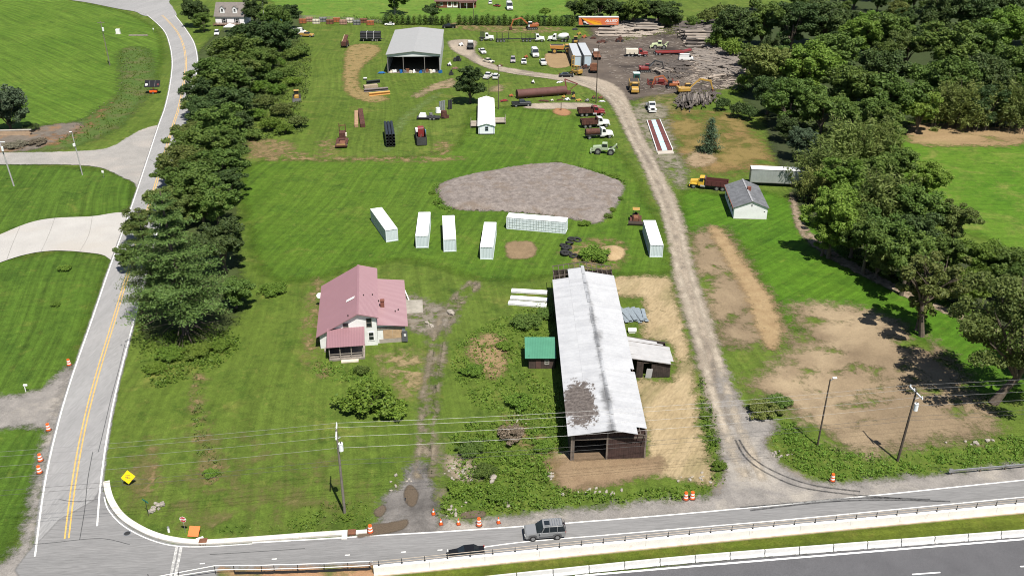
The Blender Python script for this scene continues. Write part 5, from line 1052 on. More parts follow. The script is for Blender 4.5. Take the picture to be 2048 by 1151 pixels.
# ---- trailers, tanks, pipes
def box_trailer(name, label, loc, rz, L, W, Hh, side, roof, z0=1.1, wheels=True, cat='trailer'):
    t = thing(name, label, cat, loc, rz)
    G().box(0, 0, z0, L, W, Hh - z0).put('box_body', side, t); G().box(0, 0, Hh + .002, L, W, .05).put('roof', roof, t)
    for y in (-W / 2, W / 2):
        G().box(0, y, z0 - .05, L + .02, .06, .16).put('bottom_rail', bare, t); G().box(0, y, Hh - .1, L + .02, .06, .14).put('top_rail', bare, t)
    for x in (-L / 2, L / 2): G().box(x, 0, z0, .06, W + .04, Hh - z0).put('end_frame', bare, t)
    if wheels:
        for x in (L / 2 - 1.6, L / 2 - 2.9):
            for y in (-W / 2 + .3, W / 2 - .3): wheel(t, x, y, .5, .5)
        for y in (-.7, .7): G().box(-L / 2 + 2.6, y, 0, .16, .16, z0).put('landing_leg', dark_steel, t)
    return t
c, a, L_ = onto((1156, 56), (1238, 56))
al = box_trailer('moving_trailer', 'orange box trailer with a white lettered name and yellow stripe', (c.x, c.y + 1.3, 0), a, 16.2, 2.6, 4.15, P('trailer_orange', (0.58, 0.15, 0.06)), white_p)
ysw = P('trailer_yellow', (0.75, 0.36, 0.02))
def decal(par, name, pts, mat, y): return G().add([(x, y, z) for x, z in pts] + [(x, y - .006, z) for x, z in pts], [tuple(range(len(pts))), tuple(range(len(pts), 2 * len(pts)))[::-1]]).put(name, mat, par)
decal(al, 'black_stripe', [(-7.2, 3.9), (-3.6, 1.15), (-6.2, 1.15)], black_p, -1.31); decal(al, 'yellow_stripe', [(-7.2, 3.95), (1.3, 1.6), (1.3, 1.12), (-1.6, 1.12)], ysw, -1.316); decal(al, 'orange_stripe', [(-7.2, 3.95), (0.6, 2.6), (1.3, 1.75)], P('stripe_orange', (0.7, 0.24, 0.03)), -1.322); decal(al, 'white_emblem', [(-6.1, 2.7), (-5.2, 2.5), (-4.6, 1.9), (-3.9, 1.5), (-4.9, 1.6), (-5.4, 2.0), (-6.2, 2.2)], white_p, -1.328)
def text(par, s, size, loc, rot, mat, name='lettering', shear=0.0, bold=0.0):
    cu = bpy.data.curves.new(name, 'FONT'); cu.body = s; cu.size = size; cu.align_x = 'CENTER'; cu.align_y = 'CENTER'; cu.extrude = 0.005; cu.shear = shear; cu.offset = bold
    tmp = bpy.data.objects.new('tmp', cu); COL.objects.link(tmp); me = bpy.data.meshes.new_from_object(tmp.evaluated_get(bpy.context.evaluated_depsgraph_get())); bpy.data.objects.remove(tmp)
    o = link(name, me, None, par); me.materials.clear(); me.materials.append(mat); o.location = loc; o.rotation_euler = rot; return o
text(al, 'ALLIED', 1.55, (5.0, -1.33, 2.75), (R(90), 0, 0), white_p, shear=.35, bold=.045); G().box(5.1, -1.32, 1.75, 4.2, .01, .12).put('underline', white_p, al)
c, a, L_ = onto((1508, 372), (1600, 376)); galv = lines_mat('dull_aluminium_sheet', (0.33, 0.35, 0.34), 0, 0.6, .45, .85, .12, 0.2, (0.22, 0.24, 0.22, 0.62))
box_trailer('storage_trailer', 'weathered aluminium box trailer half under the trees by the garage', (c.x + 1.4, c.y + 1.2, 0), a, 14.6, 2.6, 3.95, galv, M('white_trailer_roof', (0.7, 0.7, 0.68), .6, var=.1), z0=.9)
for bk, fr, lab in (((1145, 87), (1155, 112), 'grey box trailer left of its twin above the yellow forklift'), ((1163, 86), (1176, 111), 'grey box trailer right of its twin above the yellow forklift')):
    pa, pb = at(*bk, 3.9), at(*fr, 3.9); d = pb - pa; c = (pa + pb) / 2
    bt = box_trailer('grey_box_trailer', lab, (c.x, c.y, 0), math.atan2(d.y, d.x), d.length, 2.7, 3.9, M('grey_trailer_side', (0.3, 0.32, 0.34), .5, var=.08), M('grey_trailer_roof', (0.5, 0.52, 0.54), .5, var=.06), z0=.35, wheels=False); bt['group'] = 'two grey box trailers'
    G().box(d.length / 2 + .05, 0, .5, .06, 2.2, 3.0).put('end_door', P('pale_blue_door', (0.42, 0.5, 0.55)), bt)
# weighbridge
pl = [at(1293, 243), at(1320, 241), at(1346, 302), at(1313, 304)]
wb = thing('weighbridge', 'long dark red weighbridge deck with a pale blue centre strip', 'weighbridge', ((pl[0] + pl[2]) / 2))
wc = (pl[0] + pl[2]) / 2; q = [p - wc for p in pl]
def lerp4(u, v): return q[0].lerp(q[1], u).lerp(q[3].lerp(q[2], u), v)
def slab(u0, u1, v0, v1, z0, z1, nm, mat):
    cs = [lerp4(u, v) for u, v in ((u0, v0), (u1, v0), (u1, v1), (u0, v1))]; return G().add([(p.x, p.y, z) for z in (z0, z1) for p in cs], [(0, 1, 2, 3), (4, 5, 6, 7), (0, 1, 5, 4), (1, 2, 6, 5), (2, 3, 7, 6), (3, 0, 4, 7)]).put(nm, mat, wb)
dred = P('deck_oxide_red', (0.14, 0.045, 0.04), rough=.8, var=.2); lblue = P('strip_pale_blue', (0.42, 0.6, 0.68), rough=.6)
for k in range(4):
    for u in ((.06, .34), (.66, .94)): slab(u[0], u[1], k / 4 + .004, (k + 1) / 4 - .004, .05, .34, 'deck_plate', dred)
    slab(.345, .655, k / 4 + .006, (k + 1) / 4 - .006, .05, .36, 'centre_plate', lblue)
for u in ((0, .05), (.95, 1.0)): slab(u[0], u[1], 0, 1, .0, .5, 'side_rail', white_p)
slab(.02, .98, 1.004, 1.09, 0, .3, 'ramp', M('ramp_concrete', (0.5, 0.45, 0.38), .9, var=.1))
# rusty tank and crane
a_, b_ = at(1034, 197), at(1131, 189)
rt = thing('rusty_tank', 'long rusty cylindrical tank lying on the grass', 'tank', ((a_ + b_) / 2), math.atan2((b_ - a_).y, (b_ - a_).x)); tl = (b_ - a_).length
tk = M('tank_rust', (0.13, 0.055, 0.045), .75, var=.2, scale=.6, dirt=(0.08, 0.035, 0.03, .55))
for i in range(5): G().cyl((-tl / 2 + i * tl / 5 + .02, 0, 1.35), (-tl / 2 + (i + 1) * tl / 5 - .02, 0, 1.35), 1.3, n=24, cap=True).put('tank_ring', tk, rt, smooth=False); G().cyl((-tl / 2 + i * tl / 5 - .06, 0, 1.35), (-tl / 2 + i * tl / 5 + .06, 0, 1.35), 1.34, n=24).put('flange', tk, rt)
for x in (-5, 0, 5): G().box(x, 0, 0, .3, 2.2, .35).put('saddle', dark_steel, rt)
cr = thing('rusty_crane', 'rusty folded crane arm at the right end of the rusty tank', 'crane', at(1134, 188)); G().box(0, 0, 0, 2.4, 1.8, .9).put('base', rust, cr); G().bar((0, 0, .9), (-.8, 0, 4.6), .35, .4).put('mast', P('crane_red_brown', (0.2, 0.06, 0.05), rough=.8), cr); G().bar((-.8, 0, 4.6), (3.2, .3, 3.0), .3, .3).put('jib', P('crane_red_brown'), cr); G().bar((3.2, .3, 3.0), (1.0, .3, 1.4), .2, .2).put('jib', P('crane_red_brown'), cr)
for x in (-1, 1): G().cyl((x * 1.3 + .6, -1.2, .5), (x * 1.3 + .6, -.8, .5), .5, n=12).put('wheel', tyre_m, cr)
# forklift with tall mast
fk = lab_thing('tall_forklift', 'yellow forklift with a tall mast in front of the grey box trailers', 'forklift', (1140, 146), (1164, 152))
fk.rotation_euler.z += math.pi
for x in (-1.2, 1.2):
    for y in (-.95, .95): wheel(fk, x, y, .55, .4, yellow_p)
G().box(-.4, 0, .6, 3.2, 1.6, .8).put('chassis', yellow_p, fk, bevel=.06); G().box(-1.7, 0, .6, .9, 1.9, 1.2).put('counterweight', yellow_p, fk, bevel=.1)
for x in (-.9, .4):
    for y in (-.6, .6): G().box(x, y, 1.4, .1, .1, 1.4).put('cage_post', yellow_p, fk)
G().box(-.25, 0, 2.8, 1.5, 1.4, .1).put('cage_roof', yellow_p, fk)
for y in (-.55, .55): G().box(1.55, y, .3, .25, .25, 5.6).put('mast_rail', yellow_p, fk)
for z in (1.2, 2.8, 4.4, 5.7): G().box(1.55, 0, z, .2, 1.0, .25).put('mast_cross', yellow_p, fk)
for y in (-.4, .4): G().box(2.4, y, .2, 1.6, .16, .08).put('fork', dark_steel, fk)
# pipe bundles
blk = M('black_plastic_pipe', (0.02, 0.02, 0.023), .35, var=.2, spec=.6)
def pipes(name, label, loc, rz, L, rows, cols, r, z0=.25):
    t = thing(name, label, 'pipe stack', loc, rz); n = 12; V = []; F = []
    for x in (-L / 2, L / 2):
        for rr in (r, r * .8):
            for k in range(n): V.append((x, rr * math.cos(2 * math.pi * k / n), rr * math.sin(2 * math.pi * k / n)))
    for k in range(n):
        j = (k + 1) % n; F += [(k, j, 2 * n + j, 2 * n + k), (n + k, n + j, 3 * n + j, 3 * n + k), (k, j, n + j, n + k), (2 * n + k, 2 * n + j, 3 * n + j, 3 * n + k)]
    me = G().add(V, F).mesh('pipe')
    for i in range(rows):
        for j in range(cols): o = link('pipe', me, blk, t); o.location = (random.uniform(-.08, .08), (j - (cols - 1) / 2) * r * 2.02, z0 + r + i * r * 2.02)
    for x in (-L * .35, L * .35): G().box(x, 0, 0, .15, cols * 2 * r, z0).put('bearer', wood_g, t)
    return t
c, a, L_ = onto((777, 262), (783, 300)); pipes('pipe_stack', 'black stack of plastic pipes end-on to the camera', c, a, 12.0, 4, 3, .4)
c, a, L_ = onto((722, 82), (762, 82)); pt = pipes('pipe_trailer', 'black pipes strapped on a trailer left of the equipment shed', c, a, 7.6, 4, 4, .33, .9)
for x in (.8, 2.0):
    for y in (-1.1, 1.1): wheel(pt, x, y, .5, .3)
G().box(0, 0, .7, 8.2, 2.2, .16).put('trailer_deck', dark_steel, pt); G().bar((4.1, 0, .75), (5.6, 0, .6), .14).put('drawbar', dark_steel, pt)
for x in (-1.3, 1.3): G().box(x, -1.36, .9, .1, .04, 2.6).put('strap', white_trim, pt); G().box(x, 0, 3.56, .1, 2.7, .03).put('strap', white_trim, pt)
# roll-off bin, rusty machines, beams
c, a, L_ = onto((838, 262), (846, 302)); rb = thing('roll_off_bin', 'charcoal roll-off bin with scrap and a small red cab inside', 'skip', c, a)
cg = P('bin_charcoal', (0.055, 0.055, 0.055), rough=.7, var=.2)
G().box(0, 0, .2, 9.0, 2.5, .12).put('bin_floor', cg, rb)
for y in (-1.22, 1.22): G().box(0, y, .3, 9.0, .08, 2.0).put('bin_side', cg, rb); [G().box(-4.2 + k * 1.4, y * 1.05, .25, .14, .12, 2.0).put('side_rib', cg, rb) for k in range(7)]
for x in (-4.46, 4.46): G().box(x, 0, .3, .08, 2.5, 2.0).put('bin_end', cg, rb)
G().box(-3.0, .2, .4, 2.2, 1.6, 2.4).put('scrap_cab', red_p, rb, bevel=.1); G().box(-2.6, -.9, 1.8, 1.2, .6, .8).put('scrap_tank', white_trim, rb); G().bar((-3, .4, 1.2), (2.5, -.3, .6), .3).put('scrap_beam', rust, rb); G().box(1.8, .1, .35, 3.6, 1.8, .6).put('scrap_heap', rust, rb, bevel=.2); G().box(-3.3, 1.45, .7, .8, .3, 1.2).put('blue_side_box', P('side_blue', (0.1, 0.3, 0.5)), rb)
c, a, L_ = onto((688, 270), (681, 304)); rm_ = thing('rusty_trailer_machine', 'rusty low-bed machine with a winch tower on the lawn', 'machine', c, a)
G().box(1.2, 0, .5, 6.5, 3.0, .35).put('deck', rust, rm_); [wheel(rm_, x, y, .45, .4) for x in (-1.6, 3.2) for y in (-1.3, 1.3)]
G().box(-3.0, 0, .5, 2.4, 1.6, 1.7).put('engine_box', rust, rm_, bevel=.06)
for y in (-.8, .8): G().box(-3.6, y, .8, .18, .18, 3.4).put('tower_leg', rust, rm_)
G().box(-3.6, 0, 3.6, .2, 1.8, .2).put('tower_bar', rust_l, rm_); G().box(-2.4, .9, 1.2, .9, .5, .8).put('toolbox', cream_p, rm_); G().box(2.4, .3, .85, 2.6, 1.4, .3).put('deck_crate', rust_l, rm_); G().cyl((0.2, -.7, 1.1), (.2, .7, 1.1), .4, n=12).put('winch_drum', rust, rm_); G().box(4.2, 0, .85, .5, 2.2, .25).put('front_bar', P('dull_yellow', (0.4, 0.25, 0.1)), rm_)
c, a, L_ = onto((680, 103), (702, 84)); rg = thing('rusty_crusher', 'rusty tilted crusher left of the black pipe trailer', 'machine', c, a)
G().box(-.6, 0, .7, 4.2, 1.8, 1.5).put('hopper', rust, rg, bevel=.05); G().bar((-1.6, 0, 1.6), (2.8, 0, 3.6), 1.2, .5).put('conveyor', rust, rg); G().bar((-1.2, .75, 2.2), (2.6, .75, 3.8), .2).put('conveyor_rail', M('dry_wood', (0.45, 0.33, 0.22), .9), rg); [wheel(rg, x, y, .5, .3) for x in (-1.6, .8) for y in (-1, 1)]; [G().box(-2.6, y, .2, .12, .12, 2.6).put('guard_post', dark_steel, rg) for y in (-1.1, 1.1)]; G().bar((2.4, 0, 0), (2.4, 0, 3.3), .25).put('support_leg', rust, rg)
def beam(name, label, pa, pb, w, h, mat, cat='beam', z=0.0, ibeam=True):
    t, a, L_ = onto(pa, pb); g = G()
    if ibeam: g.box(0, 0, .02, L_, w, h * .18).box(0, 0, .02 + h * .17, L_, w * .25, h * .68).box(0, 0, .02 + h * .82, L_, w, h * .18)
    else: g.box(0, 0, .02, L_, w, h)
    o = g.put(name, mat); o.location = (t.x, t.y, z); o.rotation_euler = (0, 0, a); return tag(o, label, cat)
beam('steel_beam', 'yellow steel beam lying nearest of the beams by the dry grass', (738, 192), (780, 188), .9, .9, P('beam_yellow', (0.6, 0.33, 0.1), rough=.7)); beam('steel_beam', 'grey rusty beam with a curved back just behind the yellow beam', (728, 184), (776, 180), 1.2, .8, M('grey_rust', (0.22, 0.18, 0.17), .8, var=.3))
beam('timber_stack', 'pale timber bundle behind the grey rusty beam', (728, 177), (755, 174), 1.6, .9, M('pale_timber', (0.4, 0.31, 0.22), .9, var=.2), 'timber', ibeam=False); beam('steel_beam', 'dark steel beam farthest of the beams by the dry grass', (733, 168), (760, 165), .9, .9, dark_steel)
beam('steel_beam', 'tan box beam lying end-on beside a dark red one', (713, 255), (713, 226), 1.0, .8, M('tan_steel', (0.38, 0.24, 0.14), .8, var=.2), ibeam=False); beam('steel_beam', 'dark red box beam lying end-on beside the tan one', (726, 255), (721, 224), 1.3, 1.0, rust, ibeam=False)
g_ = at(727, 160); tag(G().cyl((0, 0, .45), (1.1, .2, .45), .45, n=14).put('steel_drum', bare), 'grey steel drum on its side by the dry grass', 'drum').location = g_
c, a, L_ = onto((834, 238), (880, 238)); ft = thing('flat_trailer', 'low dark flat trailer carrying a white camper shell', 'trailer', c, a); G().box(0, 0, .45, L_, 2.3, .2).put('deck', dark_steel, ft); [wheel(ft, x, y, .4, .25) for x in (.6, 1.6) for y in (-1.2, 1.2)]; G().bar((L_ / 2, 0, .55), (L_ / 2 + 1.3, 0, .4), .12).put('drawbar', dark_steel, ft)
tag(G().prism([(-1.1, 0), (1.1, 0), (.8, 1.0), (-.6, 1.1), (-1.0, .6)], -.85, .85, .15).put('camper_shell', white_p, bevel=.08), 'white camper shell on the low flat trailer', 'camper shell').location = (c.x - 1.6, c.y, .66)
for i, (px, py, s, m, nm, lab) in enumerate([(876, 226, 1.2, white_trim, 'water_tank', 'pale round tank in the scrap corner left of the dark tree'), (862, 234, .9, bare, 'scrap_drum', 'grey drum at the end of the low flat trailer'), (888, 236, 1.6, rust, 'rusty_boiler', 'rusty boiler at the scrap corner left of the dark tree')]):
    p = at(px, py); o = G().cyl((0, 0, .1), (0, 0, s * 1.3), s * .6, s * .5, n=14).box(s * .5, 0, .05, s * .7, s * .5, s * .5).put(nm, m); o.location = p; tag(o, lab, 'tank')
for i, px in enumerate((880, 884, 888, 898, 902)):
    p = at(px, 222 - i); o = G().cyl((0, 0, .02), (.1, .3, 2.7), .32, n=12).put('culvert_pipe', steel if i < 3 else dark_steel); o.location = p; tag(o, ('galvanised' if i < 3 else 'dark') + ' culvert pipe standing on end left of the dark tree, %s from the left' % nth(i), 'pipe', 'culvert pipes standing on end')
# red deck trailer and lowboy parts in the yard
c, a, L_ = onto((1306, 110), (1381, 108)); rd = thing('red_deck_trailer', 'long low red deck trailer across the yard', 'trailer', c, a); G().box(-1, 0, .7, L_ - 4, 2.4, .35).put('deck', red_p, rd); G().prism([(L_ / 2 - 3, .8), (L_ / 2, 1.4), (L_ / 2, 1.8), (L_ / 2 - 3, 1.1)], -1.1, 1.1).put('gooseneck', red_p, rd)
for y in (-1.2, 1.2): G().box(-1, y, .75, L_ - 4, .12, .5).put('side_rail', red_p, rd); [wheel(rd, x, y, .5, .4) for x in (-6, -4.8)]
G().bar((2, -1.5, 1.0), (5, -3.6, .6), .6, .4).put('ramp', red_p, rd)
c, a, L_ = onto((1304, 170), (1336, 170)); rs = thing('red_saw_frame', 'dark red saw frame in front of the loaded logs', 'machine', c, a)
for z in (.4, 1.3): [G().bar((-4, y, z), (4, y, z), .18).put('frame_rail', red_p, rs) for y in (-.8, .8)]
for x in (-3.9, -1.5, 1.2, 3.9): [G().box(x, y, 0, .18, .18, 1.9).put('frame_post', red_p, rs) for y in (-.8, .8)]
G().box(.2, 0, .6, 1.6, 1.3, 1.5).put('engine', red_p, rs, bevel=.06); G().cyl((-2.8, -.3, 1.2), (-2.8, .3, 1.2), .7, n=16).put('saw_wheel', dark_steel, rs)
gc = thing('green_cabin', 'small dark green cabin with a pale roof behind the hauler', 'cabin', at(1272, 166)); G().box(0, 0, 0, 1.9, 2.2, 3.2).put('cabin_wall', P('cabin_green', (0.03, 0.12, 0.1)), gc); G().box(0, 0, 3.2, 2.1, 2.4, .12).put('cabin_roof', P('cabin_roof', (0.5, 0.6, 0.58)), gc); G().box(0, -1.12, 1.4, 1.2, .05, 1.3).put('cabin_window', glass, gc)
# scrap along the track below the tank, each its own thing
SCR = [(1008, 203, 'scrap_trailer', 'red and white scrap trailer left of the dark pickup', red_p, 2.8, 1.2, .7), (1022, 193, 'mower_deck', 'orange mower deck left of its larger twin', orange_p, 1.5, 1.2, .8), (1041, 196, 'mower_deck', 'large orange mower deck above the dark pickup', orange_p, 2.6, 1.5, .8), (1088, 203, 'rusty_harrow', 'rusty low harrow right of the dark pickup', rust, 3.6, 1.2, .5), (1104, 202, 'wooden_crate', 'pale wooden crate amid the scrap row', cream_p, 1.0, .9, .6), (1120, 201, 'rusty_axle', 'rusty axle in the middle of the scrap row', rust, 2.2, .6, .5), (1127, 196, 'yellow_engine', 'yellow engine part above the white tank in the scrap row', yellow_p, 1.4, 1.0, .9), (1134, 201, 'white_tank', 'white tilted tank in the scrap row', white_p, 2.0, .8, .9), (1147, 198, 'yellow_cab', 'yellow loader cab piece in the scrap row', yellow_p, 1.3, 1.1, 1.5), (1157, 202, 'yellow_bucket', 'yellow bucket at the right of the scrap row', yellow_p, 2.2, 1.0, .7), (1174, 203, 'scrap_engine', 'grey engine block near the tall dark pole', bare, 1.4, 1.0, .9), (1187, 197, 'rusty_winch', 'rusty winch left of the tall dark pole', rust_l, 1.2, 1.0, 1.0), (1201, 197, 'rusty_gearbox', 'rusty gearbox right of the tall dark pole', rust_l, 1.8, 1.1, .8), (1204, 204, 'white_fender', 'white fender right of the tall dark pole', white_p, 2.0, .7, .5), (1066, 167, 'white_boiler', 'white boiler standing above the rusty tank', white_trim, 1.0, .9, 1.2), (1119, 166, 'white_stair', 'white folded steps above the rusty tank end', white_trim, 2.2, .7, .6),
       (1158, 70, 'yellow_tractor_part', 'yellow tractor front in the upper yard scrap', yellow_p, 2.0, 1.2, 1.2), (1168, 76, 'orange_tractor', 'small orange tractor in the upper yard scrap', orange_p, 2.4, 1.4, 1.2), (1186, 78, 'rusty_plough', 'rusty plough beside the rusty wagon', rust, 2.6, 1.2, .9), (1203, 86, 'rusty_wagon', 'rusty open wagon in the upper yard', rust, 4.4, 2.0, 1.2), (1238, 84, 'rusty_grab_bucket', 'dark rusty grab bucket left of the log rows', rust, 3.2, 2.0, 2.0), (1052, 116, 'orange_mower', 'orange mower behind the white saloon', orange_p, 1.6, 1.2, 1.1), (999, 133, 'tow_trailer', 'small rusty tow trailer on the drive edge', rust, 2.4, 1.3, .6), (1170, 137, 'rusty_loader_bucket', 'rusty loader bucket beside the tall forklift', rust, 2.2, 1.6, 1.4), (1150, 60, 'tyre_heap_rack', 'dark tyre rack left of the orange lettered trailer', dark_steel, 2.6, 1.4, .9), (922, 92, 'white_compressor', 'white compressor right of the equipment shed', white_trim, 2.0, 1.4, 1.3), (914, 122, 'black_stove_tank', 'black round tank beside the equipment shed', black_p, 3.2, 1.8, 1.8), (902, 150, 'black_bin', 'black bin in front of the shed corner', black_p, 1.3, 1.2, 1.8), (899, 132, 'white_washer', 'white machine by the shed right wall', white_trim, 1.4, 1.2, 1.4), (910, 138, 'pallet_heap', 'brown pallet heap by the shed right wall', wood_b, 2.4, 1.8, .7), (763, 147, 'blue_tarp', 'crumpled blue tarp at the shed left corner', P('tarp_blue', (0.02, 0.14, 0.42)), 2.6, 1.4, .6)]
for i, (px, py, nm, lab, m, l, w, h) in enumerate(SCR):
    p = at(px, py); rnd = random.Random(i); g = G().box(0, 0, .12, l * .8, w * .8, h * .55, top=(.8, .85)).box(l * .12, 0, h * .5, l * .42, w * .5, h * .45, rz=.2, top=(.7, .8)).bar((-l * .5, -w * .3, h * .25), (l * .5, -w * .3, h * .45), .14).bar((-l * .45, w * .35, h * .2), (l * .5, w * .3, h * .2), .12)
    g.cyl((-l * .28, -w * .5, h * .25), (-l * .28, -w * .32, h * .25), h * .26, n=10).cyl((l * .28, -w * .5, h * .25), (l * .28, -w * .32, h * .25), h * .26, n=10)
    t = thing(nm, lab, 'scrap', p, rnd.uniform(-.5, .5)); g.put('body', m, t, bevel=.03)
    for x in (-.28, .28): G().cyl((l * x, -w * .56, h * .25 + .02), (l * x, -w * .49, h * .25 + .02), h * .27, n=10).put('roller', dark_steel, t)
for i in range(16):    # shop clutter along the shed front
    p = at(782 + i * 6.6, 146 - (i % 3)); m = [cream_p, white_trim, dark_steel, P('tarp_blue'), bare, rust_l][i % 6]; l = .8 + (i * 37 % 10) * .09
    o = G().box(0, 0, 0, l, .8, .5 + (i * 53 % 7) * .1, top=(.9, .9)).box(.1, 0, .4, l * .5, .5, .5).put('shop_crate', m); o.location = (p.x, p.y, 0); o.rotation_euler.z = i * .7; tag(o, ['cream', 'white', 'black', 'blue', 'grey', 'rusty'][i % 6] + ' shop item on the shed threshold, %s from the left' % nth(i), 'crate', 'clutter along the shed front')
# ------------------------------------------------------------------ poles, wires, signs, cones
pole_m = M('weathered_pole', (0.2, 0.175, 0.15), .9, var=.25, scale=1.2); pole_d = M('dark_pole', (0.085, 0.065, 0.05), .9, var=.3); pole_p = M('pale_pole', (0.42, 0.41, 0.4), .7, var=.15)
wire_m = M('bare_wire', (0.26, 0.26, 0.26), .4, .3, var=.05); cable_m = M('black_cable', (0.06, 0.06, 0.06), .6)
fibre = M('pale_fibreglass', (0.72, 0.74, 0.76), .5, var=.06)
PL, PR = at(690, 1028), at(1795, 921)
AX = (PR - PL).normalized(); NX = Vector((-AX.y, AX.x, 0))
def util_pole(lab, p, h, mat, lean=0.0):
    t = thing('utility_pole', lab, 'utility pole', p); G().tube([(0, 0, 0), (lean * .5, 0, h * .5), (lean, 0, h)], [.17, .15, .11], 9).put('pole', mat, t)
    ca = G().bar(NX * -1.5 + Vector((lean, 0, h - .35)), NX * 1.5 + Vector((lean, 0, h - .35)), .14, .16).put('crossarm', fibre, t)
    for o in (-1.35, .45, 1.35): G().cyl(NX * o + Vector((lean, 0, h - .28)), NX * o + Vector((lean, 0, h - .05)), .07, n=8).put('insulator', fibre, ca)
    tf = G().cyl((lean + .36, -.1, h - 2.9), (lean + .36, -.1, h - 1.9), .27, n=14).put('transformer', fibre, t); G().cyl((lean + .36, -.1, h - 1.9), (lean + .36, -.1, h - 1.65), .06).put('bushing', dark_steel, tf)
    G().bar((lean, 0, h - 1.3), (lean + .4, -.2, h - 1.0), .06).put('cutout_arm', fibre, t); return t
HL, HR = 12.3, 10.8
util_pole('utility pole with a pale crossarm left of the muddy entry', PL, HL, pole_m); util_pole('dark utility pole with a pale crossarm in front of the bare field', PR, HR, pole_d, 0.35)
QL = PL + (at(0, 925, 11.2) - PL).normalized() * 0 + Vector((at(0, 925, 11.2).x - PL.x, at(0, 925, 11.2).y - PL.y, 0)) * 1.7; QR = PR + Vector((at(2048, 772, 10).x - PR.x, at(2048, 772, 10).y - PR.y, 0)) * 4.5
def sag(a, b, s, n=14):
    return [a.lerp(b, i / n) - Vector((0, 0, s * 4 * (i / n) * (1 - i / n))) for i in range(n + 1)]
for i, (off, dl, dr_, mat, r, lab) in enumerate([(1.35, .0, .0, wire_m, .013, 'bare power wire on the far end of the crossarms'), (.45, .0, .0, wire_m, .013, 'bare power wire just right of the pole tops'), (-1.35, .0, .0, wire_m, .013, 'bare power wire on the near end of the crossarms'), (.12, 2.6, 2.3, wire_m, .013, 'bare neutral wire below the crossarms'), (.15, 4.35, 3.9, cable_m, .016, 'upper black cable low on the utility poles'), (-.15, 4.75, 4.3, cable_m, .016, 'lower black cable low on the utility poles')]):
    n = NX * off; zl, zr = HL - .1 - dl, HR - .1 - dr_
    a, b, c, d = QL + n + Vector((0, 0, zl)), PL + n + Vector((0, 0, zl)), PR + n + Vector((.3, 0, zr)), QR + n + Vector((0, 0, zr))
    pts = sag(a, b, .5)[:-1] + sag(b, c, .7)[:-1] + sag(c, d, .8)
    tag(G().tube(pts, r, 5).put('power_wire' if i < 4 else 'cable', mat), lab, 'wire', 'overhead wires along the access road')
def plain_pole(name, lab, px, h, mat, r=.13, cat='pole', arm=None, lean=(0, 0), head=None):
    t = thing(name, lab, cat, at(*px)); G().tube([(0, 0, 0), (lean[0], lean[1], h)], [r, r * .7], 8).put('pole', mat, t)
    if arm: G().bar((lean[0], lean[1], h - .25), (lean[0] + arm[0], lean[1] + arm[1], h + .1), .07).put('lamp_arm', steel, t); G().box(lean[0] + arm[0], lean[1] + arm[1], h + .02, .55, .3, .16).put('lamp_head', white_trim, t, bevel=.04)
    if head: G().box(0 + lean[0], lean[1] - .2, h * .68, .5, .35, .6).put('meter_box', white_trim, t)
    return t
plain_pole('light_pole', 'slender wooden light pole left of the dark utility pole', (1635, 890), 10.3, pole_d, .13, 'light pole', (.6, .15), (.1, 0))
plain_pole('lamp_post', 'pale lamp post beside the old side road', (165, 350), 10.4, pole_p, .14, 'lamp post', (-.2, -.2), (-.3, 0), True)
t = plain_pole('utility_pole', 'pale utility pole at the left edge by the old side road', (28, 372), 10.8, pole_p, .18, 'utility pole', None, (-.7, 0)); G().bar((-1.9, 0, 10.4), (.5, 0, 10.4), .14).put('crossarm', fibre, t); G().cyl((-.3, -.3, 8.4), (-.3, -.3, 9.4), .25).put('transformer', fibre, t)
t = plain_pole('utility_pole', 'tall grey utility pole with a transformer in the mown field', (220, 131), 14.8, pole_m, .17, 'utility pole', None, (-.3, 0)); G().bar((-1.5, 0, 14.3), (.9, 0, 14.3), .14).put('crossarm', pole_m, t); G().cyl((.15, -.3, 11.6), (.15, -.3, 12.8), .3, n=12).put('transformer', fibre, t); G().bar((-1.1, .4, 0), (-.35, 0, 9), .04).put('guy_guard', M('guard_yellow', (0.5, 0.4, 0.05), .6), t)
plain_pole('yard_pole', 'tall dark pole beside the parked dump trucks', (1192, 206), 17.0, pole_d, .16, 'pole'); plain_pole('yard_pole', 'dark pole rising beside the mobile office', (997, 219), 12.6, pole_d, .12, 'pole', (.4, 0)); plain_pole('yard_pole', 'thin short pole left of the mobile office pole', (978, 190), 5.8, pole_d, .08, 'pole')
plain_pole('post', 'short dark post on the red clay spot', (1122, 221), 2.3, pole_d, .13, 'post'); plain_pole('utility_pole', 'pale thin pole beside the cottage cars', (528, 35), 9.5, pole_p, .13, 'utility pole'); plain_pole('utility_pole', 'dark pole behind the hedge near the brick house', (947, 42), 9.0, pole_d, .13, 'utility pole')
og = M('cone_orange', (0.75, 0.12, 0.02), .5, var=.06, spec=.4); wband = M('reflective_white', (0.78, 0.77, 0.75), .4, var=.04)
def drum(lab, px, s=1.0, z=.0):
    t = thing('traffic_drum', lab, 'traffic drum', at(*px) + Vector((0, 0, z)), 0, 'orange construction drums'); t.scale = (s,) * 3
    G().cyl((0, 0, 0), (0, 0, .1), .42, .4, n=12).put('rubber_base', M('drum_base', (0.12, 0.05, 0.035), .9), t)
    zz = .1
    for i in range(5):
        r = .31 - i * .022; G().cyl((0, 0, zz), (0, 0, zz + .19), r, r - .02, n=14).put('orange_band' if i % 2 == 0 else 'white_band', og if i % 2 == 0 else wband, t); zz += .19
    G().bar((-.12, 0, zz + .03), (.12, 0, zz + .03), .05, .08).put('handle', og, t)
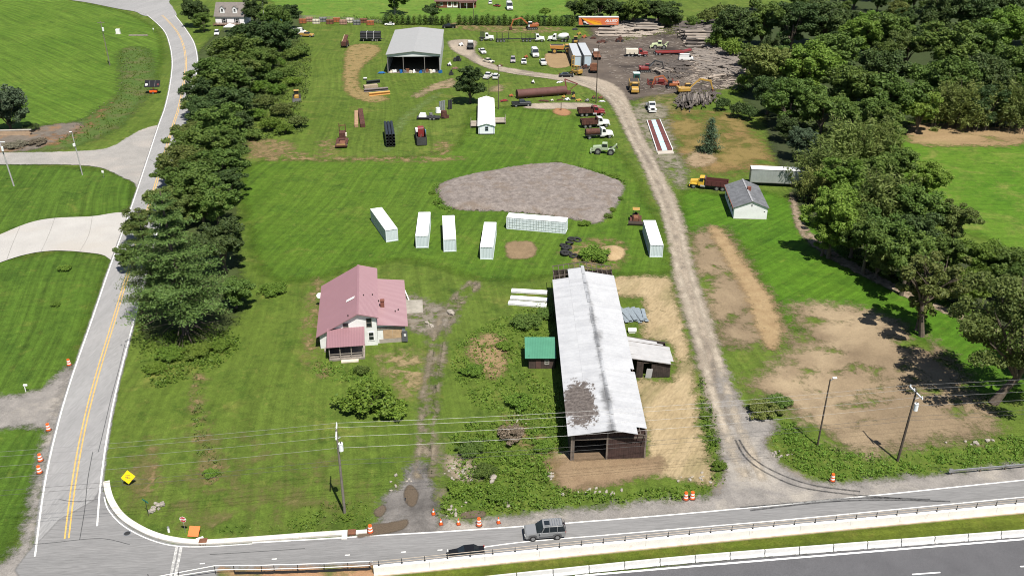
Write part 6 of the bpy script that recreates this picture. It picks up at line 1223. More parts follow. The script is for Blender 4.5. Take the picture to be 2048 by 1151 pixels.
DR = [((139, 731), 'pale orange drum beside the upper gravel side drive'), ((98, 861), 'orange drum below the gravel side drive'), ((82, 922), 'upper orange drum of the pair left of the county road'), ((80, 946), 'lower orange drum of the pair left of the county road'), ((741, 1065), 'orange drum at the end of the kerb in the puddle'), ((958, 1051), 'orange drum on the shoulder among the small cones'), ((1371, 999), 'left orange drum of the pair on the drive apron'), ((1384, 998), 'right orange drum of the pair on the drive apron'), ((1664, 962), 'orange drum in front of the roadside weeds right of the drive')]
for px, lab in DR: drum(lab, px, 1.0, .12)
for px, lab in (((867, 1029), 'dull cone at the right rim of the muddy entry'), ((882, 1049), 'first small cone right of the muddy entry on the shoulder'), ((917, 1049), 'small cone just left of the shoulder drum'), ((997, 1046), 'small cone right of the shoulder drum')):
    t = thing('traffic_cone', lab, 'traffic cone', at(*px) + Vector((0, 0, .12)), .3, 'small orange cones'); G().box(0, 0, 0, .5, .5, .05).put('base', M('cone_base', (0.2, 0.04, 0.02), .8), t); G().cyl((0, 0, .05), (0, 0, .38), .2, .13, n=12).put('cone_body', og, t); G().cyl((0, 0, .38), (0, 0, .58), .13, .08, n=12).put('white_band', wband, t); G().cyl((0, 0, .58), (0, 0, .85), .08, .035, n=12).put('cone_tip', og, t)
# signs
p = at(252, 972); t = thing('warning_sign', 'yellow diamond warning sign tilted on two steel legs', 'road sign', p, R(12))
dm = G().box(0, 0, 0, 1.22, .03, 1.22); o = dm.put('sign_plate', M('sign_yellow', (0.72, 0.5, 0.0), .5, var=.04), t); o.rotation_euler = (R(-28), R(45), 0); o.location = (-.43, 0, 1.25 - .1)
o.rotation_euler = Matrix.Rotation(R(-25), 3, 'X').to_4x4().__matmul__(Matrix.Rotation(R(45), 4, 'Y')).to_euler(); o.location = Vector((0, 0, .85))
for k in range(3): b_ = G().box(0, 0, 0, .62, .012, .08).put('faded_text_row', M('sign_text', (0.35, 0.24, 0.02), .6), o); b_.location = (.0 - .02 + (.14 * k - .14), -.022, .58 + (.14 - .14 * k)); b_.rotation_euler = (0, R(-45), 0)
for x in (-.35, .35): G().bar((x, .25, 0), (x, .05, 1.5), .06).put('leg', steel, t)
p = at(371, 1064); t = thing('stop_sign', 'small red octagonal stop sign at the corner', 'road sign', p, R(-8)); G().cyl((0, 0, 0), (0, 0, 2.0), .035).put('post', steel, t)
def octa(r, y0, y1): return G().cyl((0, y0, 1.95), (0, y1, 1.95), r, n=8)
pl_ = octa(.42, .0, -.02).put('sign_plate', wband, t); octa(.38, -.02, -.03).put('red_face', M('sign_red', (0.5, 0.02, 0.03), .45), pl_); text(pl_, 'STOP', .3, (0, -.036, 1.95), (R(90), 0, 0), wband, bold=.01)
pl_.rotation_euler = (0, 0, 0)
p = at(386, 1074); t = thing('orange_sign', 'orange square work sign leaning back on its stand', 'road sign', p, R(-5)); o = G().box(0, 0, 0, 1.25, .03, 1.2).put('sign_panel', M('sign_orange', (0.75, 0.16, 0.04), .5, var=.06), t); o.location = (0, 0, .15); o.rotation_euler = (R(-52), 0, R(0)); G().bar((-.5, .3, 0), (.5, .3, .05), .07).put('stand_foot', steel, t); G().bar((0, .9, 0), (0, .75, .8), .06).put('stand_leg', steel, t)
p = at(400, 1078); tag(G().box(0, 0, .1, .8, .35, .12, rz=.5).box(0, 0, .04, .5, .5, .1, rz=.5).put('sandbag', wband), 'white sandbag beside the orange work sign', 'sandbag').location = p
p = at(297, 1030); t = thing('street_sign', 'green street name blade on a thin post at the corner', 'street sign', p, R(-35)); G().cyl((0, 0, 0), (0, 0, 2.3), .035).put('post', dark_steel, t); G().box(0, 0, 2.05, 1.1, .03, .22).put('name_blade', M('sign_green', (0.0, 0.18, 0.14), .5), t)
p = at(338, 1063); t = thing('utility_marker', 'short white marker post near the corner kerb', 'post', p); G().cyl((0, 0, 0), (0, 0, .7), .14, .12, n=10).put('post', wband, t); G().cyl((0, 0, .7), (0, 0, .82), .16, .08, n=10).put('cap', bare, t)
p = at(52, 783); t = thing('mailbox', 'white mailbox beside the gravel side drive', 'mailbox', p); G().box(0, 0, 0, .1, .1, 1.0).put('post', wband, t); G().box(.15, 0, 1.0, .6, .25, .28).put('box', wband, t, bevel=.06)
p = at(308, 187); t = thing('message_trailer', 'black solar panel message trailer on the roadside bank', 'message board', p, R(4)); G().box(0, 0, .5, 2.2, 1.4, .6).put('trailer_base', og, t); [wheel(t, 0, y, .35, .2) for y in (-.8, .8)]; G().cyl((0, 0, 1.0), (0, 0, 3.0), .1).put('mast', og, t); o = G().box(0, 0, 0, 4.6, 2.6, .1).put('display_panel', black_p, t); o.location = (0, 0, 3.0); o.rotation_euler = (R(38), 0, 0)
for x, w, m in ((-1.7, .7, wband), (1.75, .6, M('dark_red_cell', (0.12, 0.02, 0.02), .5))): d_ = G().box(x, -.4, .1, w, .7, .02).put('panel_cell', m, o)
for x in (-.8, .8): G().box(x, 0, .102, .05, 2.4, .03).put('panel_divider', bare, o)
p = at(237, 68); t = thing('utility_cabinet', 'white utility cabinet on a pad in the mown field', 'cabinet', p); G().box(0, 0, 0, 1.8, 1.3, .2).put('pad', conc_m, t); G().box(0, 0, .2, 1.5, 1.0, 1.7).put('cabinet_body', white_trim, t, bevel=.04); G().box(-.38, -.52, .4, .7, .03, 1.3).put('cabinet_door', wband, t)
for px, lab in (((208, 356), 'thin sign post at the mouth of the old side road'), ((308, 66), 'small white sign post on the bank near the road bend')):
    t = thing('sign_post', lab, 'sign post', at(*px)); G().cyl((0, 0, 0), (0, 0, 1.9), .04).put('post', steel, t); G().box(0, -.04, 1.3, .5, .03, .6).put('plate', wband, t)
tag(G().box(0, 0, 0, 7.5, .5, .4).box(0, 0, .35, 7.0, .35, .15).put('timber_beam', wood_g), 'old grey timber lying on the bank near the road bend', 'timber').location = at(277, 72)
p = at(28, 270); t = thing('entrance_wall', 'low tan block entrance wall below the field tree', 'wall', p, R(4))
for r in range(3):
    for i in range(9): G().box(-3.9 + i * .96 + (r % 2) * .3, 0, r * .42, .92, .5, .4).put('wall_block', M('tan_block', (0.46, 0.33, 0.22), .9, var=.15), t)
G().box(.1, 0, 1.27, 9.2, .65, .18).put('coping', M('pale_coping', (0.5, 0.46, 0.4), .9), t)

# ------------------------------------------------------------------ logs, stones, tyres, sheets
bark = [M('grey_log', (0.22, 0.19, 0.165), .95, var=.35, scale=2.5), M('dark_log', (0.1, 0.085, 0.075), .95, var=.4, scale=2.5), M('pale_log', (0.35, 0.295, 0.245), .95, var=.3, scale=2.5)]
log_me = []
for k in range(4):
    rnd = random.Random(k); g = G().tube([(-.5, 0, 0), (-.16, rnd.uniform(-.006, .006), rnd.uniform(-.006, .006)), (.16, rnd.uniform(-.006, .006), 0), (.5, 0, 0)], [.5, .48, .45, .42], 8)
    log_me.append(g)
_lm = {}
def one_log(p, L_, r, az, tilt, m, lab, grp, k):
    key = (k % 4, m)
    if key not in _lm:
        g = log_me[k % 4]; me = G(); me.v = [(x, y / 1.0, z) for x, y, z in g.v]; me.f = g.f; _lm[key] = me.mesh('log'); _lm[key].materials.append(bark[m])
    o = link('log', _lm[key]); o.location = p; o.scale = (L_, r * 2, r * 2); o.rotation_euler = (0, tilt, az); tag(o, lab, 'log', grp)
def log_pile(px0, px1, n, L_, az, mats, lab, grp, r=(.2, .36), layers=3, spread=1.0, jit=.08, ends=None):
    a, b = at(*px0), at(*px1); rnd = random.Random(n)
    for i in range(n):
        f = rnd.random(); lay = int(rnd.random() ** 1.15 * layers); rr = rnd.uniform(*r); q = a.lerp(b, .5 + (f - .5) * (1 - lay * .12))
        q.x += rnd.gauss(0, .35) * spread; q.y += rnd.gauss(0, .35) * spread
        one_log((q.x, q.y, rr + lay * (r[0] + r[1]) * .85), L_ * rnd.uniform(.8, 1.12), rr, az + rnd.gauss(0, jit), rnd.gauss(0, .025), rnd.choice(mats), lab, grp, i)
log_pile((1356, 212), (1420, 200), 46, 7.0, R(82), [0, 0, 1], 'grey log in the long heap below the yellow excavator', 'logs below the yellow excavator', layers=4, spread=1.6)
log_pile((1396, 96), (1378, 68), 44, 8.5, R(-4), [0, 2, 1], 'log in the tall stack at the top right of the yard', 'logs in the tall yard stack', r=(.34, .52), layers=5, spread=1.0, jit=.04)
log_pile((1416, 98), (1412, 70), 20, 8.0, R(-6), [0, 2], 'pale log on the right flank of the tall yard stack', 'logs on the flank of the tall stack', r=(.3, .46), layers=4, spread=1.2, jit=.04)
log_pile((1408, 130), (1440, 108), 30, 7.0, R(-40), [0, 0, 2], 'log in the loose fan beside the wood edge', 'loose fan of logs', layers=2, spread=3.0, jit=.25)
log_pile((1444, 138), (1462, 118), 16, 7.0, R(-55), [0, 1], 'dark log at the outer edge of the loose fan', 'dark logs of the loose fan', layers=2, spread=2.5, jit=.2)
log_pile((1412, 160), (1440, 155), 16, 5.5, R(35), [2], 'pale split log in the small pile at the wood edge', 'pale split logs', layers=2, spread=1.6, jit=.15)
log_pile((1214, 75), (1216, 60), 16, 8.0, R(1), [2, 0], 'weathered log in the row below the orange trailer', 'logs below the orange trailer', layers=2, spread=1.0, jit=.05)
log_pile((1292, 70), (1290, 45), 28, 8.5, R(0), [0, 2], 'weathered log in the rows right of the orange trailer', 'logs right of the orange trailer', r=(.28, .44), layers=3, spread=1.5, jit=.06)
log_pile((1254, 62), (1258, 48), 16, 6.0, R(-50), [0, 1], 'jumbled log between the trailer and the log rows', 'jumbled logs', layers=3, spread=1.8, jit=.4)
log_pile((1262, 77), (1264, 71), 6, 7.5, R(4), [2], 'pale log lying alone beside the rusty grab bucket', 'pale logs by the grab bucket', layers=1, spread=.8, jit=.05)
log_pile((1310, 150), (1345, 142), 18, 5.0, R(-58), [2, 2, 0], 'fresh pale log in the heap behind the orange log loader', 'fresh logs by the orange loader', layers=3, spread=1.2, jit=.25)
log_pile((1330, 136), (1375, 132), 16, 5.0, R(-10), [1], 'dark log in the heap right of the red loader', 'dark logs by the red loader', layers=2, spread=1.6, jit=.4)
log_pile((1395, 62), (1432, 56), 18, 6.5, R(25), [1, 0], 'dark log behind the tall yard stack', 'dark logs behind the stack', layers=3, spread=1.5, jit=.12)
stone_me = []
for k in range(5):
    bm = bmesh.new(); bmesh.ops.create_icosphere(bm, subdivisions=1, radius=.5); rnd = random.Random(k + 50)
    for v in bm.verts: v.co = v.co * rnd.uniform(.7, 1.15)
    me = bpy.data.meshes.new('stone'); bm.to_mesh(me); bm.free(); stone_me.append(me)
st_m = M('pale_stone', (0.36, 0.32, 0.27), .9, var=.25, scale=2); [m_.materials.append(st_m) for m_ in stone_me]
for px, py, dx, dy, n, smin, smax, lab in [(925, 945, 28, 14, 26, .25, .7, 'pale stone in the rubble bank left of the barn front'), (985, 960, 8, 6, 3, .7, 1.3, 'large grey stone in the weeds left of the barn front'), (1040, 840, 26, 30, 16, .25, .6, 'pale stone on the slope beside the barn wall'), (1102, 958, 8, 10, 8, .3, .8, 'pale stone at the left corner of the barn apron'), (1190, 985, 50, 6, 18, .3, .7, 'pale stone in the weeds in front of the barn apron'), (1013, 1003, 9, 7, 8, .3, .7, 'pale stone near the right small cone'), (905, 1020, 26, 14, 18, .25, .6, 'pale stone beside the wet ditch'), (1390, 955, 30, 8, 14, .25, .6, 'pale stone at the foot of the straw near the drive'), (1560, 910, 25, 8, 16, .2, .5, 'pale stone on the bank right of the drive mouth'), (316, 1018, 14, 9, 9, .5, 1.1, 'grey boulder in the corner rock ring'), (800, 965, 20, 14, 8, .3, .6, 'pale stone beside the muddy entry'), (900, 625, 8, 5, 4, .9, 1.8, 'large grey boulder right of the concrete slab'), (860, 650, 14, 6, 6, .4, .9, 'tan rubble stone right of the pink roofed house'), (1950, 885, 40, 6, 8, .4, .9, 'pale stone at the corner of the bare field')]:
    for i in range(n):
        p = at(px + random.gauss(0, dx * .6), py + random.gauss(0, dy * .6)); s = random.uniform(smin, smax)
        o = link('stone', stone_me[i % 5]); o.location = (p.x, p.y, s * .18); o.scale = (s, s * random.uniform(.6, 1), s * .65); o.rotation_euler = (0, 0, random.random() * 6); tag(o, lab, 'stone', lab.split(' ', 2)[2][:40])
V = []; F = []; n, m = 14, 7
for i in range(n):
    for j in range(m):
        a, b = 2 * math.pi * i / n, 2 * math.pi * j / m; rr = .42 + .17 * math.cos(b); V.append((rr * math.cos(a), rr * math.sin(a), .14 * math.sin(b)))
for i in range(n):
    for j in range(m): F.append((i * m + j, ((i + 1) % n) * m + j, ((i + 1) % n) * m + (j + 1) % m, i * m + (j + 1) % m))
ty_me = npmesh('tyre', V, F, smooth=True); ty_me.materials.append(tyre_m)
for i, (px, py, z) in enumerate([(1143, 479, 0), (1155, 481, 0), (1128, 492, 0), (1136, 496, 0), (1131, 499, .28), (1128, 505, 0), (1137, 508, .0), (1130, 510, .28), (1147, 513, 0), (1139, 489, .28)]):
    o = link('worn_tyre', ty_me); p = at(px, py); s = 1.5; o.location = (p.x, p.y, .2 + z); o.scale = (s,) * 3; o.rotation_euler = (random.gauss(0, .15), random.gauss(0, .15), 0); tag(o, 'worn black tyre in the heap behind the barn', 'car tyre', 'heap of worn tyres')
wsheet = P('stacked_white_sheet', (0.78, 0.78, 0.77), rough=.5)
for i, (a, b) in enumerate((((1023, 583), (1094, 587)), ((1021, 597), (1095, 602)), ((1017, 607), (1093, 613)))):
    c, an, L_ = onto(a, b); t = thing('sheet_bundle', 'white bundle of roofing sheets beside the barn, %s of three' % ('farthest', 'middle', 'nearest')[i], 'sheets', c, an, 'three white roofing bundles')
    for k in range(3): ribbed((-L_ / 2, -.55, .12 + k * .13), (-L_ / 2, .55, .12 + k * .13), (L_ / 2, .55, .12 + k * .13), (L_ / 2, -.55, .12 + k * .13), .22, .03, .05).put('sheet', wsheet, t)
    for x in (-L_ * .35, 0, L_ * .35): G().box(x, 0, 0, .12, 1.1, .09).put('bearer', wood_g, t)
blsh = M('blue_grey_sheet', (0.4, 0.46, 0.5), .45, .3, var=.12, dirt=(0.3, 0.32, 0.33, .6))
for i in range(18):
    p = at(1245 + i * 2.5, 632 + random.gauss(0, 1)); L_ = random.uniform(3.6, 5.2); g = ribbed((-.32, -L_ / 2, 0), (.32, -L_ / 2, 0), (.32, L_ / 2, .05), (-.32, L_ / 2, .05), .16, .03, .008)
    o = g.put('loose_sheet', blsh); o.location = (p.x, p.y, .12 + (i * 7 % 5) * .09); o.rotation_euler = (random.gauss(0, .03), random.gauss(0, .16), random.gauss(.12, .09)); tag(o, 'blue grey metal sheet in the loose heap right of the barn', 'metal sheet', 'loose metal sheets by the barn')
tag(G().cyl((0, 0, .4), (1.3, 0, .4), .4, n=14).box(.65, 0, 0, 1.0, .6, .2).put('white_tank', white_trim), 'small white tank at the foot of the loose sheets', 'tank').location = at(1256, 664)
FORMS = [(606 + i * 13.5, 47 - (i % 2) * 4 + i * .35) for i in range(11)]
for i, (px, py) in enumerate(FORMS):
    p = at(px, py); m = [orange_p, cream_p, rust_l, M('pinkish_steel', (0.42, 0.24, 0.18), .8, var=.2), bare][(i * 3) % 5]; t = thing('steel_form', 'stacked steel form along the back fence, %s from the left' % nth(i), 'steel form', p, R(-1), 'steel forms along the back fence')
    for k in range(2): G().box(0, 0, .15 + k * .95, 2.9, 1.5, .7).put('form_panel', m, t); [G().box(x, -.78, .1 + k * .95, .1, .1, .85).put('form_rib', dark_steel, t) for x in (-1.2, 0, 1.2)]
t = thing('canopy_tent', 'white canopy tent below the cottage deck', 'tent', at(461, 64)); 
for x in (-1.9, 1.9):
    for y in (-1.9, 1.9): G().cyl((x, y, 0), (x, y, 2.2), .05).put('pole', steel, t)
G().add([(-2.1, -2.1, 2.2), (2.1, -2.1, 2.2), (2.1, 2.1, 2.2), (-2.1, 2.1, 2.2), (0, 0, 3.3)], [(0, 1, 4), (1, 2, 4), (2, 3, 4), (3, 0, 4)]).put('canopy', white_trim, t)
fen = thing('back_fence', 'weathered rail fence behind the steel forms', 'fence', (0, 0, 0)); fp = [at(x, y) for x, y in ((570, 36), (610, 38), (650, 40), (690, 42), (730, 45), (765, 48))]
for a, b in zip(fp, fp[1:]):
    for k in range(4): q_ = a.lerp(b, k / 4); G().box(q_.x, q_.y, 0, .14, .14, 1.5).put('fence_post', wood_g, fen)
    for z in (.5, .95, 1.4): G().bar((a.x, a.y, z), (b.x, b.y, z), .05, .14).put('fence_rail', wood_g, fen)
# ------------------------------------------------------------------ trees, shrubs, weeds
def leaf_mat(name, A, B, trans=0.33):
    m, nt, bs, out = newmat(name)
    at_ = N(nt, 'ShaderNodeAttribute', attribute_name='v').outputs['Fac']; ob = N(nt, 'ShaderNodeObjectInfo').outputs['Random']
    A, B = [x * 0.95 for x in A], [x * 0.95 for x in B]; c = mixc(nt, at_, A, B); k = rng(nt, ob, 0, 1, 0.82, 1.18); k2 = rng(nt, mth(nt, 'FRACT', mth(nt, 'MULTIPLY', ob, 17.3)), 0, 1, 0.9, 1.08)
    c = mixc(nt, 1.0, c, N(nt, 'ShaderNodeCombineColor', {0: mth(nt, 'MULTIPLY', k, k2), 1: k, 2: k}).outputs[0], 'MULTIPLY')
    nt.links.new(c, bs.inputs['Base Color']); bs.inputs['Roughness'].default_value = .6; bs.inputs['Specular IOR Level'].default_value = .25
    tr = N(nt, 'ShaderNodeBsdfTranslucent', {0: c}); nt.links.new(N(nt, 'ShaderNodeMixShader', {0: trans, 1: bs.outputs[0], 2: tr.outputs[0]}).outputs[0], out.inputs[0]); return m
LM = {'mid': leaf_mat('mid_green_leaf', (0.068, 0.119, 0.022), (0.142, 0.203, 0.041)), 'dark': leaf_mat('dark_green_leaf', (0.046, 0.084, 0.024), (0.092, 0.135, 0.038)), 'bright': leaf_mat('bright_green_leaf', (0.101, 0.176, 0.022), (0.189, 0.270, 0.043)),
      'olive': leaf_mat('olive_leaf', (0.095, 0.135, 0.030), (0.176, 0.209, 0.054)), 'pine': leaf_mat('pine_needle', (0.058, 0.1, 0.022), (0.125, 0.178, 0.042), .18), 'cane': leaf_mat('cane_leaf', (0.101, 0.142, 0.030), (0.196, 0.230, 0.061)), 'weed': leaf_mat('weed_leaf', (0.075, 0.145, 0.015), (0.17, 0.25, 0.036)), 'dry': leaf_mat('dry_stem', (0.149, 0.121, 0.088), (0.270, 0.230, 0.162)), 'blue': leaf_mat('grey_green_leaf', (0.068, 0.108, 0.054), (0.135, 0.182, 0.101))}
bark_m = M('tree_bark', (0.13, 0.1, 0.075), .95, var=.35, scale=2.5); bark_g = M('grey_bark', (0.27, 0.24, 0.21), .95, var=.3, scale=2.5)
def leaves(P_, Nn, size, rg, aspect=.6, jit=.7):
    n = len(P_); Nv = Nn + rg.normal(0, jit, (n, 3)); Nv /= np.linalg.norm(Nv, axis=1)[:, None] + 1e-9
    T = np.cross(Nv, rg.normal(0, 1, (n, 3))); T /= np.linalg.norm(T, axis=1)[:, None] + 1e-9; B = np.cross(Nv, T)
    s = (size * rg.uniform(.6, 1.35, n))[:, None]
    V = np.stack([P_ - T * s, P_ - B * s * aspect, P_ + T * s, P_ + B * s * aspect], 1).reshape(-1, 3); return V, np.arange(n * 4).reshape(n, 4)
def leaf_mesh(name, P_, Nn, size, rg, aspect=.6, jit=.7):
    V, F = leaves(P_, Nn, size, rg, aspect, jit); return npmesh(name, V, F, {'v': ('FACE', rg.random(len(F)))})
def sphere(n, rg):
    d = rg.normal(0, 1, (n, 3)); return d / np.linalg.norm(d, axis=1)[:, None]
def decid(seed, h=14., r=6., nl=14000, lobes=13, size=.25, low=.06, openness=0.0, twist=0.0, subs=6, bush=False):
    """crown = big lobes carrying small leafy clumps; limbs reach into the lobes"""
    rg = np.random.default_rng(seed); z0 = h * low; cz, rv = z0 + (h - z0) * .5, (h - z0) * .5; C = []; S_ = []
    for i in range(lobes):
        d = sphere(1, rg)[0]; d[2] = (abs(d[2]) * .9 - .25) if bush else d[2] * .95; f = rg.uniform(.35, .66); q = rg.uniform(.3, .42) * r
        c = np.array((d[0] * r * f, d[1] * r * f, cz + d[2] * rv * f)); C.append(c)
        for k in range(subs):
            e = sphere(1, rg)[0]; e[2] = e[2] * .8 + .2; S_.append(np.append(c + e * q * np.array((1, 1, min(1, rv / r))) * rg.uniform(.75, 1.1), rg.uniform(.12, .22) * r * (1 - .25 * openness)))
    S_ = np.array(S_); S_ = S_[rg.random(len(S_)) > openness * .3]; per = nl // len(S_); Ps, Ns = [], []
    for x, y, z, q in S_:
        d = sphere(per, rg); rad = q * rg.uniform(.3, 1.1, per) ** .6
        Ps.append(np.array((x, y, z)) + d * rad[:, None] * np.array((1, 1, .75))); Ns.append(d * .8 + np.array((0, 0, .45)))
    Pn = np.concatenate(Ps); Nn = np.concatenate(Ns); ok = Pn[:, 2] > .05
    crown = leaf_mesh('crown', Pn[ok], Nn[ok], size, rg)
    g = G(); tz = h * max(low * 1.3, .12)
    g.tube([(0, 0, 0), (.1 + twist * .4, .05, tz * .5), (.0 + twist, 0, tz), (.1 + twist, .1, cz * .9)], [h * .032, h * .024, h * .02, h * .012], 8)
    for x, y, z in C[:int(8 + 6 * openness)]:
        mz = (tz + z) / 2; g.tube([(twist, 0, tz * .9), (x * .35 + twist * .6, y * .35, mz), (x * .9, y * .9, z)], [h * .013, h * .008, h * .003], 5)
        if openness:
            for k in range(3): q_ = sphere(1, rg)[0] * r * .3; g.tube([(x * .6, y * .6, mz + (z - mz) * .6), (x * .9 + q_[0], y * .9 + q_[1], z + abs(q_[2]))], [h * .005, h * .0015], 4)
    return g.mesh('trunk'), crown, h, r
def set_tree(name, lab, cat, kind, p, sx, sz, lm, rz=0., grp=None, bk=None):
    t = thing(name, lab, cat, p, rz, grp); t.scale = (sx, sx, sz); tm, cm = kind[0], kind[1]
    a = link('trunk', tm, None, t); b = link('crown', cm, None, t)
    for o, m in ((a, bk or bark_m), (b, LM[lm])):
        if not o.data.materials: o.data.materials.append(m)
        o.material_slots[0].link = 'OBJECT'; o.material_slots[0].material = m
    return t
DEC = [decid(s_, 14, 6, 14000, l) for s_, l in ((1, 13), (2, 16), (3, 11), (4, 18))]
TALL = [decid(s_, 17, 5, 13000, 15) for s_ in (11, 12)]
BUSH = [decid(s_, 2.4, 2.4, 4200, l, .13, 0.0, bush=True) for s_, l in ((21, 12), (22, 16), (23, 20))]
def cane_mesh(seed):
    rg = np.random.default_rng(seed); Ps, Ns = [], []; g = G()
    for i in range(70):
        x, y = rg.normal(0, 2.0, 2); h = rg.uniform(6, 10.5) * (1 - .02 * (x * x + y * y)); lean = rg.normal(0, .9, 2); n = 110; t = rg.uniform(.25, 1, n) ** .8
        p = np.stack([x + lean[0] * t ** 2 * 1.6, y + lean[1] * t ** 2 * 1.6, h * t], 1) + rg.normal(0, .33, (n, 3)); Ps.append(p); Ns.append(np.tile((0, 0, .6), (n, 1)) + sphere(n, rg) * .8)
        if i < 24: g.tube([(x, y, 0), (x + lean[0] * .4, y + lean[1] * .4, h * .5), (x + lean[0] * 1.5, y + lean[1] * 1.5, h)], [.05, .04, .015], 4)
    return g.mesh('trunk'), leaf_mesh('crown', np.concatenate(Ps), np.concatenate(Ns), .34, rg, .28), 10., 4.5
CANE = [cane_mesh(31), cane_mesh(32)]
def conifer(seed, h, r, nl, size, tiers, flat=.35, low=.08, power=1.0, dead=0, per=6, asp=.35, plume=1.0):
    """whorled branches carrying flat plumes of needles"""
    rg = np.random.default_rng(seed); Ps, Ns = [], []; g = G(); g.tube([(0, 0, 0), (.05, 0, h * .5), (0, 0, h * .98)], [h * .022, h * .013, h * .003], 8); br = []
    for i in range(tiers):
        z = h * (low + (1 - low) * (i + rg.uniform(0, .6)) / tiers); L_ = r * (1 - z / h) ** power + .25
        for k in range(per): a = 2 * math.pi * (k + rg.uniform(-.35, .35)) / per + i * .9; br.append((z, a, L_ * rg.uniform(.6, 1.15)))
    tot = sum(b[2] for b in br)
    for z, a, L_ in br:
        up = rg.uniform(-.08, .28); npl = max(2, int(L_ * 1.5)); n = max(4, int(nl * L_ / tot / npl)); w = .1 * L_ * plume + .22; D = np.array((math.cos(a), math.sin(a), 0)); Sd = np.array((-D[1], D[0], 0))
        for j in range(npl):
            f = .3 + .7 * (j + rg.random()) / npl; c = D * L_ * f + Sd * rg.normal(0, .16) * L_ * f + np.array((0, 0, z + L_ * up * f * f))
            q = c + (rg.normal(0, w, n) * 1.3)[:, None] * D + rg.normal(0, w, n)[:, None] * Sd + np.column_stack([np.zeros(n), np.zeros(n), rg.normal(0, w * flat, n)]); Ps.append(q); Ns.append(np.tile((0, 0, 1.0), (n, 1)) + D * .3)
        if L_ > 1.2: g.tube([(0, 0, z), (math.cos(a) * L_ * .5, math.sin(a) * L_ * .5, z + L_ * up * .25), (math.cos(a) * L_ * .95, math.sin(a) * L_ * .95, z + L_ * up * .9)], [.02 + L_ * .011, .012 + L_ * .006, .01], 4)
    for k in range(dead):
        a = rg.uniform(0, 6.28); z = h * rg.uniform(.03, .2); L_ = r * rg.uniform(.35, .75); g.tube([(0, 0, z), (math.cos(a) * L_ * .5, math.sin(a) * L_ * .5, z - .2), (math.cos(a) * L_, math.sin(a) * L_, z - .7)], [.08, .05, .015], 4)
    return g.mesh('trunk'), leaf_mesh('crown', np.concatenate(Ps), np.concatenate(Ns), size, rg, asp, .55), h, r
PINE = conifer(41, 25, 9.6, 24000, .24, 12, .26, .17, .85, 40, 7, .35, .8); SPRUCE = conifer(42, 8.5, 2.7, 6500, .2, 16, .5, .05, .9); CEDAR = conifer(43, 4.2, .95, 1500, .16, 14, .9, .02, .55, 0, 5, .6)
def crown_at(px, py, rpx, ratio=2.1, hmin=.5, hmax=22, cf=.6):
    h = 10.
    for _ in range(6):
        p = at(px, py, h * cf); r = rpx / scale_at(p); h = min(hmax, max(hmin, r * ratio))
    return Vector((p.x, p.y, 0)), r, h
def row(items, name, phrase, grp, ratio=2.1, cat='tree', hmax=20, kinds=None):
    """items: crown centre pixel, crown radius pixel, leaf tone"""
    items = sorted(items, key=lambda q: q[0]); tone = {'mid': 'mid green', 'dark': 'dark green', 'bright': 'bright green', 'olive': 'olive green', 'cane': 'feathery yellow green', 'blue': 'grey green', 'weed': 'fresh green', 'dry': 'dry brown'}
    for i, (px, py, rp, lm) in enumerate(items):
        p, r, h = crown_at(px, py, rp * 1.15, ratio, hmax=hmax); kd = (kinds or (CANE if lm == 'cane' else TALL if h / r > 2.6 else DEC)); kd = kd[(i * 7 + int(px)) % len(kd)]
        set_tree(name, '%s %s, %s from the left' % (tone[lm], phrase, nth(i)), cat, kd, p, r / kd[3], h / kd[2], lm, random.random() * 6.28, grp)
# hedgerow along the county road
row([(467, 95, 50, 'mid'), (433, 142, 55, 'mid'), (402, 185, 46, 'dark'), (447, 190, 55, 'dark'), (386, 214, 38, 'olive'), (436, 242, 56, 'mid'), (395, 284, 55, 'mid'), (366, 318, 52, 'olive'), (436, 330, 52, 'mid'), (372, 362, 56, 'mid'), (430, 395, 52, 'mid'), (330, 385, 42, 'olive'), (415, 165, 44, 'mid'), (470, 140, 40, 'olive'), (420, 215, 44, 'dark'), (455, 285, 44, 'mid'), (410, 325, 46, 'mid'), (350, 345, 42, 'mid'), (455, 365, 40, 'dark'), (400, 400, 46, 'mid'), (350, 410, 40, 'olive'), (470, 235, 34, 'dark'), (375, 255, 34, 'olive')], 'hedgerow_tree', 'broadleaf tree of the roadside hedgerow', 'hedgerow trees along the county road', 1.75)
row([(285, 470, 46, 'pine'), (440, 480, 62, 'dark'), (300, 545, 50, 'pine'), (455, 590, 45, 'mid'), (268, 425, 34, 'mid')] and [(440, 470, 60, 'dark'), (465, 570, 40, 'mid'), (278, 440, 38, 'olive'), (262, 500, 34, 'mid')], 'hedgerow_tree', 'broadleaf tree crowding the big pine', 'trees round the big pine', 1.9)
pp = at(372, 668); set_tree('white_pine', 'tall spreading pine with bare lower limbs beside the county road', 'tree', PINE, pp, 1.0, 1.0, 'pine', .3)
pp = at(318, 640); set_tree('white_pine', 'smaller pine leaning over the county road', 'tree', PINE, pp, .62, .78, 'pine', 2.0)
row([(498, 66, 40, 'dark'), (550, 27, 30, 'mid'), (573, 26, 26, 'dark'), (556, 62, 36, 'dark'), (392, 16, 28, 'dark'), (506, 14, 26, 'dark'), (405, 38, 20, 'mid'), (524, 104, 34, 'mid'), (500, 120, 36, 'mid'), (480, 150, 36, 'dark')], 'cottage_tree', 'broadleaf tree near the cottage', 'trees near the cottage', 1.9)
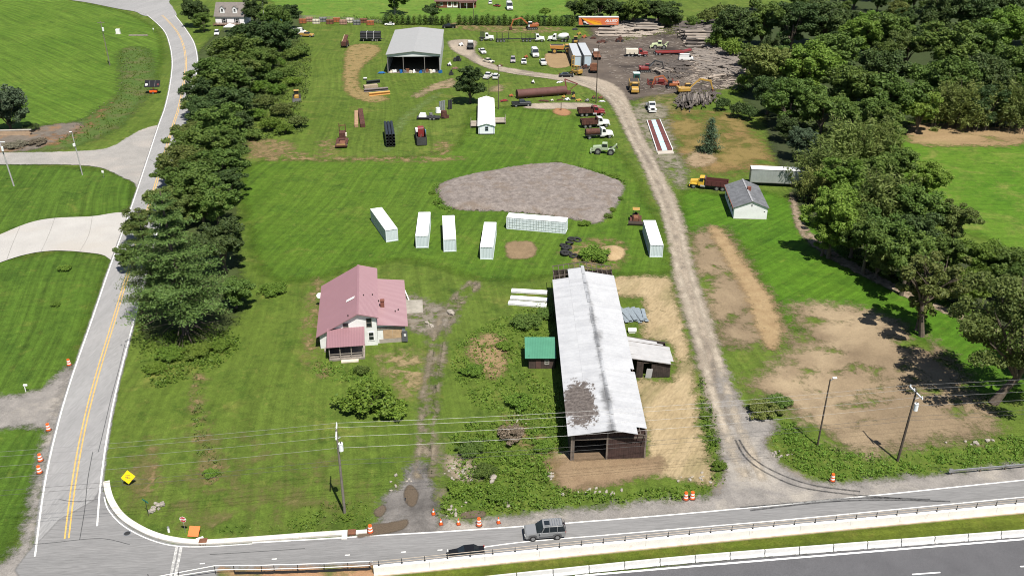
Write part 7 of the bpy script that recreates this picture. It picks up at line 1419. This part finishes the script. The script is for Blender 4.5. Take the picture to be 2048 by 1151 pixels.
# field tree, dark round tree, pasture trees
p, r, h = crown_at(8, 205, 46, 2.4, cf=.55); set_tree('field_tree', 'grey green tree at the left edge above the entrance wall', 'tree', decid(82, 12, 5, 12000, 16, .24, .02), p, r / 4.6, h / 12, 'blue', 1.0)
MAPLE = decid(81, 12.5, 4.7, 15000, 17, .23, .02); pp = at(941, 206); set_tree('maple_tree', 'dense round dark tree in front of the equipment shed', 'tree', MAPLE, pp, 1.12, 1.0, 'dark', 2.2)
pp = at(790, 30); set_tree('pasture_tree', 'pale trunked tree casting shade on the far pasture', 'tree', DEC[0], pp, 1.25, 1.25, 'mid', .2, None, bark_g); p, r, h = crown_at(866, 16, 24, 1.8); set_tree('pasture_tree', 'small round tree between the hedge and the brick house', 'tree', DEC[2], p, r / 6, h / 14, 'dark', 3)
pp = at(1418, 304); set_tree('spruce_tree', 'young blue green spruce on the brown grass', 'tree', SPRUCE, pp, 1.0, 1.05, 'blue', .5)
# conifer hedge
for i in range(34):
    px = 772 + i * 11.3
    if i in (12,): continue
    pp = at(px, 49 + i * .1); s = random.uniform(.85, 1.15); set_tree('hedge_conifer', 'small upright conifer in the back hedge, %s from the left' % nth(i), 'hedge tree', CEDAR, pp, s * 1.1, s, 'mid' if i % 4 else 'dark', i, 'conifers of the back hedge')
# trees behind the yard
row([(1150 + i * 24, 8 + (i * 37 % 9), 22 + i % 3 * 4, ('dark', 'mid', 'dark', 'dark')[i % 4]) for i in range(9)], 'back_tree', 'tree behind the orange trailer and logs', 'trees behind the yard', 1.8)
row([(1090, 22, 12, 'bright'), (1245, 34, 12, 'bright'), (1330, 42, 13, 'mid'), (1355, 36, 14, 'dark'), (1385, 40, 14, 'mid'), (1415, 30, 20, 'olive'), (1440, 20, 22, 'olive'), (1437, 74, 22, 'bright'), (1462, 90, 24, 'bright'), (1450, 52, 26, 'mid'), (1490, 158, 18, 'bright'), (1447, 205, 16, 'dark'), (1478, 215, 20, 'dark'), (1500, 222, 18, 'dark')], 'yard_edge_bush', 'bush at the rim of the log yard', 'bushes round the log yard', 1.5, 'bush', kinds=BUSH)
# the wood on the right
row([(1475, 38, 42, 'dark'), (1530, 30, 46, 'mid'), (1590, 36, 50, 'dark'), (1655, 28, 52, 'dark'), (1718, 52, 46, 'bright'), (1775, 42, 50, 'mid'), (1820, 80, 42, 'olive'), (1880, 16, 46, 'dark'), (1897, 80, 58, 'mid'), (1945, 12, 46, 'dark'), (1960, 66, 56, 'mid'), (2015, 46, 50, 'bright'), (2000, 5, 44, 'dark'), (2075, 30, 55, 'mid')], 'wood_tree', 'tree in the far row of the right-hand wood', 'far row of the wood', 2.0)
row([(1547, 112, 66, 'olive'), (1622, 124, 62, 'bright'), (1668, 92, 48, 'mid'), (1700, 152, 66, 'mid'), (1760, 130, 54, 'dark'), (1800, 172, 62, 'mid'), (1845, 205, 46, 'bright'), (1725, 215, 54, 'mid'), (1650, 196, 54, 'mid'), (1586, 192, 52, 'mid'), (1540, 175, 40, 'dark'), (1770, 235, 46, 'mid')], 'wood_tree', 'tree at the bulging front of the right-hand wood', 'front of the wood', 2.0)
row([(1870, 140, 50, 'mid'), (1917, 152, 54, 'mid'), (1975, 142, 56, 'dark'), (2030, 122, 56, 'mid'), (1895, 195, 38, 'cane'), (1940, 200, 40, 'cane'), (1985, 200, 42, 'dark'), (2032, 198, 42, 'cane'), (2080, 180, 50, 'mid')], 'wood_tree', 'tree behind the small dirt pasture', 'trees behind the side pasture', 2.1)
row([(1613, 276, 34, 'blue'), (1580, 250, 26, 'dark'), (1640, 318, 42, 'cane'), (1700, 276, 48, 'cane'), (1752, 272, 44, 'cane'), (1690, 352, 50, 'bright'), (1668, 396, 46, 'bright'), (1742, 330, 52, 'mid'), (1782, 384, 56, 'cane'), (1840, 402, 54, 'mid'), (1915, 432, 42, 'olive'), (1640, 360, 34, 'cane'), (1795, 320, 40, 'mid'), (1860, 350, 40, 'bright'), (1725, 400, 46, 'mid')], 'stream_tree', 'tree on the stream bank beyond the aluminium trailer', 'upper stream bank trees', 2.0, hmax=16)
row([(1652, 456, 44, 'bright'), (1712, 452, 50, 'mid'), (1772, 462, 56, 'mid'), (1838, 460, 52, 'dark'), (1900, 490, 50, 'mid'), (1760, 508, 38, 'olive'), (1828, 520, 44, 'mid'), (1960, 505, 48, 'bright'), (2020, 520, 50, 'mid'), (2070, 560, 50, 'mid'), (1930, 560, 44, 'bright')], 'stream_tree', 'tree on the lower stream bank below the side pasture', 'lower stream bank trees', 2.0, hmax=16)
WOODP = gpoly([(1490, 20), (1700, 0), (2100, -30), (2250, 60), (2090, 225), (1860, 225), (1720, 240), (1560, 215), (1500, 160)], False)
wq = inside_pts(WOODP, 60, np.random.default_rng(5)); wq = sorted(wq.tolist(), key=lambda q: q[0] / q[1])
for i, (x_, y_) in enumerate(wq):
    h_ = random.uniform(8, 14); kd = DEC[i % 4]; lm = ('mid', 'dark', 'mid', 'olive', 'bright', 'dark')[i % 6]; set_tree('wood_tree', 'broadleaf tree deep in the right-hand wood, %s from the left' % nth(i), 'tree', kd, (x_, y_, 0), h_ / 14 * 1.0, h_ / 14, lm, i * 2.4, 'inner trees of the wood')
TWIN = decid(61, 13, 5.8, 11000, 12, .2, .3, 1.0, .8); OLD = decid(62, 20, 9.0, 19000, 19, .21, .16, .7, 2.2)
STD = decid(71, 13, 5.5, 13000, 13, .25, .3)
for px_, py_, s_, lm_, lab_ in ((1656, 516, 1.05, 'bright', 'lawn edge tree shading the grass below the garage'), (1802, 590, 1.0, 'mid', 'lawn edge tree midway along the stony bank'), (1725, 548, .85, 'mid', 'smaller lawn edge tree between the other two')): set_tree('lawn_edge_tree', lab_, 'tree', STD, at(px_, py_), s_, s_, lm_, px_)
pp = at(1843, 672); set_tree('twin_trunk_tree', 'olive tree with forked trunks at the edge of the bare field', 'tree', TWIN, pp, 1.22, 1.12, 'olive', 2.5); set_tree('twin_trunk_tree', 'slender stem growing beside the forked olive tree', 'tree', TALL[0], at(1832, 660), .55, .62, 'olive', .5)
pp = at(1986, 806); set_tree('old_tree', 'large leaning tree with grey dead twigs at the right edge', 'tree', OLD, pp, 1.12, 1.05, 'olive', .0)
pp = at(2075, 760); set_tree('right_edge_tree', 'leafy tree just beyond the right edge beside the leaning one', 'tree', DEC[0], pp, .9, 1.0, 'mid', 1.0)
# shrubs
SH = [(738, 790, 70, 'weed', 'large vine covered mound below the pink roofed house', 1.25), (782, 815, 46, 'weed', 'right end of the vine covered mound', 1.0), (548, 576, 36, 'weed', 'low rambling bush on the lawn left of the house', .8), (947, 740, 28, 'weed', 'round leafy bush left of the dirt mound', 1.2), (1010, 690, 22, 'weed', 'small bush right of the dirt mound', 1.2), (722, 738, 20, 'mid', 'bush in front of the house porch', 1.4), (1035, 800, 34, 'weed', 'bush left of the barn wall', 1.2), (1055, 640, 38, 'mid', 'sprawling shrub behind the green roofed shed', 1.0), (1095, 625, 26, 'mid', 'shrub against the barn wall above the green roof', 1.2), (1025, 865, 34, 'dry', 'bare twiggy dark bush among the wires', 1.4), (940, 895, 34, 'mid', 'bush on the rubble bank', 1.2), (970, 940, 30, 'mid', 'leafy bush on the rubble bank nearer the road', 1.3), (915, 975, 28, 'weed', 'low bush beside the wet ditch', 1.2), (1000, 985, 34, 'weed', 'bush near the right small cone', 1.1), (1085, 890, 26, 'weed', 'bush at the barn front left corner', 1.2), (1525, 815, 40, 'olive', 'rounded olive bush at the drive mouth', 1.2), (1560, 800, 30, 'mid', 'bush behind the olive one at the drive mouth', 1.2), (1190, 505, 40, 'weed', 'vine heap beside the worn tyres', 1.0), (1440, 930, 20, 'weed', 'small bush left of the drive mouth', 1.4), (1410, 830, 14, 'weed', 'weedy tuft along the straw edge', 1.4), (128, 535, 18, 'weed', 'small planted shrub on the verge lawn', 1.0), (110, 608, 12, 'weed', 'tiny planted shrub on the verge lawn', 1.0), (62, 253, 20, 'dark', 'round dark shrub beside the entrance wall', 1.4), (30, 288, 30, 'dry', 'grey brush heap below the entrance wall', .6), (75, 282, 26, 'dry', 'grey brush heap right of the entrance wall', .6), (340, 705, 34, 'weed', 'bramble at the foot of the big pine', 1.1), (395, 700, 36, 'bright', 'yellow green bramble at the foot of the big pine', 1.1), (440, 690, 28, 'weed', 'bramble right of the big pine foot', 1.1), (310, 735, 26, 'weed', 'bramble nearest the road below the pine', .9), (420, 945, 20, 'weed', 'weedy tuft on the corner lot', 1.0), (692, 1032, 14, 'weed', 'tuft at the base of the left utility pole', 1.3), (1290, 335, 0, 'weed', '', 1)]
for i, (px, py, rp, lm, lab, ra) in enumerate(SH):
    if rp == 0: continue
    p, r, h = crown_at(px, py, rp, ra * .62, .4, 5, .45); kd = BUSH[i % 3]; set_tree('shrub', lab, 'shrub', kd, p, r / 2.4, h / 2.4 * .8, lm, i * 1.3)
row([(560, 90, 24, 'weed'), (585, 105, 22, 'mid'), (545, 120, 24, 'weed'), (570, 140, 22, 'mid'), (540, 150, 26, 'mid'), (520, 170, 24, 'weed'), (555, 175, 22, 'weed'), (530, 200, 24, 'olive'), (565, 215, 26, 'olive'), (510, 225, 22, 'weed'), (595, 240, 22, 'olive'), (540, 245, 26, 'weed'), (505, 265, 22, 'mid'), (570, 255, 20, 'weed'), (600, 100, 20, 'mid'), (520, 135, 24, 'bright'), (585, 160, 18, 'weed')], 'bramble', 'bramble in the thicket behind the hedgerow', 'brambles behind the hedgerow', .95, 'bramble', kinds=BUSH)
MB_ = [(864, 384, 'weed'), (874, 404, 'weed'), (1115, 326, 'mid'), (1228, 352, 'weed'), (1240, 396, 'weed'), (1224, 418, 'weed'), (1216, 430, 'mid'), (1168, 445, 'weed')]
row([(x, y, 8 + i % 4 * 2, l) for i, (x, y, l) in enumerate(MB_)], 'rim_weed', 'weed tuft on the rim of the wood chip bed', 'weed tufts round the wood chip bed', .45, 'weed', kinds=BUSH)
# uncountable tall weeds
def weeds(name, px, dens, h, lm, size=.16, seed=1, smooth=True, zb=0.0):
    poly = gpoly(px, smooth); P2 = np.array(poly); area = abs(np.sum(P2[:, 0] * np.roll(P2[:, 1], -1) - P2[:, 1] * np.roll(P2[:, 0], -1))) / 2; rg = np.random.default_rng(seed)
    q = inside_pts(poly, int(area * dens), rg)
    # clumped growth
    cl_ = inside_pts(poly, max(4, int(area / 6)), rg); d2 = np.min(np.stack([np.hypot(*(q - c_).T) for c_ in cl_[:160]]), 0); k = np.exp(-(d2 / 1.6) ** 2); q = q[rg.random(len(q)) < .3 + .7 * k]; n = len(q)
    kk = np.exp(-(np.min(np.stack([np.hypot(*(q - c_).T) for c_ in cl_[:160]]), 0) / 1.3) ** 2); Ps, Ns = [], []
    for j in range(4):
        hh = h * (.25 + .9 * kk) * rg.uniform(.1, 1, n); Ps.append(np.column_stack([q + rg.normal(0, .12, (n, 2)), zb + hh])); Ns.append(np.tile((0, 0, .7), (n, 1)))
    o = link(name, leaf_mesh(name, np.concatenate(Ps), np.concatenate(Ns), size, rg, .5, .8), LM[lm]); o['kind'] = 'stuff'; return o
weeds('roadside_weeds', [(875, 1030), (900, 960), (890, 905), (930, 850), (1000, 840), (1060, 800), (1120, 800), (1135, 900), (1100, 920), (1130, 980), (1250, 985), (1390, 965), (1440, 955), (1400, 995), (1290, 1002), (1150, 1015), (1000, 1028), (900, 1040)], 9, .65, 'weed', .16, 1)
weeds('roadside_weeds', [(1545, 850), (1590, 850), (1640, 880), (1700, 905), (1800, 905), (1900, 885), (2090, 870), (2090, 925), (1900, 942), (1760, 955), (1660, 962), (1590, 935), (1550, 895)], 9, .5, 'weed', .15, 2)
weeds('slope_weeds', [(905, 700), (990, 640), (1100, 610), (1105, 670), (1050, 690), (1060, 745), (1125, 760), (1130, 830), (1000, 830), (930, 790)], 5, .5, 'weed', .16, 3)
weeds('verge_weeds', [(1398, 770), (1412, 770), (1440, 880), (1450, 960), (1425, 965), (1410, 900)], 9, .7, 'weed', .16, 4)
weeds('thicket_weeds', [(520, 100), (600, 80), (622, 110), (620, 170), (600, 230), (610, 262), (560, 275), (490, 280), (480, 240), (500, 160)], 3, 1.0, 'olive', .25, 5)
weeds('bank_weeds', [(240, 105), (285, 95), (305, 120), (305, 170), (275, 215), (225, 262), (140, 292), (110, 285), (190, 235), (240, 180)], 1.0, .5, 'weed', .2, 6)
weeds('bank_scrub', [(245, 120), (262, 118), (255, 165), (215, 215), (150, 258), (120, 275), (110, 270), (180, 225), (235, 180)], 0.35, .5, 'dry', .18, 7)
weeds('pine_foot_weeds', [(285, 690), (350, 660), (460, 650), (480, 690), (430, 740), (370, 760), (310, 775), (285, 740)], 7, .7, 'weed', .18, 8)
weeds('wood_undergrowth', [(1560, 240), (1600, 360), (1610, 430), (1690, 500), (1800, 555), (2000, 645), (2090, 600), (1930, 480), (1800, 420), (1720, 330), (1640, 240)], 1.2, 2.2, 'mid', .4, 19)
weeds('stream_weeds', [(1600, 440), (1680, 500), (1800, 560), (1990, 650), (1990, 640), (1820, 540), (1700, 480), (1620, 425)], 5, .8, 'mid', .2, 9)
weeds('chip_bed_weeds', [(866, 370), (878, 372), (884, 400), (910, 420), (895, 424), (868, 408)], 8, .6, 'weed', .17, 10); weeds('chip_bed_weeds', [(1150, 330), (1200, 343), (1248, 362), (1244, 370), (1195, 352), (1148, 338)], 8, .6, 'weed', .17, 11)
weeds('yard_weeds', [(1440, 70), (1475, 100), (1500, 140), (1500, 180), (1455, 185), (1480, 150), (1462, 112), (1435, 90)], 3, .9, 'weed', .22, 12); weeds('yard_weeds', [(1330, 48), (1380, 52), (1360, 70), (1320, 70), (1250, 84), (1240, 80)], 2.5, .6, 'olive', .22, 13); weeds('fence_weeds', [(690, 38), (770, 40), (770, 48), (690, 46)], 3, 1.6, 'mid', .25, 14)
weeds('lot_weeds', [(620, 1010), (700, 1000), (745, 1020), (735, 1055), (600, 1062), (450, 1068), (450, 1050)], 4, .35, 'weed', .14, 15); weeds('lot_weeds', [(380, 760), (405, 760), (415, 870), (450, 940), (430, 975), (398, 930), (385, 850)], 4, .4, 'olive', .14, 16)
weeds('kerb_weeds', [(640, 720), (760, 745), (700, 765), (630, 752)], 6, .6, 'weed', .15, 17)
def litter(name, px, n, L_, mat, seed, wm=1.0, ang=None):
    poly = gpoly(px); rg = np.random.default_rng(seed); q = inside_pts(poly, n, rg); a = rg.uniform(0, 6.28, n) if ang is None else rg.normal(ang, .35, n); l = rg.uniform(.3, 1, n) * L_; w = rg.uniform(.05, .14, n) * wm; z = rg.uniform(.14, .3 + .25 * (wm - 1), n)
    d = np.stack([np.cos(a), np.sin(a)], 1); e = np.stack([-np.sin(a), np.cos(a)], 1); V = np.stack([np.column_stack([q + d * (l / 2 * i)[:, None] + e * (w / 2 * j)[:, None], z + i * rg.uniform(-.05, .05, n) + k]) for i, j, k in ((-1, -1, 0), (1, -1, 0), (1, 1, 0), (-1, 1, 0), (-1, 0, .09 * wm), (1, 0, .09 * wm))], 1).reshape(-1, 3)
    b = np.arange(n)[:, None] * 6; F = np.concatenate([b + np.array([f]) for f in ((0, 1, 5, 4), (3, 2, 5, 4)[::-1])]); o = link(name, npmesh(name, V, F), mat); o['kind'] = 'stuff'
YP = [(1200, 70), (1330, 60), (1440, 95), (1490, 128), (1480, 165), (1400, 184), (1300, 190), (1220, 150)]
litter('bark_litter', YP, 900, 2.2, bark[0], 3); litter('branch_litter', [(1390, 100), (1480, 120), (1500, 170), (1420, 178), (1360, 150)], 700, 2.8, bark[2], 4)
litter('log_jumble', [(1395, 100), (1450, 100), (1490, 130), (1480, 150), (1410, 145)], 160, 7, bark[0], 8, 4.0, R(-45)); litter('log_jumble', [(1300, 128), (1370, 126), (1380, 150), (1320, 158)], 110, 5, bark[1], 9, 3.5, R(-40)); litter('log_jumble', [(1345, 50), (1440, 46), (1440, 66), (1360, 66)], 90, 7, bark[1], 10, 4.0, R(10)); litter('log_jumble', [(1240, 46), (1320, 42), (1318, 70), (1240, 72)], 120, 7, bark[2], 11, 3.5, R(3)); litter('log_jumble', [(1350, 196), (1425, 186), (1428, 208), (1365, 222)], 110, 6, bark[1], 12, 4.0, R(80))
# ---- countable look-alikes: say which one of its group each is
by = {}
for o in list(sc.objects):
    if o.parent is None and 'label' in o: by.setdefault(o['label'], []).append(o)
for lab, os_ in by.items():
    if len(os_) > 1:
        os_.sort(key=lambda o: o.location.x / max(1, o.location.y))
        for i, o in enumerate(os_): o['label'] = lab + ', %s from the left' % nth(i)
